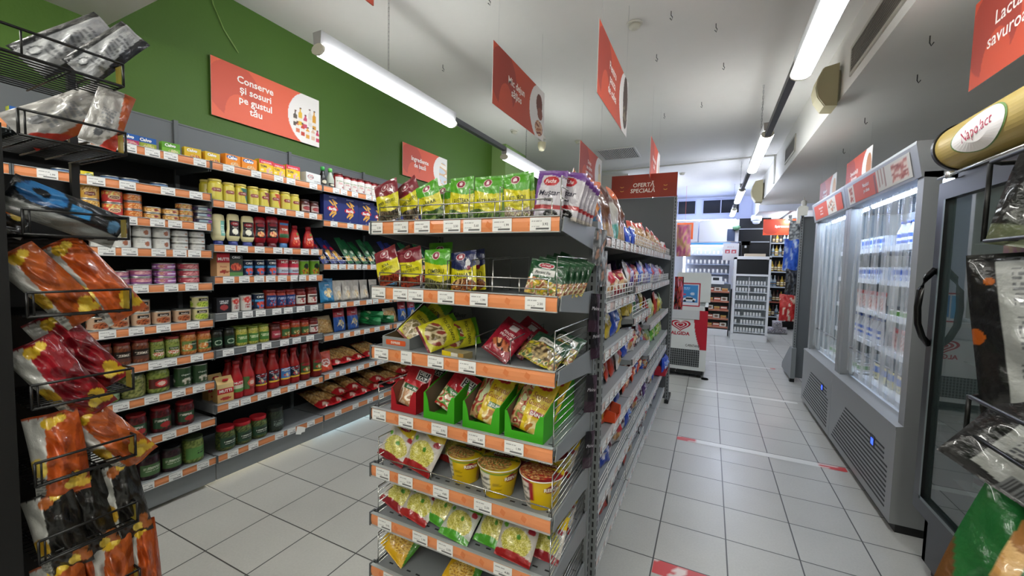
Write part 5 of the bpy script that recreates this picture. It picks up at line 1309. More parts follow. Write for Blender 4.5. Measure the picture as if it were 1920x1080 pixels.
stock('A8', 0.673, [('jlow', 0.984, 0.073), ('jbig', 1.081, 0.114), ('jbigg', 1.195, 0.11), ('capcan', 1.316, 0.089), ('capcan', 1.406, 0.086)])
stock('A9', 0.438, [('jred', 0.987, 0.092), ('jred', 1.088, 0.088), ('jred', 1.202, 0.106), ('jred', 1.323, 0.093)])
stock('A10', 0.183, [('jdark', 1.14, 0.107), ('jdark', 1.248, 0.102), ('jgreenl', 1.366, 0.111)])
stock('B1', 2.045, [('calvoor', 1.617, 0.102), ('calvoor', 1.723, 0.103), ('ton', 1.84, 0.103), ('ton', 1.934, 0.077), ('ton', 2.044, 0.125), ('whitebox', 2.212, 0.147)])
stock('B2', 1.815, [('mus1', 1.518, 0.087), ('mus1', 1.596, 0.069), ('mus2', 1.673, 0.079), ('mus1', 1.755, 0.076), ('mus3', 1.829, 0.072), ('mus4', 1.909, 0.08), ('mus1', 1.989, 0.08), ('mus1', 2.064, 0.07), ('choc', 2.15, 0.083), ('choc', 2.233, 0.073)])
stock('B3', 1.537, [('mayo2', 1.532, 0.076), ('mayo', 1.623, 0.094), ('mayo', 1.715, 0.089), ('ketchup', 1.799, 0.079), ('ketchup', 1.89, 0.104), ('ketsmall', 1.976, 0.067), ('ketround', 2.069, 0.102), ('ketround', 2.186, 0.104)])
stock('B4', 1.336, [('muttibox', 1.541, 0.083), ('ciriobox', 1.626, 0.088), ('cirio', 1.706, 0.071), ('cirio', 1.787, 0.075), ('cirio', 1.874, 0.083), ('mutti', 1.963, 0.088), ('mutti', 2.051, 0.079), ('greencan', 2.139, 0.079), ('greencan', 2.232, 0.088)])
stock('B5', 1.1, [('blackbox', 1.545, 0.087), ('wcan', 1.619, 0.054), ('wcan', 1.694, 0.089), ('cirio', 1.782, 0.079), ('sauceb', 1.865, 0.087), ('sauceb', 1.944, 0.071), ('sauceb', 2.018, 0.078), ('saucer', 2.103, 0.091), ('saucer', 2.204, 0.111)])
stock('B6', 0.865, [('olive', 1.508, 0.067), ('olive', 1.583, 0.07), ('pick', 1.663, 0.077), ('pick', 1.741, 0.07), ('pick', 1.816, 0.074), ('jamr', 1.9, 0.077), ('jamg', 1.977, 0.077), ('jamg', 2.06, 0.09), ('jamg', 2.14, 0.07), ('saucer', 2.217, 0.083)])
stock('B7', 0.511, [('mcarton', 1.544, 0.095), ('passm', 1.626, 0.062), ('passc', 1.699, 0.091), ('passd', 1.789, 0.081), ('passd', 1.88, 0.101), ('passb', 1.969, 0.086), ('passd', 2.048, 0.081), ('passg', 2.137, 0.099), ('passg', 2.244, 0.105)])
stock('B8', 0.183, [('ghk', 1.558, 0.11), ('ghk', 1.667, 0.108), ('ghk', 1.777, 0.111), ('ghkb', 1.903, 0.124)])
stock('C1', 2.045, [('soyd', 2.32, 0.061), ('soyl', 2.393, 0.063), ('jamw', 2.473, 0.088), ('jamw', 2.554, 0.074), ('jamw', 2.627, 0.071), ('jamw', 2.706, 0.086), ('jamw', 2.791, 0.084), ('jamw', 2.873, 0.08), ('jamw', 2.954, 0.083), ('jamw', 3.039, 0.087)])
stock('C2', 1.772, [('barilla', 2.399, 0.18), ('barilla', 2.578, 0.169), ('barilla', 2.768, 0.198)])
# ---- soft packs in the pasta bay
def bagk(name, W, H, t, spec, texts=(), mode='stand', seed=1, nu=20, nv=24, cr=1.0, mat=None): return k_pouch(name, W, H, t, spec, texts, mode, nu, nv, seed, cr, mat=mat)
pasta = ['d8b070', 'c89a58', 'e0c48c', 'b8864a']
blueb = bagk('pasta_bag', .135, .20, .06, [('f', '2a86b8'), ('n', .55, .4, .3, .2, ['d8b878', 'e8d8a8', '2a86b8'], 16), ('r', 0, .85, 1, 1, '1c6a9a')], [('pasta', .5, .72, .014, 'e8f0f4')], seed=2)
whb = bagk('flour_bag', .10, .19, .07, [('f', 'c2bdb4'), ('n', .5, .3, .3, .2, ['c8a070', 'd8c8a8', 'b0a898'], 14), ('e', .5, .6, .3, .12, 'ddd8d0')], (), seed=4, cr=1.5)
clr = bagk('noodle_nest_bag', .17, .15, .07, [('f', 'b8a88a'), ('w', .75, .05, 5, 0, pasta, 24)], (), 'pillow', 6)
rbb = bagk('rice_bag', .12, .20, .06, [('f', 'a81c28'), ('r', 0, .0, 1, .62, '2a5aa8'), ('n', .5, .3, .3, .2, ['d8c078', '3a5a9a', 'e0d8b0'], 16)], [('Orez', .5, .76, .014, 'e8e0e0')], seed=8)
orb = bagk('popcorn_bag', .13, .17, .05, [('f', 'd0482a'), ('e', .5, .45, .32, .2, 'e8d8c8'), ('e', .5, .45, .25, .14, 'c84a3a')], [('Hăis', .5, .46, .02, 'f0e8e0', dict(bold=.04))], seed=10)
rollg = bagk('noodle_roll_bag', .30, .075, .06, [('f', '1f7a44'), ('r', .0, 0, .25, 1, 'c8ccc0'), ('n', .5, .5, .12, .5, ['2a9a50', '1a5a34', 'c8d8b0'], 10)], (), 'pillow', 12)
lie = bagk('pasta_bag', .13, .30, .07, [('f', 'b98f60'), ('N', 0, .22, 1, .9, pasta + ['8a5a34'], 26), ('r', 0, 0, 1, .22, 'b51c22'), ('r', 0, .9, 1, 1, 'b51c22'), ('e', .5, .1, .2, .06, 'e0c8b8')], (), 'pillow', 14, cr=1.2)
def stand(k, x, y, z, label, cat='bag', lean=.0, rz=90, group=None, sc=1.0):
    M = settle(k, Matrix.Translation((x, y, z)) @ Matrix.Rotation(R(rz), 4, 'Z') @ Matrix.Rotation(-lean, 4, 'X') @ Matrix.Scale(sc, 4), z - .009)
    return put(k, None, M=M, label=label, cat=cat, group=group)
ZP = {4: 1.103 + .006, 5: .839 + .006, 6: .52 + .006, 7: .183 + .006}
for j, y0 in enumerate((2.26, 3.06)):
    pl = 'pasta bay' if j == 0 else 'bay behind the spice stand'
    stand(blueb, -2.87, y0 + .11, ZP[4], 'bright blue pasta bag on the fourth shelf down, ' + pl, lean=.12)
    for i, yy in enumerate((.225, .325, .42, .53, .65)):
        stand(whb, -2.88, y0 + yy, ZP[4], 'white flour bag, %s from left, fourth shelf down, %s' % (ORD[i], pl), lean=.1 + .02 * i, sc=.95, rz=90 + rnd.uniform(-4, 4), group='white flour bags')
    stand(clr, -2.90, y0 + .11, ZP[5], 'clear bag of pale noodle nests, fifth shelf down, ' + pl, lean=.35)
    for i, yy in enumerate((.245, .395)):
        stand(rbb, -2.88, y0 + yy, ZP[5], '%s red and blue bag on the fifth shelf down, %s' % (('left', 'right')[i], pl), lean=.1, group='red and blue bags')
    for i, (yy, dz) in enumerate(((.60, .0), (.62, .055), (.76, .0))):
        M = Matrix.Translation((-2.97, y0 + yy - .03, ZP[5] + .03 + dz)) @ Matrix.Rotation(R(100 if i else 84), 4, 'Z') @ Matrix.Rotation(R(-90), 4, 'Y') @ Matrix.Translation((0, 0, -.0375))
        M = Matrix.Translation((-2.93, y0 + yy + .0, ZP[5] + .002 + dz)) @ Matrix.Rotation(R(12 + 5 * i), 4, 'Z')
        put(rollg, None, M=M, label='green noodle roll pack, %s, fifth shelf down, %s' % (('lower one', 'upper one', 'rightmost one')[i], pl), cat='pack', group='green noodle packs')
    stand(orb, -2.86, y0 + .09, ZP[6], 'orange bag with a round white badge, sixth shelf down, ' + pl, lean=.25)
    for i in range(5):
        y = y0 + .20 + i * .125
        M = Matrix.Translation((-2.84, y, ZP[6] + .035)) @ Matrix.Rotation(R(90 + (i % 3 - 1) * 8), 4, 'Z') @ Matrix.Rotation(R(-72), 4, 'X') @ Matrix.Scale(.93, 4)
        if y < y0 + .78: put(lie, None, M=M, label='red-ended pasta bag lying down, %s from left, sixth shelf down, %s' % (ORD[i], pl), cat='bag', group='lying pasta bags on the sixth shelf')
    for i in range(5):
        y = y0 + .08 + i * .145
        for l_ in range(1 + (i in (1, 2, 4))):
            M = Matrix.Translation((-2.84, y + l_ * .03, ZP[7] + .037 + l_ * .065)) @ Matrix.Rotation(R(90 + (i % 2 * 14 - 6)), 4, 'Z') @ Matrix.Rotation(R(-78), 4, 'X') @ Matrix.Scale(1.12, 4)
            put(lie, None, M=M, label='%spasta bag lying down, %s from left, bottom shelf, %s' % ('upper ' if l_ else '', ORD[i], pl), cat='bag', group='lying pasta bags on the bottom shelf')
# spaghetti packs leaning behind the wire
spb = bagk('spaghetti_pack', .07, .27, .03, [('f', '22306e'), ('N', .15, .15, .85, .5, ['d8a850', 'c89440', '2a3a7a'], 10), ('e', .5, .6, .3, .06, 'b81c2c')], (), 'pillow', 16)
spg = bagk('spaghetti_pack', .07, .27, .03, [('f', '1c5a34'), ('N', .15, .1, .85, .3, ['d8b868', '2a6a40', 'c8a050'], 10), ('e', .5, .45, .28, .07, 'b8c8b0')], (), 'pillow', 18)
for j, y0 in enumerate((2.26, 3.06)):
    pl = 'pasta bay' if j == 0 else 'bay behind the spice stand'
    for i in range(8):
        k_ = spb if i < 3 else spg
        M = Matrix.Translation((-2.86, y0 + .09 + i * .088, 1.428)) @ Matrix.Rotation(R(90), 4, 'Z') @ Matrix.Rotation(R(-32 - (i % 3) * 5), 4, 'X') @ Matrix.Rotation(R(-14 + 6 * (i % 2)), 4, 'Y')
        put(k_, None, M=M, label='%s spaghetti pack leaning back, %s from left, wire-fenced shelf, %s' % ('blue' if i < 3 else 'dark green', ORD[i], pl), cat='pack', group='spaghetti packs')
# more boxes and jars in the hidden bays
for i in range(4):
    put(K['barilla'][0], (-2.87, 2.93 + i * .185, 1.772 - .003), R(90), 'dark blue pasta carton farther right, %s from the spice stand edge' % ORD[i], 'carton', 'pasta cartons behind the stand')
for i in range(5):
    put(K['jamw'][0], (-2.86, 3.13 + i * .1, 2.045 - .003), R(90), 'jam jar at the far end of the top shelf, %s one' % ORD[i], 'jar', 'far jam jars')
    put(K['jg'][0], (-2.86, 3.15 + i * .1, 1.103 + .19 if 0 else 1.772 - .003), R(90), 'x', 'jar') if 0 else None
for z, kk in ((2.045, 'calvoor'), (1.664, 'pateyel'), (1.298, 'pink'), (.865, 'jg'), (.438, 'jred')):
    for i in range(5):
        put(K[kk][0], (-2.865, .12 + i * .115, z - .0035), R(90), '%s, %s from left, behind the crisps rack, height %s' % (K[kk][1].split(' with')[0], ORD[i], {2.045: 'one', 1.664: 'two', 1.298: 'three', .865: 'four', .438: 'five'}[z]), K[kk][2], 'goods behind the crisps rack')

# ================================================================== goods on the spice stand
herb = ['2a4a1c', '4a6a2c', '1c3014', '6a8a40', '8a9a5a']
pep = ['1c1814', '4a4034', '6a5a48', '2a2420', '8a7a60']
F = (0, -1, 0)
def badge(l, cu, cv, r=.013, W=.1, H=.14):
    """round maroon badge with a pale ring and a small crown"""
    l += [('e', cu, cv, r * 1.15 / W * 1.25, r * 1.05 / H, 'e0c8c8'), ('e', cu, cv, r / W * 1.25, r * .9 / H, '8a1c34'), ('r', cu - .5 * r / W, cv - .35 * r / H, cu + .5 * r / W, cv + .0, 'e8d8dc'), ('e', cu - .35 * r / W, cv + .2 * r / H, .16 * r / W, .3 * r / H, 'e8d8dc'), ('e', cu, cv + .28 * r / H, .16 * r / W, .35 * r / H, 'e8d8dc'), ('e', cu + .35 * r / W, cv + .2 * r / H, .16 * r / W, .3 * r / H, 'e8d8dc')]
    return l
def spice(name, top, txt, pic, W=.105, H=.145, small=None, seed=1, th=.012):
    sp = [('f', 'cfc61c'), ('a', .66, .055, 3.4, 2.2, top), ('w', .26, .05, 5.5, 1.0, pic, 26)]
    badge(sp, .5, .84, .0125, W, H)
    tx = [(txt, .5, .46, th, '23301a', dict(maxw=W * .74, bold=.005))]
    if small: tx.append((small, .5, .38, .004, '3a4a24', dict(maxw=W * .5)))
    return k_pouch(name, W, H, .018, sp, tx, 'flat', 56, 72, seed, .8)
G1, M1 = '4c9c1c', '7a1a2c'
sk_ = {
 'pipern': spice('pepper_sachet', M1, 'PIPER NEGRU', pep, seed=3, small='măcinat'), 'pipern2': spice('pepper_sachet', M1, 'PIPER NEGRU', pep, seed=4, small='boabe'),
 'marar': spice('dill_sachet', G1, 'MĂRAR', herb, seed=5, small='frunze uscate', th=.014), 'marar_b': spice('dill_sachet', G1, 'MĂRAR', herb, seed=6),
 'leustean': spice('lovage_sachet', G1, 'LEUȘTEAN', herb, W=.10, seed=7, small='frunze', th=.014), 'patrunjel': spice('parsley_sachet', G1, 'PĂTRUNJEL', herb, W=.11, seed=8, small='frunze'),
 'usturoi': spice('garlic_sachet', G1, 'USTUROI', ['b8a890', '6a4a5a', 'd8d0b8', '7a7a3a', 'c8b8a0'], W=.095, seed=9, small='granulat', th=.014), 'ust_b': spice('garlic_sachet', G1, 'USTUROI', ['b8a890', '6a4a5a', 'd8d0b8'], W=.095, seed=10),
 'boia': spice('paprika_sachet', M1, 'BOIA\nDE ARDEI', ['7a2418', '9a3a20', '5a1810'], H=.125, seed=11, th=.010), 'boia2': spice('paprika_sachet', M1, 'BOIA\nDE ARDEI IUTE', ['7a2418', '9a3a20', '5a1810'], H=.125, seed=12, th=.010), 'boia_b': spice('paprika_sachet', M1, 'BOIA', ['7a2418', '9a3a20'], H=.125, seed=13),
 'cimbru': spice('thyme_sachet', G1, 'CIMBRU', ['5a5a3a', '3a3a24', '8a8a5a', '2a2a1c'], H=.132, seed=14, small='frunze', th=.014), 'cimbru_b': spice('thyme_sachet', G1, 'CIMBRU', ['5a5a3a', '3a3a24'], H=.15, seed=15),
}
sp = [('f', 'cfc61c'), ('a', .62, -.1, 3.1, 0, '1c2450'), ('r', 0, .66, 1, 1, '1c2450'), ('n', .5, .15, .5, .16, ['7a3a20', 'b0703a', '4a2414', 'd8b080'], 18), ('e', .72, .68, .1, .1, 'd8d8d8'), ('e', .74, .56, .08, .06, '8a1c34')]
badge(sp, .42, .86, .0125)
sk_['carnati'] = k_pouch('sausage_spice_sachet', .105, .125, .018, sp, [('CÂRNAȚI', .52, .38, .013, '23301a', dict(maxw=.08)), ('Condimente pentru', .5, .52, .0045, '3a4a24')], 'flat', 56, 72, 17, .8)
sk_['carn_b'] = sk_['carnati']
mu = [('f', 'bcb8c0'), ('a', .86, .05, 3.4, .6, '6a3a8a'), ('d', -1, .2, -.0, '6a3a8a'), ('e', .5, .78, .28, .10, 'b01c24'), ('r', 0, 0, 1, .08, 'c8c0b8'), ('r', 0, .22, 1, .30, 'a81c24'), ('e', .64, .11, .24, .09, '181818')]
sk_['mustar'] = k_pouch('mustard_seed_bag', .10, .155, .03, mu, [('Muștar', .5, .52, .017, '1c1a30', dict(shear=.2, bold=.01)), ('Boabe', .52, .40, .009, '1c1a30', dict(bold=.03)), ('Fuchs', .5, .78, .012, 'f0e0e0', dict(shear=.2)), ('Boabe', .64, .11, .007, 'd8d8d8')], 'stand', 48, 60, 19, .9)
oe = [('f', '1f4a2c'), ('e', .45, .82, .22, .09, 'd8d8d8'), ('e', .45, .82, .19, .07, 'a83040'), ('r', .1, .52, .7, .70, 'd0d0cc'), ('w', .42, .05, 5, 1, ['c8a828', '6a8a30', 'b86a3a', 'd8d0a0', '8a4a2a'], 26)]
sk_['oetk'] = k_pouch('vegetable_seasoning_sachet', .13, .11, .02, oe, [('Piccant Fix', .4, .61, .009, '22302c', dict(shear=.15, maxw=.07)), ('OETKER', .45, .82, .006, 'f0e8e8')], 'flat', 44, 44, 23)
ge = [('f', 'c6c020'), ('a', .78, .05, 4, 0, '4a8a1c'), ('n', .5, .32, .46, .26, ['c8b088', '9a8a5a', 'e0d0b0', '7a6a3a'], 16), ('r', 0, .0, 1, .06, '8a3a2a')]
sk_['gela'] = k_pouch('gelatine_sachet', .13, .17, .02, ge, [('GELATIN', .5, .66, .014, '2a3414', dict(maxw=.1))], 'flat', 36, 44, 25)
sk_['dafin'] = k_pouch('bay_leaf_sachet', .13, .18, .03, [('f', 'c2bc24'), ('a', .86, .04, 4, 0, '5a9a1c'), ('n', .5, .34, .44, .24, ['b0a080', '6a5a34', 'd0c09a', '8a3a30'], 14), ('r', 0, 0, 1, .05, '7a2a30')], [('FOI DE DAFIN', .5, .70, .014, '2a3414', dict(maxw=.11))], 'flat', 36, 44, 26)
sk_['maroon'] = k_pouch('steak_spice_sachet', .12, .17, .03, [('f', '8a1428'), ('n', .5, .3, .38, .12, ['6a2a1c', 'b0603a', '3a1810', 'd8a070'], 14), ('r', .35, .72, .65, .86, 'c8c0c0'), ('r', 0, 0, 1, .08, '6a0e1c')], [('PENTRU\nFRIPTURĂ', .5, .56, .011, 'e0d0d0', dict(maxw=.08)), ('KOTÁNYI', .5, .92, .008, 'e0d0d0')], 'flat', 40, 48, 27)
sk_['nuts'] = k_pouch('green_seasoning_sachet', .14, .16, .03, [('f', '2a4a34'), ('r', .2, .62, .85, .78, 'c8c4bc'), ('w', .58, .04, 4, 1, ['b8a828', '5a6a2c', '8a5a3a', 'c8b878', '3a5a30'], 24), ('n', .5, .32, .32, .2, ['4a3a28', '8a7a5a', 'b8a070'], 26)], [('Piccant Fix', .5, .70, .010, '22302c', dict(shear=.15, maxw=.08))], 'flat', 40, 44, 29)
dk = [('f', 'b01824'), ('r', .38, .70, .92, .90, 'e6e2e0'), ('a', 2, 0, 1, 0, 'ffffff')]
def delik(name, band, pic, txt, seed):
    s = [('f', 'b81826'), ('w', .40, .08, 3, 1.5, pic, 14), ('r', .1, .36, 1, .48, band), ('r', .44, .64, .93, .88, 'ece8e4'), ('r', .47, .66, .90, .86, '15151a')]
    return k_pouch(name, .125, .19, .035, s, [('DELI\nKAT', .685, .76, .014, 'f0eeea', dict(bold=.045, maxw=.045)), (txt, .5, .42, .011, 'f0eeea', dict(shear=.15, bold=.02))], 'stand', 44, 60, seed)
sk_['deli1'] = delik('meat_flavour_sachet', '2a5a34', ['d8c0a0', 'b88a60', 'e8dcc8', '9a6a48'], 'Gust Mami', 31)
sk_['deli2'] = delik('vegetable_flavour_sachet', '2f7a34', ['b81c1c', 'd8c8a0', '4a8a34', 'c0302a', 'e8e0c8'], 'Legume', 33)
def mag(name, txt, bc, seed):
    s = [('f', 'd6b81c'), ('e', .62, .86, .24, .065, 'b01420'), ('d', -1, -.15, -.38, '8a4a30'), ('N', 0, 0, .34, 1, ['a0482c', '6a8a3a', 'd0a878', '9a2a24', 'c8d0a0'], 14), ('n', .72, .13, .24, .14, ['d8b860', 'e8d8a0', 'b0702a'], 16), ('r', .50, .30, .95, .40, bc)]
    return k_pouch(name, .125, .19, .035, s, [('Maggi', .62, .865, .010, 'e8c83a', dict(bold=.03)), ('Secretul\nGustului', .66, .60, .019, '8a2a20', dict(shear=.2, bold=.0, maxw=.075)), (txt, .72, .35, .011, 'f0eee8', dict(bold=.03, maxw=.05))], 'stand', 48, 60, seed)
sk_['mag1'] = mag('seasoning_sachet', 'LEGUME', '2a6a3a', 35)
sk_['mag2'] = mag('seasoning_sachet', 'GĂINĂ', 'a02a2c', 37)
nood = ['c8c050', 'd8d078', 'a8a038', 'e0d890', 'b8b048']
def noodle(name, base, top, foot, seed, txt='REEVA'):
    s = [('f', base), ('a', .74, .05, 5, 1, top), ('e', .5, .86, .24, .09, '8a1c2c'), ('n', .5, .36, .42, .26, nood, 60), ('e', .56, .46, .07, .05, '4a8a2a'), ('b', .13, .05, 3.2, .0, foot), ('e', .86, .64, .09, .06, '9a2430'), ('e', .12, .6, .06, .05, '5a9a2a')]
    return k_pouch(name, .13, .18, .045, s, [(txt, .5, .86, .012, 'f0e8d8', dict(bold=.04))], 'pillow', 48, 60, seed, 1.2)
sk_['nr'] = noodle('instant_noodle_bag', 'c4beb4', 'd8b81c', '8a1c24', 41)
sk_['nr2'] = noodle('instant_noodle_bag', 'c0bab0', 'd8b81c', 'a02424', 42)
sk_['ng'] = noodle('instant_noodle_bag', 'b8bcb0', '5a9a2a', '4a9a2a', 43)
sk_['ngy'] = noodle('instant_noodle_bag', 'b8bcb0', 'd0c020', '4a9a2a', 44)
sk_['ny'] = k_pouch('instant_noodle_bag', .13, .18, .045, [('f', 'd8a81c'), ('n', .5, .4, .42, .26, ['d8a840', 'e8c870', 'b07a28'], 50), ('e', .5, .86, .24, .08, '8a1c2c'), ('d', 1, .3, 1.0, '4a8a2a'), ('e', .2, .7, .12, .08, 'b8302a')], [('REEVA', .5, .86, .012, 'f0e8d8', dict(bold=.04))], 'pillow', 48, 60, 45, 1.2)

def lab(n, *a): return n
def between(key, P0, P1, w, label, cat='sachet', nrm=F, group=None, kind=None, clampw=True):
    k = kind or sk_[key]
    M = axis_matrix(P0, P1, nrm, k.h, k.w, w)
    if P0[0] < -.35 and P0[1] > 1.1:
        for zi, ez in enumerate(EZ):
            if abs(P0[2] - ez) < .03: M = settle(k, M, ez - .0110 + (.003 if 'tray' in label or 'display box' in label else 0), None, None if zi == 5 else 1.174)
    return put(k, None, M=M, label=label, cat=cat, group=group)
for key, P0, P1, w_, lb in (
 ('pipern', (-1.105, 1.195, 1.60), (-1.150, 1.215, 1.753), .115, 'maroon and yellow pepper sachet at the left end of the top shelf, leaning left'),
 ('pipern2', (-1.0, 1.22, 1.60), (-1.080, 1.245, 1.738), .112, 'second maroon pepper sachet from the left on the top shelf'),
 ('marar', (-.903, 1.20, 1.60), (-.951, 1.215, 1.734), .104, 'green-topped sachet reading MĂRAR, leaning left on the top shelf'),
 ('marar_b', (-.893, 1.255, 1.60), (-.915, 1.27, 1.748), .085, 'green-topped sachet half hidden behind the one reading MĂRAR'),
 ('leustean', (-.786, 1.195, 1.60), (-.792, 1.21, 1.759), .097, 'upright green sachet reading LEUȘTEAN on the top shelf'),
 ('patrunjel', (-.683, 1.195, 1.60), (-.682, 1.21, 1.757), .108, 'upright green sachet reading PĂTRUNJEL on the top shelf'),
 ('usturoi', (-.570, 1.195, 1.60), (-.583, 1.21, 1.757), .092, 'green sachet reading USTUROI on the top shelf'),
 ('ust_b', (-.566, 1.245, 1.60), (-.585, 1.26, 1.762), .088, 'sachet directly behind the one reading USTUROI'),
 ('mustar', (-.470, 1.20, 1.597), (-.458, 1.225, 1.755), .098, 'purple and silver mustard seed bag at the front right of the top shelf'),
 ('boia', (-1.10, 1.195, 1.358), (-1.150, 1.215, 1.49), .115, 'maroon paprika sachet at the left end of the second shelf'),
 ('boia_b', (-1.07, 1.255, 1.358), (-1.125, 1.275, 1.49), .105, 'maroon paprika sachet behind the leftmost one on the second shelf'),
 ('boia2', (-1.0, 1.205, 1.358), (-1.036, 1.22, 1.497), .115, 'second paprika sachet from the left on the second shelf'),
 ('cimbru', (-.884, 1.195, 1.358), (-.892, 1.21, 1.508), .110, 'green sachet reading CIMBRU on the second shelf'),
 ('cimbru_b', (-.92, 1.265, 1.358), (-.928, 1.28, 1.536), .110, 'taller sachet behind the one reading CIMBRU'),
 ('carnati', (-.775, 1.205, 1.358), (-.793, 1.225, 1.497), .106, 'navy and yellow sachet reading CÂRNAȚI on the second shelf'),
 ('carn_b', (-.765, 1.26, 1.358), (-.785, 1.275, 1.503), .100, 'navy sachet behind the one reading CÂRNAȚI'),
 ('gela', (-1.10, 1.27, 1.150), (-1.03, 1.36, 1.25), .09, 'yellow gelatine sachet standing in the grey display box'),
 ('gela', (-1.09, 1.34, 1.150), (-1.00, 1.42, 1.29), .09, 'rear yellow gelatine sachet in the grey display box'),
 ('dafin', (-.935, 1.18, 1.150), (-.86, 1.31, 1.20), .11, 'yellow bay leaf sachet lying flat beside the grey display box'),
 ('dafin', (-.90, 1.24, 1.145), (-.81, 1.37, 1.17), .105, 'lower bay leaf sachet under the first, its corner sticking out'),
 ('maroon', (-.645, 1.19, 1.143), (-.595, 1.30, 1.24), .105, 'front maroon spice sachet between the wire dividers'),
 ('maroon', (-.617, 1.27, 1.148), (-.56, 1.38, 1.235), .10, 'maroon spice sachet behind the front one, leaning right'),
 ('nuts', (-.484, 1.175, 1.145), (-.462, 1.30, 1.205), .13, 'green seasoning sachet lying at the right end of the third shelf'),
 ('nuts', (-.46, 1.27, 1.150), (-.44, 1.41, 1.215), .12, 'second green seasoning sachet behind, third shelf right'),
 ('deli1', (-1.035, 1.215, .900), (-1.005, 1.285, 1.045), .115, 'red sachet with a checked badge in the red display tray'),
 ('deli1', (-1.015, 1.275, .900), (-.985, 1.37, 1.055), .115, 'rear red sachet behind the red display tray'),
 ('deli2', (-.858, 1.225, .900), (-.80, 1.30, 1.03), .112, 'red and green sachet in the leftmost green display tray'),
 ('mag1', (-.700, 1.22, .900), (-.660, 1.30, 1.065), .118, 'yellow seasoning sachet with vegetables in the middle green tray'),
 ('mag1', (-.675, 1.27, .900), (-.635, 1.36, 1.075), .118, 'rear yellow sachet in the middle green tray'),
 ('mag2', (-.535, 1.215, .900), (-.495, 1.29, 1.065), .118, 'yellow seasoning sachet with chicken in the rightmost green tray'),
 ('mag2', (-.515, 1.265, .900), (-.475, 1.35, 1.07), .118, 'rear yellow sachet in the rightmost green tray'),
 ): between(key, P0, P1, w_, lb)
for i in range(5):
    between('mustar', (-.435, 1.235 + .045 * i, 1.597), (-.405 - .001 * i, 1.25 + .045 * i, 1.745 - .004 * i), .11, 'purple and silver bag in the wire-sided row at the right, %s back' % ORD[i], 'bag', (-.2, -1, 0), 'mustard seed bags in a row')
for i in range(5):
    between('oetk', (-.475 + .006 * i, 1.195 + .035 * i, 1.358), (-.462 + .012 * i, 1.235 + .035 * i, 1.468), .13, 'green sachet with a badge at the right of the second shelf, %s back' % ORD[i], 'sachet', F, 'green seasoning sachets')
# little yellow carton lying down
k_ = k_box('yellow_small_carton', .10, .05, .022, [('f', '8a7a60'), ('r', 0, 0, .42, 1, 'd8c01c'), ('r', .44, .1, .74, .9, 'd8d4c8')] + [('r', .46 + .035 * i, .15, .475 + .035 * i, .85, '22201c') for i in range(8)] + [('r', .76, .3, 1, 1, 'a8803a')], 'a8986a', '9a9070')
put(k_, (-.795, 1.20, EZ[2] - .012), R(-8), 'tiny yellow carton with a barcode lying on the third shelf', 'carton')
# small red-white bag under the mustard bag is part of its print; trays:
def tray(name, x0, x1, y0, y1, z, hf, hb, colr, label, inner='7a6650', notch=True, txt=None, ins=.0025):
    t = thing(name, label, 'display tray', ((x0 + x1) / 2, y0, z + .0008))
    w2 = (x1 - x0) / 2; D = y1 - y0
    s = MB()
    for sx in (-1, 1):
        a_, b_ = (sx * w2, sx * (w2 - ins)) if sx < 0 else (sx * (w2 - ins), sx * w2)
        s.prism([(0, 0), (0, hf), (D * .25, hf * 1.25), (D, hb), (D, 0)], 'x', a_, b_)
    s.box(-w2 + ins, w2 - ins, 0, D, 0, ins); s.box(-w2 + ins, w2 - ins, D - ins, D, ins, hb)
    if notch:
        s.box(-w2 + ins, w2 - ins, 0, ins, ins, hf * .30)
        s.prism([(-w2 + ins, hf * .3), (-w2 + .026, hf * .3), (-w2 + .018, hf * .72), (-w2 + .008, hf), (-w2 + ins, hf)], 'y', 0, ins)
        s.prism([(w2 - ins, hf), (w2 - .012, hf), (w2 - .026, hf * .72), (w2 - .032, hf * .3), (w2 - ins, hf * .3)], 'y', 0, ins)
    else:
        s.box(-w2 + ins, w2 - ins, 0, ins, ins, hf)
    ob('tray_body', s, pm('card_' + colr, colr, .5), t)
    i_ = MB()
    for sx in (-1, 1):
        xx = sx * (w2 - ins - .0006)
        i_.prism([(ins, ins), (ins, hf * .98), (D * .25, hf * 1.2), (D - ins, hb - .003), (D - ins, ins)], 'x', min(xx, xx - sx * .0005), max(xx, xx - sx * .0005))
    i_.box(-w2 + ins * 2, w2 - ins * 2, D - ins * 1.5, D - ins * 1.1, ins, hb - .003)
    ob('inner_lining', i_, flat(inner, .8), t)
    return t
zt = EZ[3] - .012
tray('red_display_tray', -1.085, -.965, 1.185, 1.33, zt, .085, .10, 'a81a24', 'red notched display tray at the left of the fourth shelf', '8a4a38')
tray('green_display_tray', -.925, -.79, 1.18, 1.44, zt, .095, .175, '3ea81c', 'leftmost bright green display tray on the fourth shelf')
tray('green_display_tray', -.755, -.61, 1.18, 1.46, zt, .092, .175, '3ea81c', 'middle bright green display tray on the fourth shelf')
tray('green_display_tray', -.590, -.452, 1.18, 1.50, zt, .090, .185, '3ea81c', 'rightmost green display tray, at the front corner of the fourth shelf')
zt = EZ[2] - .012
t = tray('grey_display_box', -1.145, -1.01, 1.20, 1.47, zt, .042, .165, '8e9292', 'grey cardboard box reading EXPRESS, left end of the third shelf', '6e5a3c', False)
ob('lettering_badge', MB().prism([(-.045 + .004 * math.cos(a), .021 + .010 * math.sin(a)) for a in [PI / 2 + PI * k / 6 for k in range(7)]] + [(.045 + .004 * math.cos(a), .021 + .010 * math.sin(a)) for a in [-PI / 2 + PI * k / 6 for k in range(7)]], 'y', -.0008, 0), flat('d85a2c'), t)
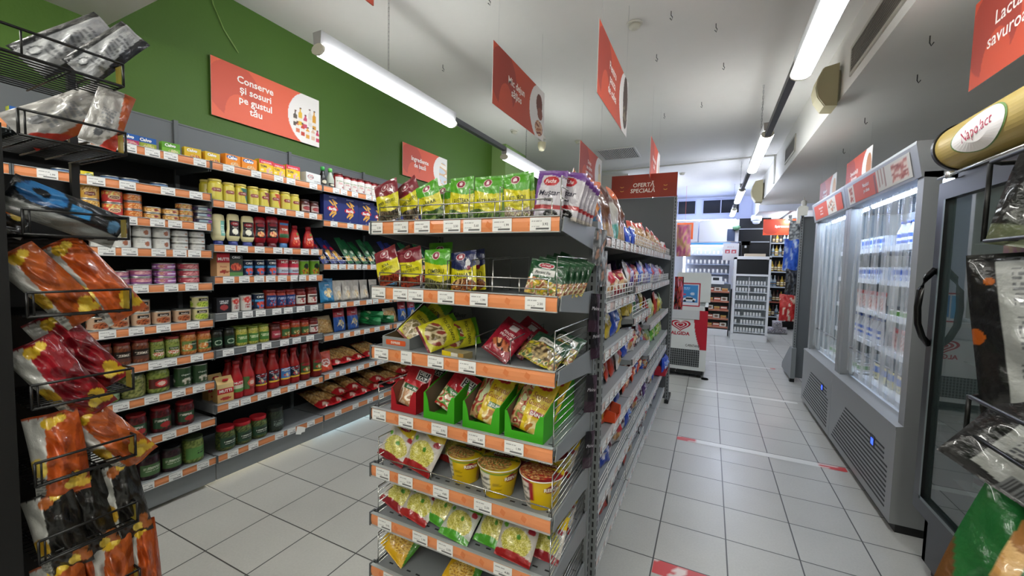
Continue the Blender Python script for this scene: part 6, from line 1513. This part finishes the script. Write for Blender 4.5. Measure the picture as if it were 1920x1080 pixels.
m2 = MB(); add_text(m2, plane_surf(.135, .042, -.0008), .135, .042, 'EXPRESS', .5, .5, .0085, bold=.03, off=.0006); ob('lettering', m2, flat('f0e8e0'), t)
# tall card back panel lettered Silver
bp_ = thing('card_backing', 'grey printed card reading Silver standing behind the third shelf goods', 'card', (-.985, 1.43, zt + .0008))
ob('panel', MB().prism([(-.02, 0), (.10, .0), (.115, .10), (.10, .17), (-.02, .165)], 'y', .0, .002), pm('card_grey', '54585a', .5), bp_)
ob('orange_bar', MB().prism([(-.02, .03), (.07, .05), (.075, .085), (.06, .095), (-.02, .07)], 'y', -.001, 0), flat('c8482a'), bp_)
m2 = MB(); add_text(m2, plane_surf(.2, .2, 0), .2, .2, 'Silver', .75, .58, .020, bold=.01, off=.001, rot=.05); ob('lettering', m2, flat('15171a'), bp_)

# noodle bags and cups
for i, (key, P0, P1, w_, lb) in enumerate((
 ('nr', (-1.10, 1.19, .664), (-1.065, 1.27, .795), .135, 'leftmost noodle bag on the fifth shelf, red foot and yellow top'),
 ('nr2', (-.965, 1.18, .664), (-.93, 1.27, .815), .135, 'second noodle bag from the left on the fifth shelf, its badge in full view'),
 ('nr', (-1.05, 1.27, .664), (-1.0, 1.36, .80), .13, 'noodle bag behind the gap between the two front ones, fifth shelf'),
 ('nr2', (-.88, 1.30, .664), (-.865, 1.38, .79), .13, 'noodle bag behind the front bags and left of the cups, fifth shelf'),
 ('ny', (-.80, 1.40, .664), (-.79, 1.46, .80), .13, 'yellow noodle bag at the back of the fifth shelf, left one'),
 ('nr', (-.66, 1.42, .664), (-.65, 1.48, .80), .13, 'noodle bag at the back of the fifth shelf, middle one'),
 ('nr2', (-.49, 1.43, .664), (-.465, 1.50, .79), .10, 'noodle bag in the back right corner of the fifth shelf'),
 ('nr', (-1.10, 1.20, .466), (-1.07, 1.32, .55), .135, 'leftmost noodle bag on the sixth shelf'),
 ('nr2', (-.985, 1.185, .466), (-.965, 1.31, .56), .135, 'second noodle bag from the left on the sixth shelf, red foot'),
 ('ng', (-.885, 1.20, .466), (-.86, 1.32, .56), .125, 'third noodle bag from the left on the sixth shelf, green foot'),
 ('ng', (-.785, 1.165, .466), (-.77, 1.295, .55), .125, 'green-footed noodle bag poking over the front edge of the sixth shelf'),
 ('ngy', (-.76, 1.28, .470), (-.74, 1.41, .57), .125, 'yellow and green noodle bag behind the one poking out, sixth shelf'),
 ('ng', (-.66, 1.20, .466), (-.65, 1.33, .565), .12, 'green noodle bag right of centre on the sixth shelf'),
 ('nr2', (-.555, 1.175, .466), (-.545, 1.275, .59), .135, 'upright noodle bag with bright yellow top on the sixth shelf'),
 ('nr', (-.52, 1.29, .466), (-.50, 1.39, .58), .12, 'noodle bag just behind the upright one on the sixth shelf'),
 ('nr', (-.465, 1.23, .466), (-.458, 1.34, .57), .11, 'rightmost noodle bag at the front of the sixth shelf'),
 ('nr2', (-.475, 1.40, .466), (-.465, 1.50, .58), .10, 'noodle bag at the back right of the sixth shelf'),
 ('nr', (-1.06, 1.33, .466), (-1.04, 1.44, .57), .13, 'noodle bag behind the leftmost one on the sixth shelf'),
 ('ny', (-1.10, 1.20, .26), (-1.045, 1.32, .345), .14, 'yellow noodle bag alone at the left of the lowest shelf'),
 ('ny', (-.79, 1.19, .26), (-.77, 1.31, .33), .13, 'yellow noodle bag at the bottom edge of the picture, lowest shelf'),
 )):
    between(key, P0, P1, w_, lb, 'bag', (0, -1, .3))
def cup(name, spec, lidspec, r=.072, H=.105, seed=1, txtc='f0e8d8'):
    mb = MB(); n = 48
    U, V = uvgrid(n + 1, 20)
    ph = (U - .5) * 2 * PI
    def sf(u, v, off=0):
        p = (np.asarray(u, float) - .5) * 2 * PI; v = np.asarray(v, float)
        rr = r * (.72 + .26 * v) + off
        return np.stack([rr * np.sin(p), -rr * np.cos(p), v * (H - .004)], -1)
    mb.grid(sf(U, V), paint(spec, U, V, seed))
    mb.lathe([(r * .70, .002), (r * .72, 0)], n, col='d8c820')
    parts = [('cup', mb.mesh(name, PG))]
    l = MB()
    n2, m2_ = 30, 49
    rr = np.linspace(0, 1, n2); th = np.linspace(0, 2 * PI, m2_)
    TH, RR = np.meshgrid(th, rr)
    X, Y = RR * np.cos(TH), RR * np.sin(TH)
    P = np.stack([X * r * 1.02, Y * r * 1.02, H + .0015 * np.cos(RR * 3)], -1)
    l.grid(P, paint(lidspec, X * .5 + .5, Y * .5 + .5, seed))
    l.lathe([(r * 1.02, H - .001), (r * 1.04, H - .004), (r * 1.0, H - .006)], n, col='e8e4d8', cap=False)
    parts.append(('foil_lid', l.mesh('foil_lid', PG)))
    ls = lambda u, v, off=0: np.stack([(np.asarray(u) - .5) * 2 * r, (np.asarray(v) - .5) * 2 * r, H + .0015 + off + 0 * np.asarray(u)], -1)
    ps = []
    letter_parts([('REEVA', .52, .80, .017, 'f0e8d8', dict(bold=.04))], ls, 2 * r, 2 * r, ps)
    tm = MB(); add_text(tm, sf, 2 * PI * r * .85, H, 'REEVA', .66, .72, .012, bold=.04, off=.0012); ps.append(('lettering', tm.mesh('lettering', flat('f0e8d8'))))
    return Kind(name, parts + ps, 2 * r, H)
lidy = [('f', 'd2b41a'), ('n', .40, .38, .42, .34, ['b0703a', 'd8a060', '8a4a24', '5a7a2a', 'e0c080'], 40), ('a', .66, .05, 4, .5, 'd8c020'), ('r', 0, .60, 1, .67, '3a6a24'), ('e', .52, .80, .28, .11, '8a1c2c')]
lidr = [('f', '8a1c24'), ('n', .40, .38, .42, .34, ['b0703a', 'd8a060', '8a2a24', 'c03a2a', 'e0c080'], 40), ('a', .66, .05, 4, .5, 'd8c020'), ('e', .52, .80, .28, .11, '8a1c2c')]
cupy = [('f', 'd6b412'), ('r', .30, 0, .47, .9, 'd8d4c8'), ('t', .31, .08, .46, .75, 9, '6a6a60'), ('t', .5, .15, .58, .6, 6, 'a88a10'), ('e', .66, .72, .06, .13, '8a1c2c'), ('b', .2, .1, 12, 1, 'd6b412'), ('r', .74, .1, .92, .5, 'b0803a'), ('r', 0, .86, 1, .94, '4a8a2a')]
cupr = [('f', 'd6b412'), ('r', .28, 0, .47, .9, 'd8d0c8'), ('t', .29, .08, .46, .75, 9, '6a6a60'), ('e', .66, .72, .06, .13, '8a1c2c'), ('r', 0, .86, .48, .96, '9a1c24'), ('r', .46, .3, .52, .9, '9a1c24')]
ck = [cup('noodle_cup', cupy, lidy, seed=3), cup('noodle_cup', cupr, lidr, seed=5)]
zc_ = EZ[4] - .012
put(ck[0], (-.785, 1.255, zc_), R(-8), 'yellow noodle cup, leftmost of the three front cups', 'cup', sc=.95)
put(ck[0], (-.635, 1.235, zc_), R(10), 'yellow noodle cup in the middle, its lid fully visible', 'cup', sc=1.02)
put(ck[1], (-.478, 1.245, zc_), R(-6), 'yellow and red noodle cup at the front right corner', 'cup', sc=1.02)
put(ck[1], (-.51, 1.40, zc_), R(20), 'noodle cup behind the front right one, lower of two stacked', 'cup', sc=.95)
put(ck[1], (-.51, 1.395, zc_ + .1012), R(-12), 'noodle cup stacked on top of another at the back right', 'cup', sc=.9)
put(ck[0], (-.70, 1.41, zc_), R(30), 'noodle cup at the back between the front cups', 'cup', sc=.95)

# dark sachets clipped to the right post
dk_ = k_pouch('dark_clip_sachet', .075, .17, .012, [('f', '1c1a20'), ('r', 0, 0, 1, .3, '3a2434'), ('d', 1, .4, .95, '4a3a48')], [('Meina', .5, .62, .016, 'd8d4dc', dict(shear=.2, bold=.0))], 'flat', 20, 26, 51)
sv_ = k_pouch('silver_clip_sachet', .08, .16, .015, [('f', '8a8c90'), ('N', 0, 0, 1, 1, ['a8aaae', '7a7c80', '5a5c60', 'b08a7a'], 12)], (), 'flat', 18, 22, 53, 1.6)
for i, (k_, x, y, z, rz, tilt, lb) in enumerate((
 (sv_, -.380, 1.50, 1.46, 55, .10, 'crumpled silver sachet clipped highest on the right post'), (sv_, -.370, 1.56, 1.38, 70, -.06, 'second silver sachet clipped just behind the highest one'),
 (dk_, -.388, 1.50, 1.21, 60, .08, 'dark sachet clipped to the post beside the third rail'), (dk_, -.385, 1.54, 1.10, 65, -.05, 'lower dark sachet hanging below it, level with the third shelf'),
 (dk_, -.390, 1.50, .90, 50, .05, 'dark sachet reading Meina hanging level with the green trays'), (dk_, -.392, 1.50, .68, 60, .10, 'dark sachet hanging level with the noodle cups'))):
    M = Matrix.Translation((x, y, z)) @ Matrix.Rotation(R(rz), 4, 'Z') @ Matrix.Rotation(tilt, 4, 'Y') @ Matrix.Diagonal((.7, .9, .85, 1))
    put(k_, None, M=M, label=lb, cat='sachet', group='sachets clipped to the post')

# ================================================================== goods on the right side of the gondola
rnd = random.Random(77)
def gb(name, W, H, t, spec, seed, mode='pillow', cr=1.2, texts=()): return k_pouch(name, W, H, t, spec, texts, mode, 18, 22, seed, cr)
GB_ = [
 (gb('snack_bag', .14, .22, .06, [('f', '2a5a7a'), ('a', .6, .1, 4, 1, '8a8c90'), ('n', .5, .4, .3, .2, ['d89040', 'b86a2a', '2a5a7a'], 14)], 61), 'blue and silver crisp bag'),
 (gb('snack_bag', .14, .24, .06, [('f', '5a3420'), ('a', .7, .1, 3, 1, 'c05a2a'), ('r', 0, 0, 1, .25, '9a7a50')], 62), 'brown and orange snack bag'),
 (gb('snack_bag', .13, .22, .06, [('f', 'a8a49a'), ('a', .6, .1, 5, 0, '4a2a20'), ('r', 0, 0, 1, .3, '2a8a70')], 63), 'silver and teal snack bag'),
 (gb('nut_bag', .11, .17, .05, [('f', 'c8a878'), ('N', 0, .1, 1, .8, ['c8a070', '9a7048', 'e0c8a0', 'b0845a'], 26), ('r', 0, .8, 1, 1, 'c04a3a')], 64), 'clear bag of nuts with a red top'),
 (gb('croissant_bag', .15, .14, .08, [('f', '9a1c2c'), ('n', .5, .5, .4, .35, ['e0d0b0', 'c8a070', '9a1c2c'], 10)], 65), 'dark red and cream cake bag'),
 (gb('wafer_bag', .14, .12, .06, [('f', '1f6a3a'), ('n', .6, .5, .3, .3, ['d8d0a8', '2a7a44', 'a8b880'], 12), ('r', 0, 0, .2, 1, 'c8c8c0')], 66), 'green wafer bag'),
 (gb('white_biscuit_bag', .12, .13, .05, [('f', 'ccc8c4'), ('e', .5, .6, .3, .2, 'c03038'), ('n', .5, .25, .4, .16, ['c89a60', 'a87a48', 'ccc8c4'], 12)], 67), 'white and red biscuit bag'),
 (gb('teal_snack_bag', .15, .17, .05, [('f', '2a8a84'), ('n', .4, .5, .36, .36, ['c8643a', 'e0a060', '8a4a3a', 'd8d0c0'], 10)], 68), 'teal and orange snack bag'),
 (gb('yellow_corn_bag', .13, .15, .06, [('f', 'b8a020'), ('n', .5, .4, .35, .3, ['d8c040', 'a88c1c', 'e0d070'], 12), ('r', 0, .8, 1, 1, 'd8d8c0')], 69), 'yellow corn snack bag'),
 (gb('red_stick_bag', .10, .17, .05, [('f', 'b0341c'), ('r', .3, .1, .7, .8, '7a2c1c'), ('e', .5, .8, .3, .12, 'e0d0c0')], 70), 'orange-red stick bag'),
 (gb('pale_green_bag', .13, .16, .05, [('f', 'a8c090'), ('n', .5, .35, .35, .25, ['c8a060', '8aa868', 'd8d0a8'], 12)], 71), 'pale green cracker bag'),
 (gb('orange_bag', .14, .13, .07, [('f', 'd8481c'), ('n', .5, .5, .3, .3, ['e8b040', 'd8481c', 'f0d8b0'], 10)], 72), 'bright orange bag'),
 (gb('blue_sweet_bag', .12, .13, .06, [('f', '2a4ab0'), ('n', .5, .5, .35, .3, ['d8d8e8', '2a4ab0', '7a9ad8'], 10)], 73), 'blue and white sweets bag'),
 (gb('silver_dark_bag', .12, .12, .05, [('f', 'a8a8ac'), ('N', 0, 0, 1, 1, ['c0c0c4', '6a6a70', '5a2a34', 'd8d8dc'], 10)], 74), 'crumpled silver and maroon bag'),
 (gb('purple_bag', .12, .13, .06, [('f', '5a3a7a'), ('n', .5, .5, .35, .3, ['b8a8d0', '5a3a7a', 'd8d0e0'], 10)], 75), 'purple sweets bag'),
 (gb('green_lime_bag', .12, .14, .05, [('f', '6ab83a'), ('n', .5, .4, .35, .3, ['d8d858', '4a9a2a', 'e0e8b0'], 10)], 76), 'lime green bag'),
]
plan_ = [[[0, 1, 2, 1], [4, 5, 6, 4, 4], [7, 7, 8, 12, 8], [10, 3, 9, 9, 6], [7, 11, 4, 13, 12], [13, 6, 12, 13, 6], [8, 13, 9, 6, 13]],
         [[12, 12, 3, 3, 3, 3], [6, 14, 4, 12, 6], [8, 8, 5, 13, 8], [12, 6, 4, 13, 6], [11, 9, 11, 12, 11], [13, 12, 13, 6, 13], [13, 9, 6, 13, 13]],
         [[3, 3, 6, 3, 3], [14, 12, 6, 14], [6, 9, 8, 10, 8], [12, 6, 8, 10, 15], [12, 11, 13, 12, 8], [13, 14, 13, 13, 6], [13, 13, 6, 13, 13]],
         [[3, 6, 3, 6, 6], [14, 6, 13], [9, 8, 8, 10, 8], [10, 15, 8, 15, 10], [15, 14, 12, 14, 15], [12, 14, 12, 12, 14], [13, 14, 13, 13, 13]]]
for gi, (y0, y1) in enumerate(GS):
    for li, row in enumerate(plan_[gi]):
        n = len(row); st = (y1 - y0 - .06) / n
        z = GZ[gi][li]
        zmax = (GZ[gi][li - 1] if li else 9) - z - .05
        for i, q in enumerate(row):
            k_, look = GB_[q]
            y = y0 + .03 + st * (i + .5)
            s_ = min(1.2 if li else (1.3 if gi == 0 else 1.1), zmax / (k_.h * .9), st / k_.w * 1.04)
            lean = rnd.uniform(.08, .35); rz = R(90 + rnd.uniform(-16, 16))
            M = Matrix.Translation((GX - .045 - k_.w * .12, y, z - .004 + .002)) @ Matrix.Rotation(rz, 4, 'Z') @ Matrix.Rotation(-lean, 4, 'X') @ Matrix.Rotation(rnd.uniform(-.15, .15), 4, 'Y') @ Matrix.Scale(s_, 4)
            M = settle(k_, M, z - .0052, GX - .016, None, (y0 + .028, y1 - .006))
            put(k_, None, M=M, label='%s, %s from near end, %s shelf, %s gondola bay' % (look.replace('clear bag of nuts with a red top', 'clear red-topped nut bag'), ORD[i], ORD[li], ORD[gi]), cat='bag', group='bags on the %s gondola shelf' % ORD[li])
            if li in (0, 1, 4, 5, 6) and i % 2 == 0:
                M = Matrix.Translation((GX - .12, y + .05, z - .002)) @ Matrix.Rotation(rz + .5, 4, 'Z') @ Matrix.Rotation(-lean * .6, 4, 'X') @ Matrix.Scale(s_, 4)
                k2, look2 = GB_[row[(i + 1) % n]]
                M = settle(k2, M, z - .0052, GX - .11, None, (y0 + .028, y1 - .006))
                put(k2, None, M=M, label='%s, second row, %s along, %s shelf, %s bay' % (look2.replace('clear bag of nuts with a red top', 'clear red-topped nut bag'), ORD[i], ORD[li], ORD[gi]), cat='bag', group='second-row bags on the gondola')
# red carton tray with dots sticking out low near the far end, and an orange tray
t = tray('orange_display_tray', -.07, .07, -.07, .12, 0, .05, .07, 'd04a20', 'orange cardboard tray sticking out of the fifth gondola shelf', 'b05030')
t.location = (-.38, 2.02, .70); t.rotation_euler = (0, 0, R(90))
t = tray('dotted_red_tray', -.12, .12, -.08, .1, 0, .075, .08, 'b01c30', 'red white-dotted tray sticking out low near the far end of the gondola', 'a02030')
t.location = (-.34, 4.2, .42); t.rotation_euler = (0, 0, R(90))
ob('dots', MB().box(-.1, -.09, -.081, -.08, .03, .04).box(-.05, -.04, -.081, -.08, .05, .06).box(0, .01, -.081, -.08, .03, .04).box(.05, .06, -.081, -.08, .05, .06).box(.1, .11, -.081, -.08, .03, .04), flat('e0d0d0'), t).__setitem__('kind', 'stuff')
for i in range(3):
    M = Matrix.Translation((-.36 + .0 * i, 4.12 + .07 * i, .455)) @ Matrix.Rotation(R(80 + 10 * i), 4, 'Z') @ Matrix.Scale(1.1, 4)
    put(GB_[12][0], None, M=M, label='blue and white sweets bag in the dotted red tray, %s from the near side' % ORD[i], cat='bag', group='sweets bags in the dotted tray')

# ================================================================== black crisps rack at the left
rk = thing('crisps_rack', 'black wire crisps rack with sloping baskets at the left edge', 'rack', (0, 0, 0))
RX0, RX1, RY0, RY1 = -1.63, -1.36, -.25, .515
tag(ob('black_side_cabinet', MB().box(-1.75, -1.375, -.25, .315, 0, 1.735), pm('cabinet_black', '070707', .6)), 'plain black cabinet body at the left edge, beside the crisps rack', 'cabinet')
RBLK = pm('rack_black', '080808', .45)
ob('back_panel', MB().box(-1.66, -1.635, .328, .505, .02, 1.66), RBLK, rk)
for y in (.34, .50):
    ob('side_post', MB().box(-1.632, -1.615, y - .008, y + .008, 0, 2.0), RBLK, rk)
ob('foot', MB().box(RX0, RX1 + .02, .46, .50, 0, .05).box(RX0, RX1 + .02, .34, .38, 0, .05), RBLK, rk)
for i, z in enumerate((1.885, 1.715, 1.50, 1.315, 1.105, .925, .74, .55)):
    mb = MB(); hgt = .055
    x0, x1, y0, y1 = RX0, RX1, (RY0 if i == 0 else .335), RY1
    sl = .0
    ring = [(x1, y0), (x1, y1), (x0, y1)]
    mb.tube([(x, y, z + hgt) for x, y in ring], .0032)
    mb.tube([(x, y, z) for x, y in ring], .0032)
    for x, y in ring: mb.tube([(x, y, z), (x, y, z + hgt)], .0028)
    mb.tube([(x1, .345, z), (x1, .345, z + hgt)], .002)
    ob('wire_basket', mb, BLACKW, rk)
    fl = MB()
    for k in range(14):
        x = x0 + (x1 - x0) * (k + .5) / 14
        fl.tube([(x, y0, z), (x, y1, z)], .002, 5)
    for k in range(4): fl.tube([(x0, y0 + (y1 - y0) * (k + .5) / 4, z - .003), (x1, y0 + (y1 - y0) * (k + .5) / 4, z - .003)], .0022, 5)
    ob('basket_floor', fl, BLACKW, rk)
    tg_ = ob('ticket_holder', MB().box(x1 - .03, x1 - .002, y1 - .004, y1 - .003, z + .004, z + .05), pm('holder_yellow', '8a7a2c', .3, alpha=.7), rk)
CR = {}
def crisp(key, main, dark, seed, chips='c8a428', tw='', W=.13, H=.21):
    s = [('f', main), ('n', .55, .45, .6, .5, [main, dark, main, main], 5), ('d', -1.0, .26, -.13, 'aaaaa4'), ('n', .10, .42, .15, .11, ['b89a30', 'a07c24', 'c8b050'], 8), ('t', .02, .10, .2, .3, 5, '6f706c'),
         ('e', .80, .20, .16, .075, chips), ('e', .66, .13, .14, .06, 'dcc04c'), ('e', .88, .10, .13, .05, chips), ('e', .44, .90, .16, .055, chips), ('e', .66, .93, .12, .04, 'd8b840'), ('e', .60, .62, .15, .07, dark), ('a', .97, .004, 40, 0, dark)]
    tx = []
    CR[key] = k_pouch('crisps_bag', W, H, .075, s, tx, 'pillow', 44, 60, seed, 2.0)
crisp('orange', 'a8501c', '8a3c14', 81); crisp('red', '8a0e1c', '640a16', 82); crisp('black', '1a1816', '0a0a0a', 83, 'a85c24')
crisp('orange2', 'b04e1a', '943a12', 84)
CR['silver'] = k_pouch('crisps_bag', .13, .21, .07, [('f', '9a9c9e'), ('t', .35, .2, .75, .8, 9, '6a6c70'), ('d', 1, .25, .95, '1a1c22'), ('d', -1, .0, -.16, '16181c'), ('e', .35, .15, .12, .07, '3a3c40'), ('e', .35, .15, .09, .05, 'a0a2a4')], (), 'pillow', 40, 56, 85, 1.5)
CR['silvero'] = k_pouch('crisps_bag', .13, .21, .07, [('f', 'a09e9a'), ('t', .3, .25, .7, .6, 6, '7a7c80'), ('d', 1, .3, .98, 'a04a20'), ('d', 1, -1.2, .55, 'a83024'), ('e', .40, .2, .12, .07, '4a4c50')], (), 'pillow', 40, 56, 86, 1.5)
CR['blue'] = k_pouch('crisps_bag', .12, .21, .07, [('f', '0e1218'), ('d', -1, 0, -.36, '7c7e7c'), ('n', .75, .75, .3, .2, ['1a4a7a', '2a6aa0', '0e1218'], 10), ('r', .50, .34, .82, .52, '2a7ab0'), ('e', .6, .1, .2, .06, '4a7aa0')], (), 'pillow', 40, 56, 87, 1.5)
fN = (1, -.32, .05)
for key, top, bot, w_, lb in (
 ('silver', (-1.50, .545, 2.075), (-1.50, .385, 1.915), .125, 'silver and navy crisps bag leaning right in the top basket, the left one'),
 ('silver', (-1.41, .565, 2.05), (-1.42, .45, 1.905), .105, 'narrower silver and navy crisps bag at the right of the top basket'),
 ('silver', (-1.62, .30, 1.96), (-1.58, .12, 1.895), .12, 'dark crisps bag lying at the far left of the top basket'),
 ('silvero', (-1.50, .545, 1.885), (-1.50, .365, 1.745), .14, 'large silver and orange crisps bag in the second basket'),
 ('silvero', (-1.41, .525, 1.885), (-1.41, .475, 1.735), .105, 'upright silver and orange crisps bag at the right end of the second basket'),
 ('blue', (-1.42, .325, 1.60), (-1.41, .515, 1.512), .13, 'black and blue crisps bag in the third basket, tipped to the right'),
 ('black', (-1.60, .22, 1.60), (-1.58, .40, 1.53), .12, 'dark crisps bag behind the black and blue one'),
 ('orange', (-1.42, .325, 1.46), (-1.41, .45, 1.295), .125, 'orange crisps bag at the left of the fourth basket'),
 ('orange2', (-1.45, .405, 1.485), (-1.40, .525, 1.295), .135, 'orange crisps bag at the right of the fourth basket'),
 ('red', (-1.41, .345, 1.25), (-1.40, .455, 1.055), .135, 'red crisps bag at the front of the fifth basket'),
 ('red', (-1.46, .385, 1.305), (-1.42, .495, 1.115), .125, 'red crisps bag tucked behind the front red one'),
 ('orange2', (-1.41, .375, 1.075), (-1.40, .392, .865), .135, 'upright orange crisps bag at the left of the sixth basket'),
 ('orange', (-1.42, .42, 1.055), (-1.40, .545, .89), .135, 'orange crisps bag tipped right in the sixth basket'),
 ('black', (-1.41, .36, .885), (-1.40, .40, .67), .125, 'black crisps bag, leftmost of three in the seventh basket'),
 ('black', (-1.43, .42, .893), (-1.41, .46, .67), .125, 'black crisps bag, middle of three in the seventh basket'),
 ('black', (-1.42, .485, .90), (-1.40, .525, .68), .12, 'black crisps bag, rightmost of three in the seventh basket'),
 ('orange', (-1.41, .372, .705), (-1.40, .385, .50), .13, 'orange crisps bag, leftmost in the lowest basket'),
 ('orange2', (-1.44, .425, .72), (-1.42, .432, .50), .12, 'orange crisps bag, second from left in the lowest basket'),
 ('orange', (-1.41, .47, .71), (-1.40, .48, .49), .125, 'orange crisps bag, third from left in the lowest basket'),
 ('orange2', (-1.41, .535, .71), (-1.40, .545, .48), .10, 'orange crisps bag, rightmost in the lowest basket'),
 ):
    between(key, bot, top, w_ * .67, lb, 'crisps bag', fN, None, CR[key])

# ================================================================== crisps rack at the right edge
r2 = thing('crisps_rack', 'black wire crisps rack cut off by the right edge', 'rack', (0, 0, 0))
ob('back_panel', MB().box(.80, .82, .25, 1.05, .02, 1.85), RBLK, r2)
for y in (.28, 1.04): ob('side_post', MB().box(.78, .82, y - .012, y + .012, 0, 1.9), RBLK, r2)
ob('foot', MB().box(.46, .82, .27, .30, 0, .05).box(.46, .82, 1.02, 1.05, 0, .05), RBLK, r2)
for i, z in enumerate((1.52, 1.17, .86, .55)):
    hgt = (.14, .065, .06, .06)[i]
    x0, x1, y0, y1 = .44, .79, .28, 1.05
    mb = MB()
    ring = [(x1, y1), (x0 + .02, y1), (x0, y1 - .02), (x0, y0)]
    mb.tube([(x, y, z + hgt) for x, y in ring], .004, 8); mb.tube([(x, y, z) for x, y in ring], .0035, 8)
    mb.tube([(x0 + .004, y1 - .006, z), (x0 + .004, y1 - .006, z + hgt)], .004, 8)
    ob('wire_basket', mb, BLACKW, r2)
    fl = MB()
    for k in range(8):
        y = y0 + (y1 - y0) * (k + .5) / 8
        fl.tube([(x0, y, z), (x1, y, z)], .0022, 5)
    ob('basket_floor', fl, BLACKW, r2)
def backbag(key, seed, extra, main='8e908e'):
    s = [('f', main)]
    s += [('t', .26, .70, .95, .93, 8, '4a4c50'), ('t', .28, .44, .95, .66, 8, '505256'), ('t', .26, .22, .9, .4, 6, '4a4c50'), ('r', .0, .0, .17, 1, '0e0e10'), ('b', .06, .02, 9, 0, '0e0e10')] + extra
    CR[key] = k_pouch('crisps_bag', .20, .31, .09, s, (), 'pillow', 90, 120, seed, 1.4)
backbag('back1', 91, [('r', 0, .955, 1, 1, '0c0c0e'), ('e', .02, .52, .05, .045, '98480f'), ('e', .13, .84, .035, .025, 'a0520f')])
backbag('back2', 92, [('r', .40, .02, .86, .14, '5c5e60')] + [('r', .42 + .022 * k, .03, .428 + .022 * k + .006 * (k % 3), .13, '16171a') for k in range(19)])
CR['green'] = k_pouch('crisps_bag', .20, .29, .09, [('f', '1c5a2a'), ('n', .34, .62, .08, .3, ['b88a50', 'd0a870', '9a6a38'], 8), ('d', 1, -.9, .35, '8c8e8c'), ('n', .7, .9, .2, .1, ['c8a860', 'e0c888'], 10), ('d', -1, -.4, -.22, '5a3a1c')], (), 'pillow', 60, 80, 93, 1.5)
CR['dark'] = k_pouch('crisps_bag', .18, .26, .08, [('f', '0c0c0d'), ('e', .3, .2, .2, .1, '2a2c24'), ('r', 0, 0, 1, .16, '5a6048')], (), 'pillow', 40, 50, 94, 1.5)
nR = (-.55, -1, .0)
for key, bot, top, w_, lb in (
 ('back1', (.545, .99, 1.19), (.525, 1.02, 1.505), .20, 'grey back of a crisps bag covered in small print, right edge'),
 ('back2', (.47, .97, 1.085), (.60, 1.0, 1.265), .20, 'tilted silver crisps bag with a barcode, below the upright one at the right'),
 ('green', (.47, .96, .80), (.555, .99, 1.07), .19, 'green crisps bag in the bottom right corner'),
 ('dark', (.50, .99, 1.50), (.56, 1.0, 1.72), .15, 'black crisps bag in the top basket at the right edge'),
 ('dark', (.60, .98, 1.02), (.61, .99, 1.2), .14, 'dark crisps bag between the barcode bag and the green one'),
 ):
    between(key, bot, top, w_, lb, 'crisps bag', nR, None, CR[key])
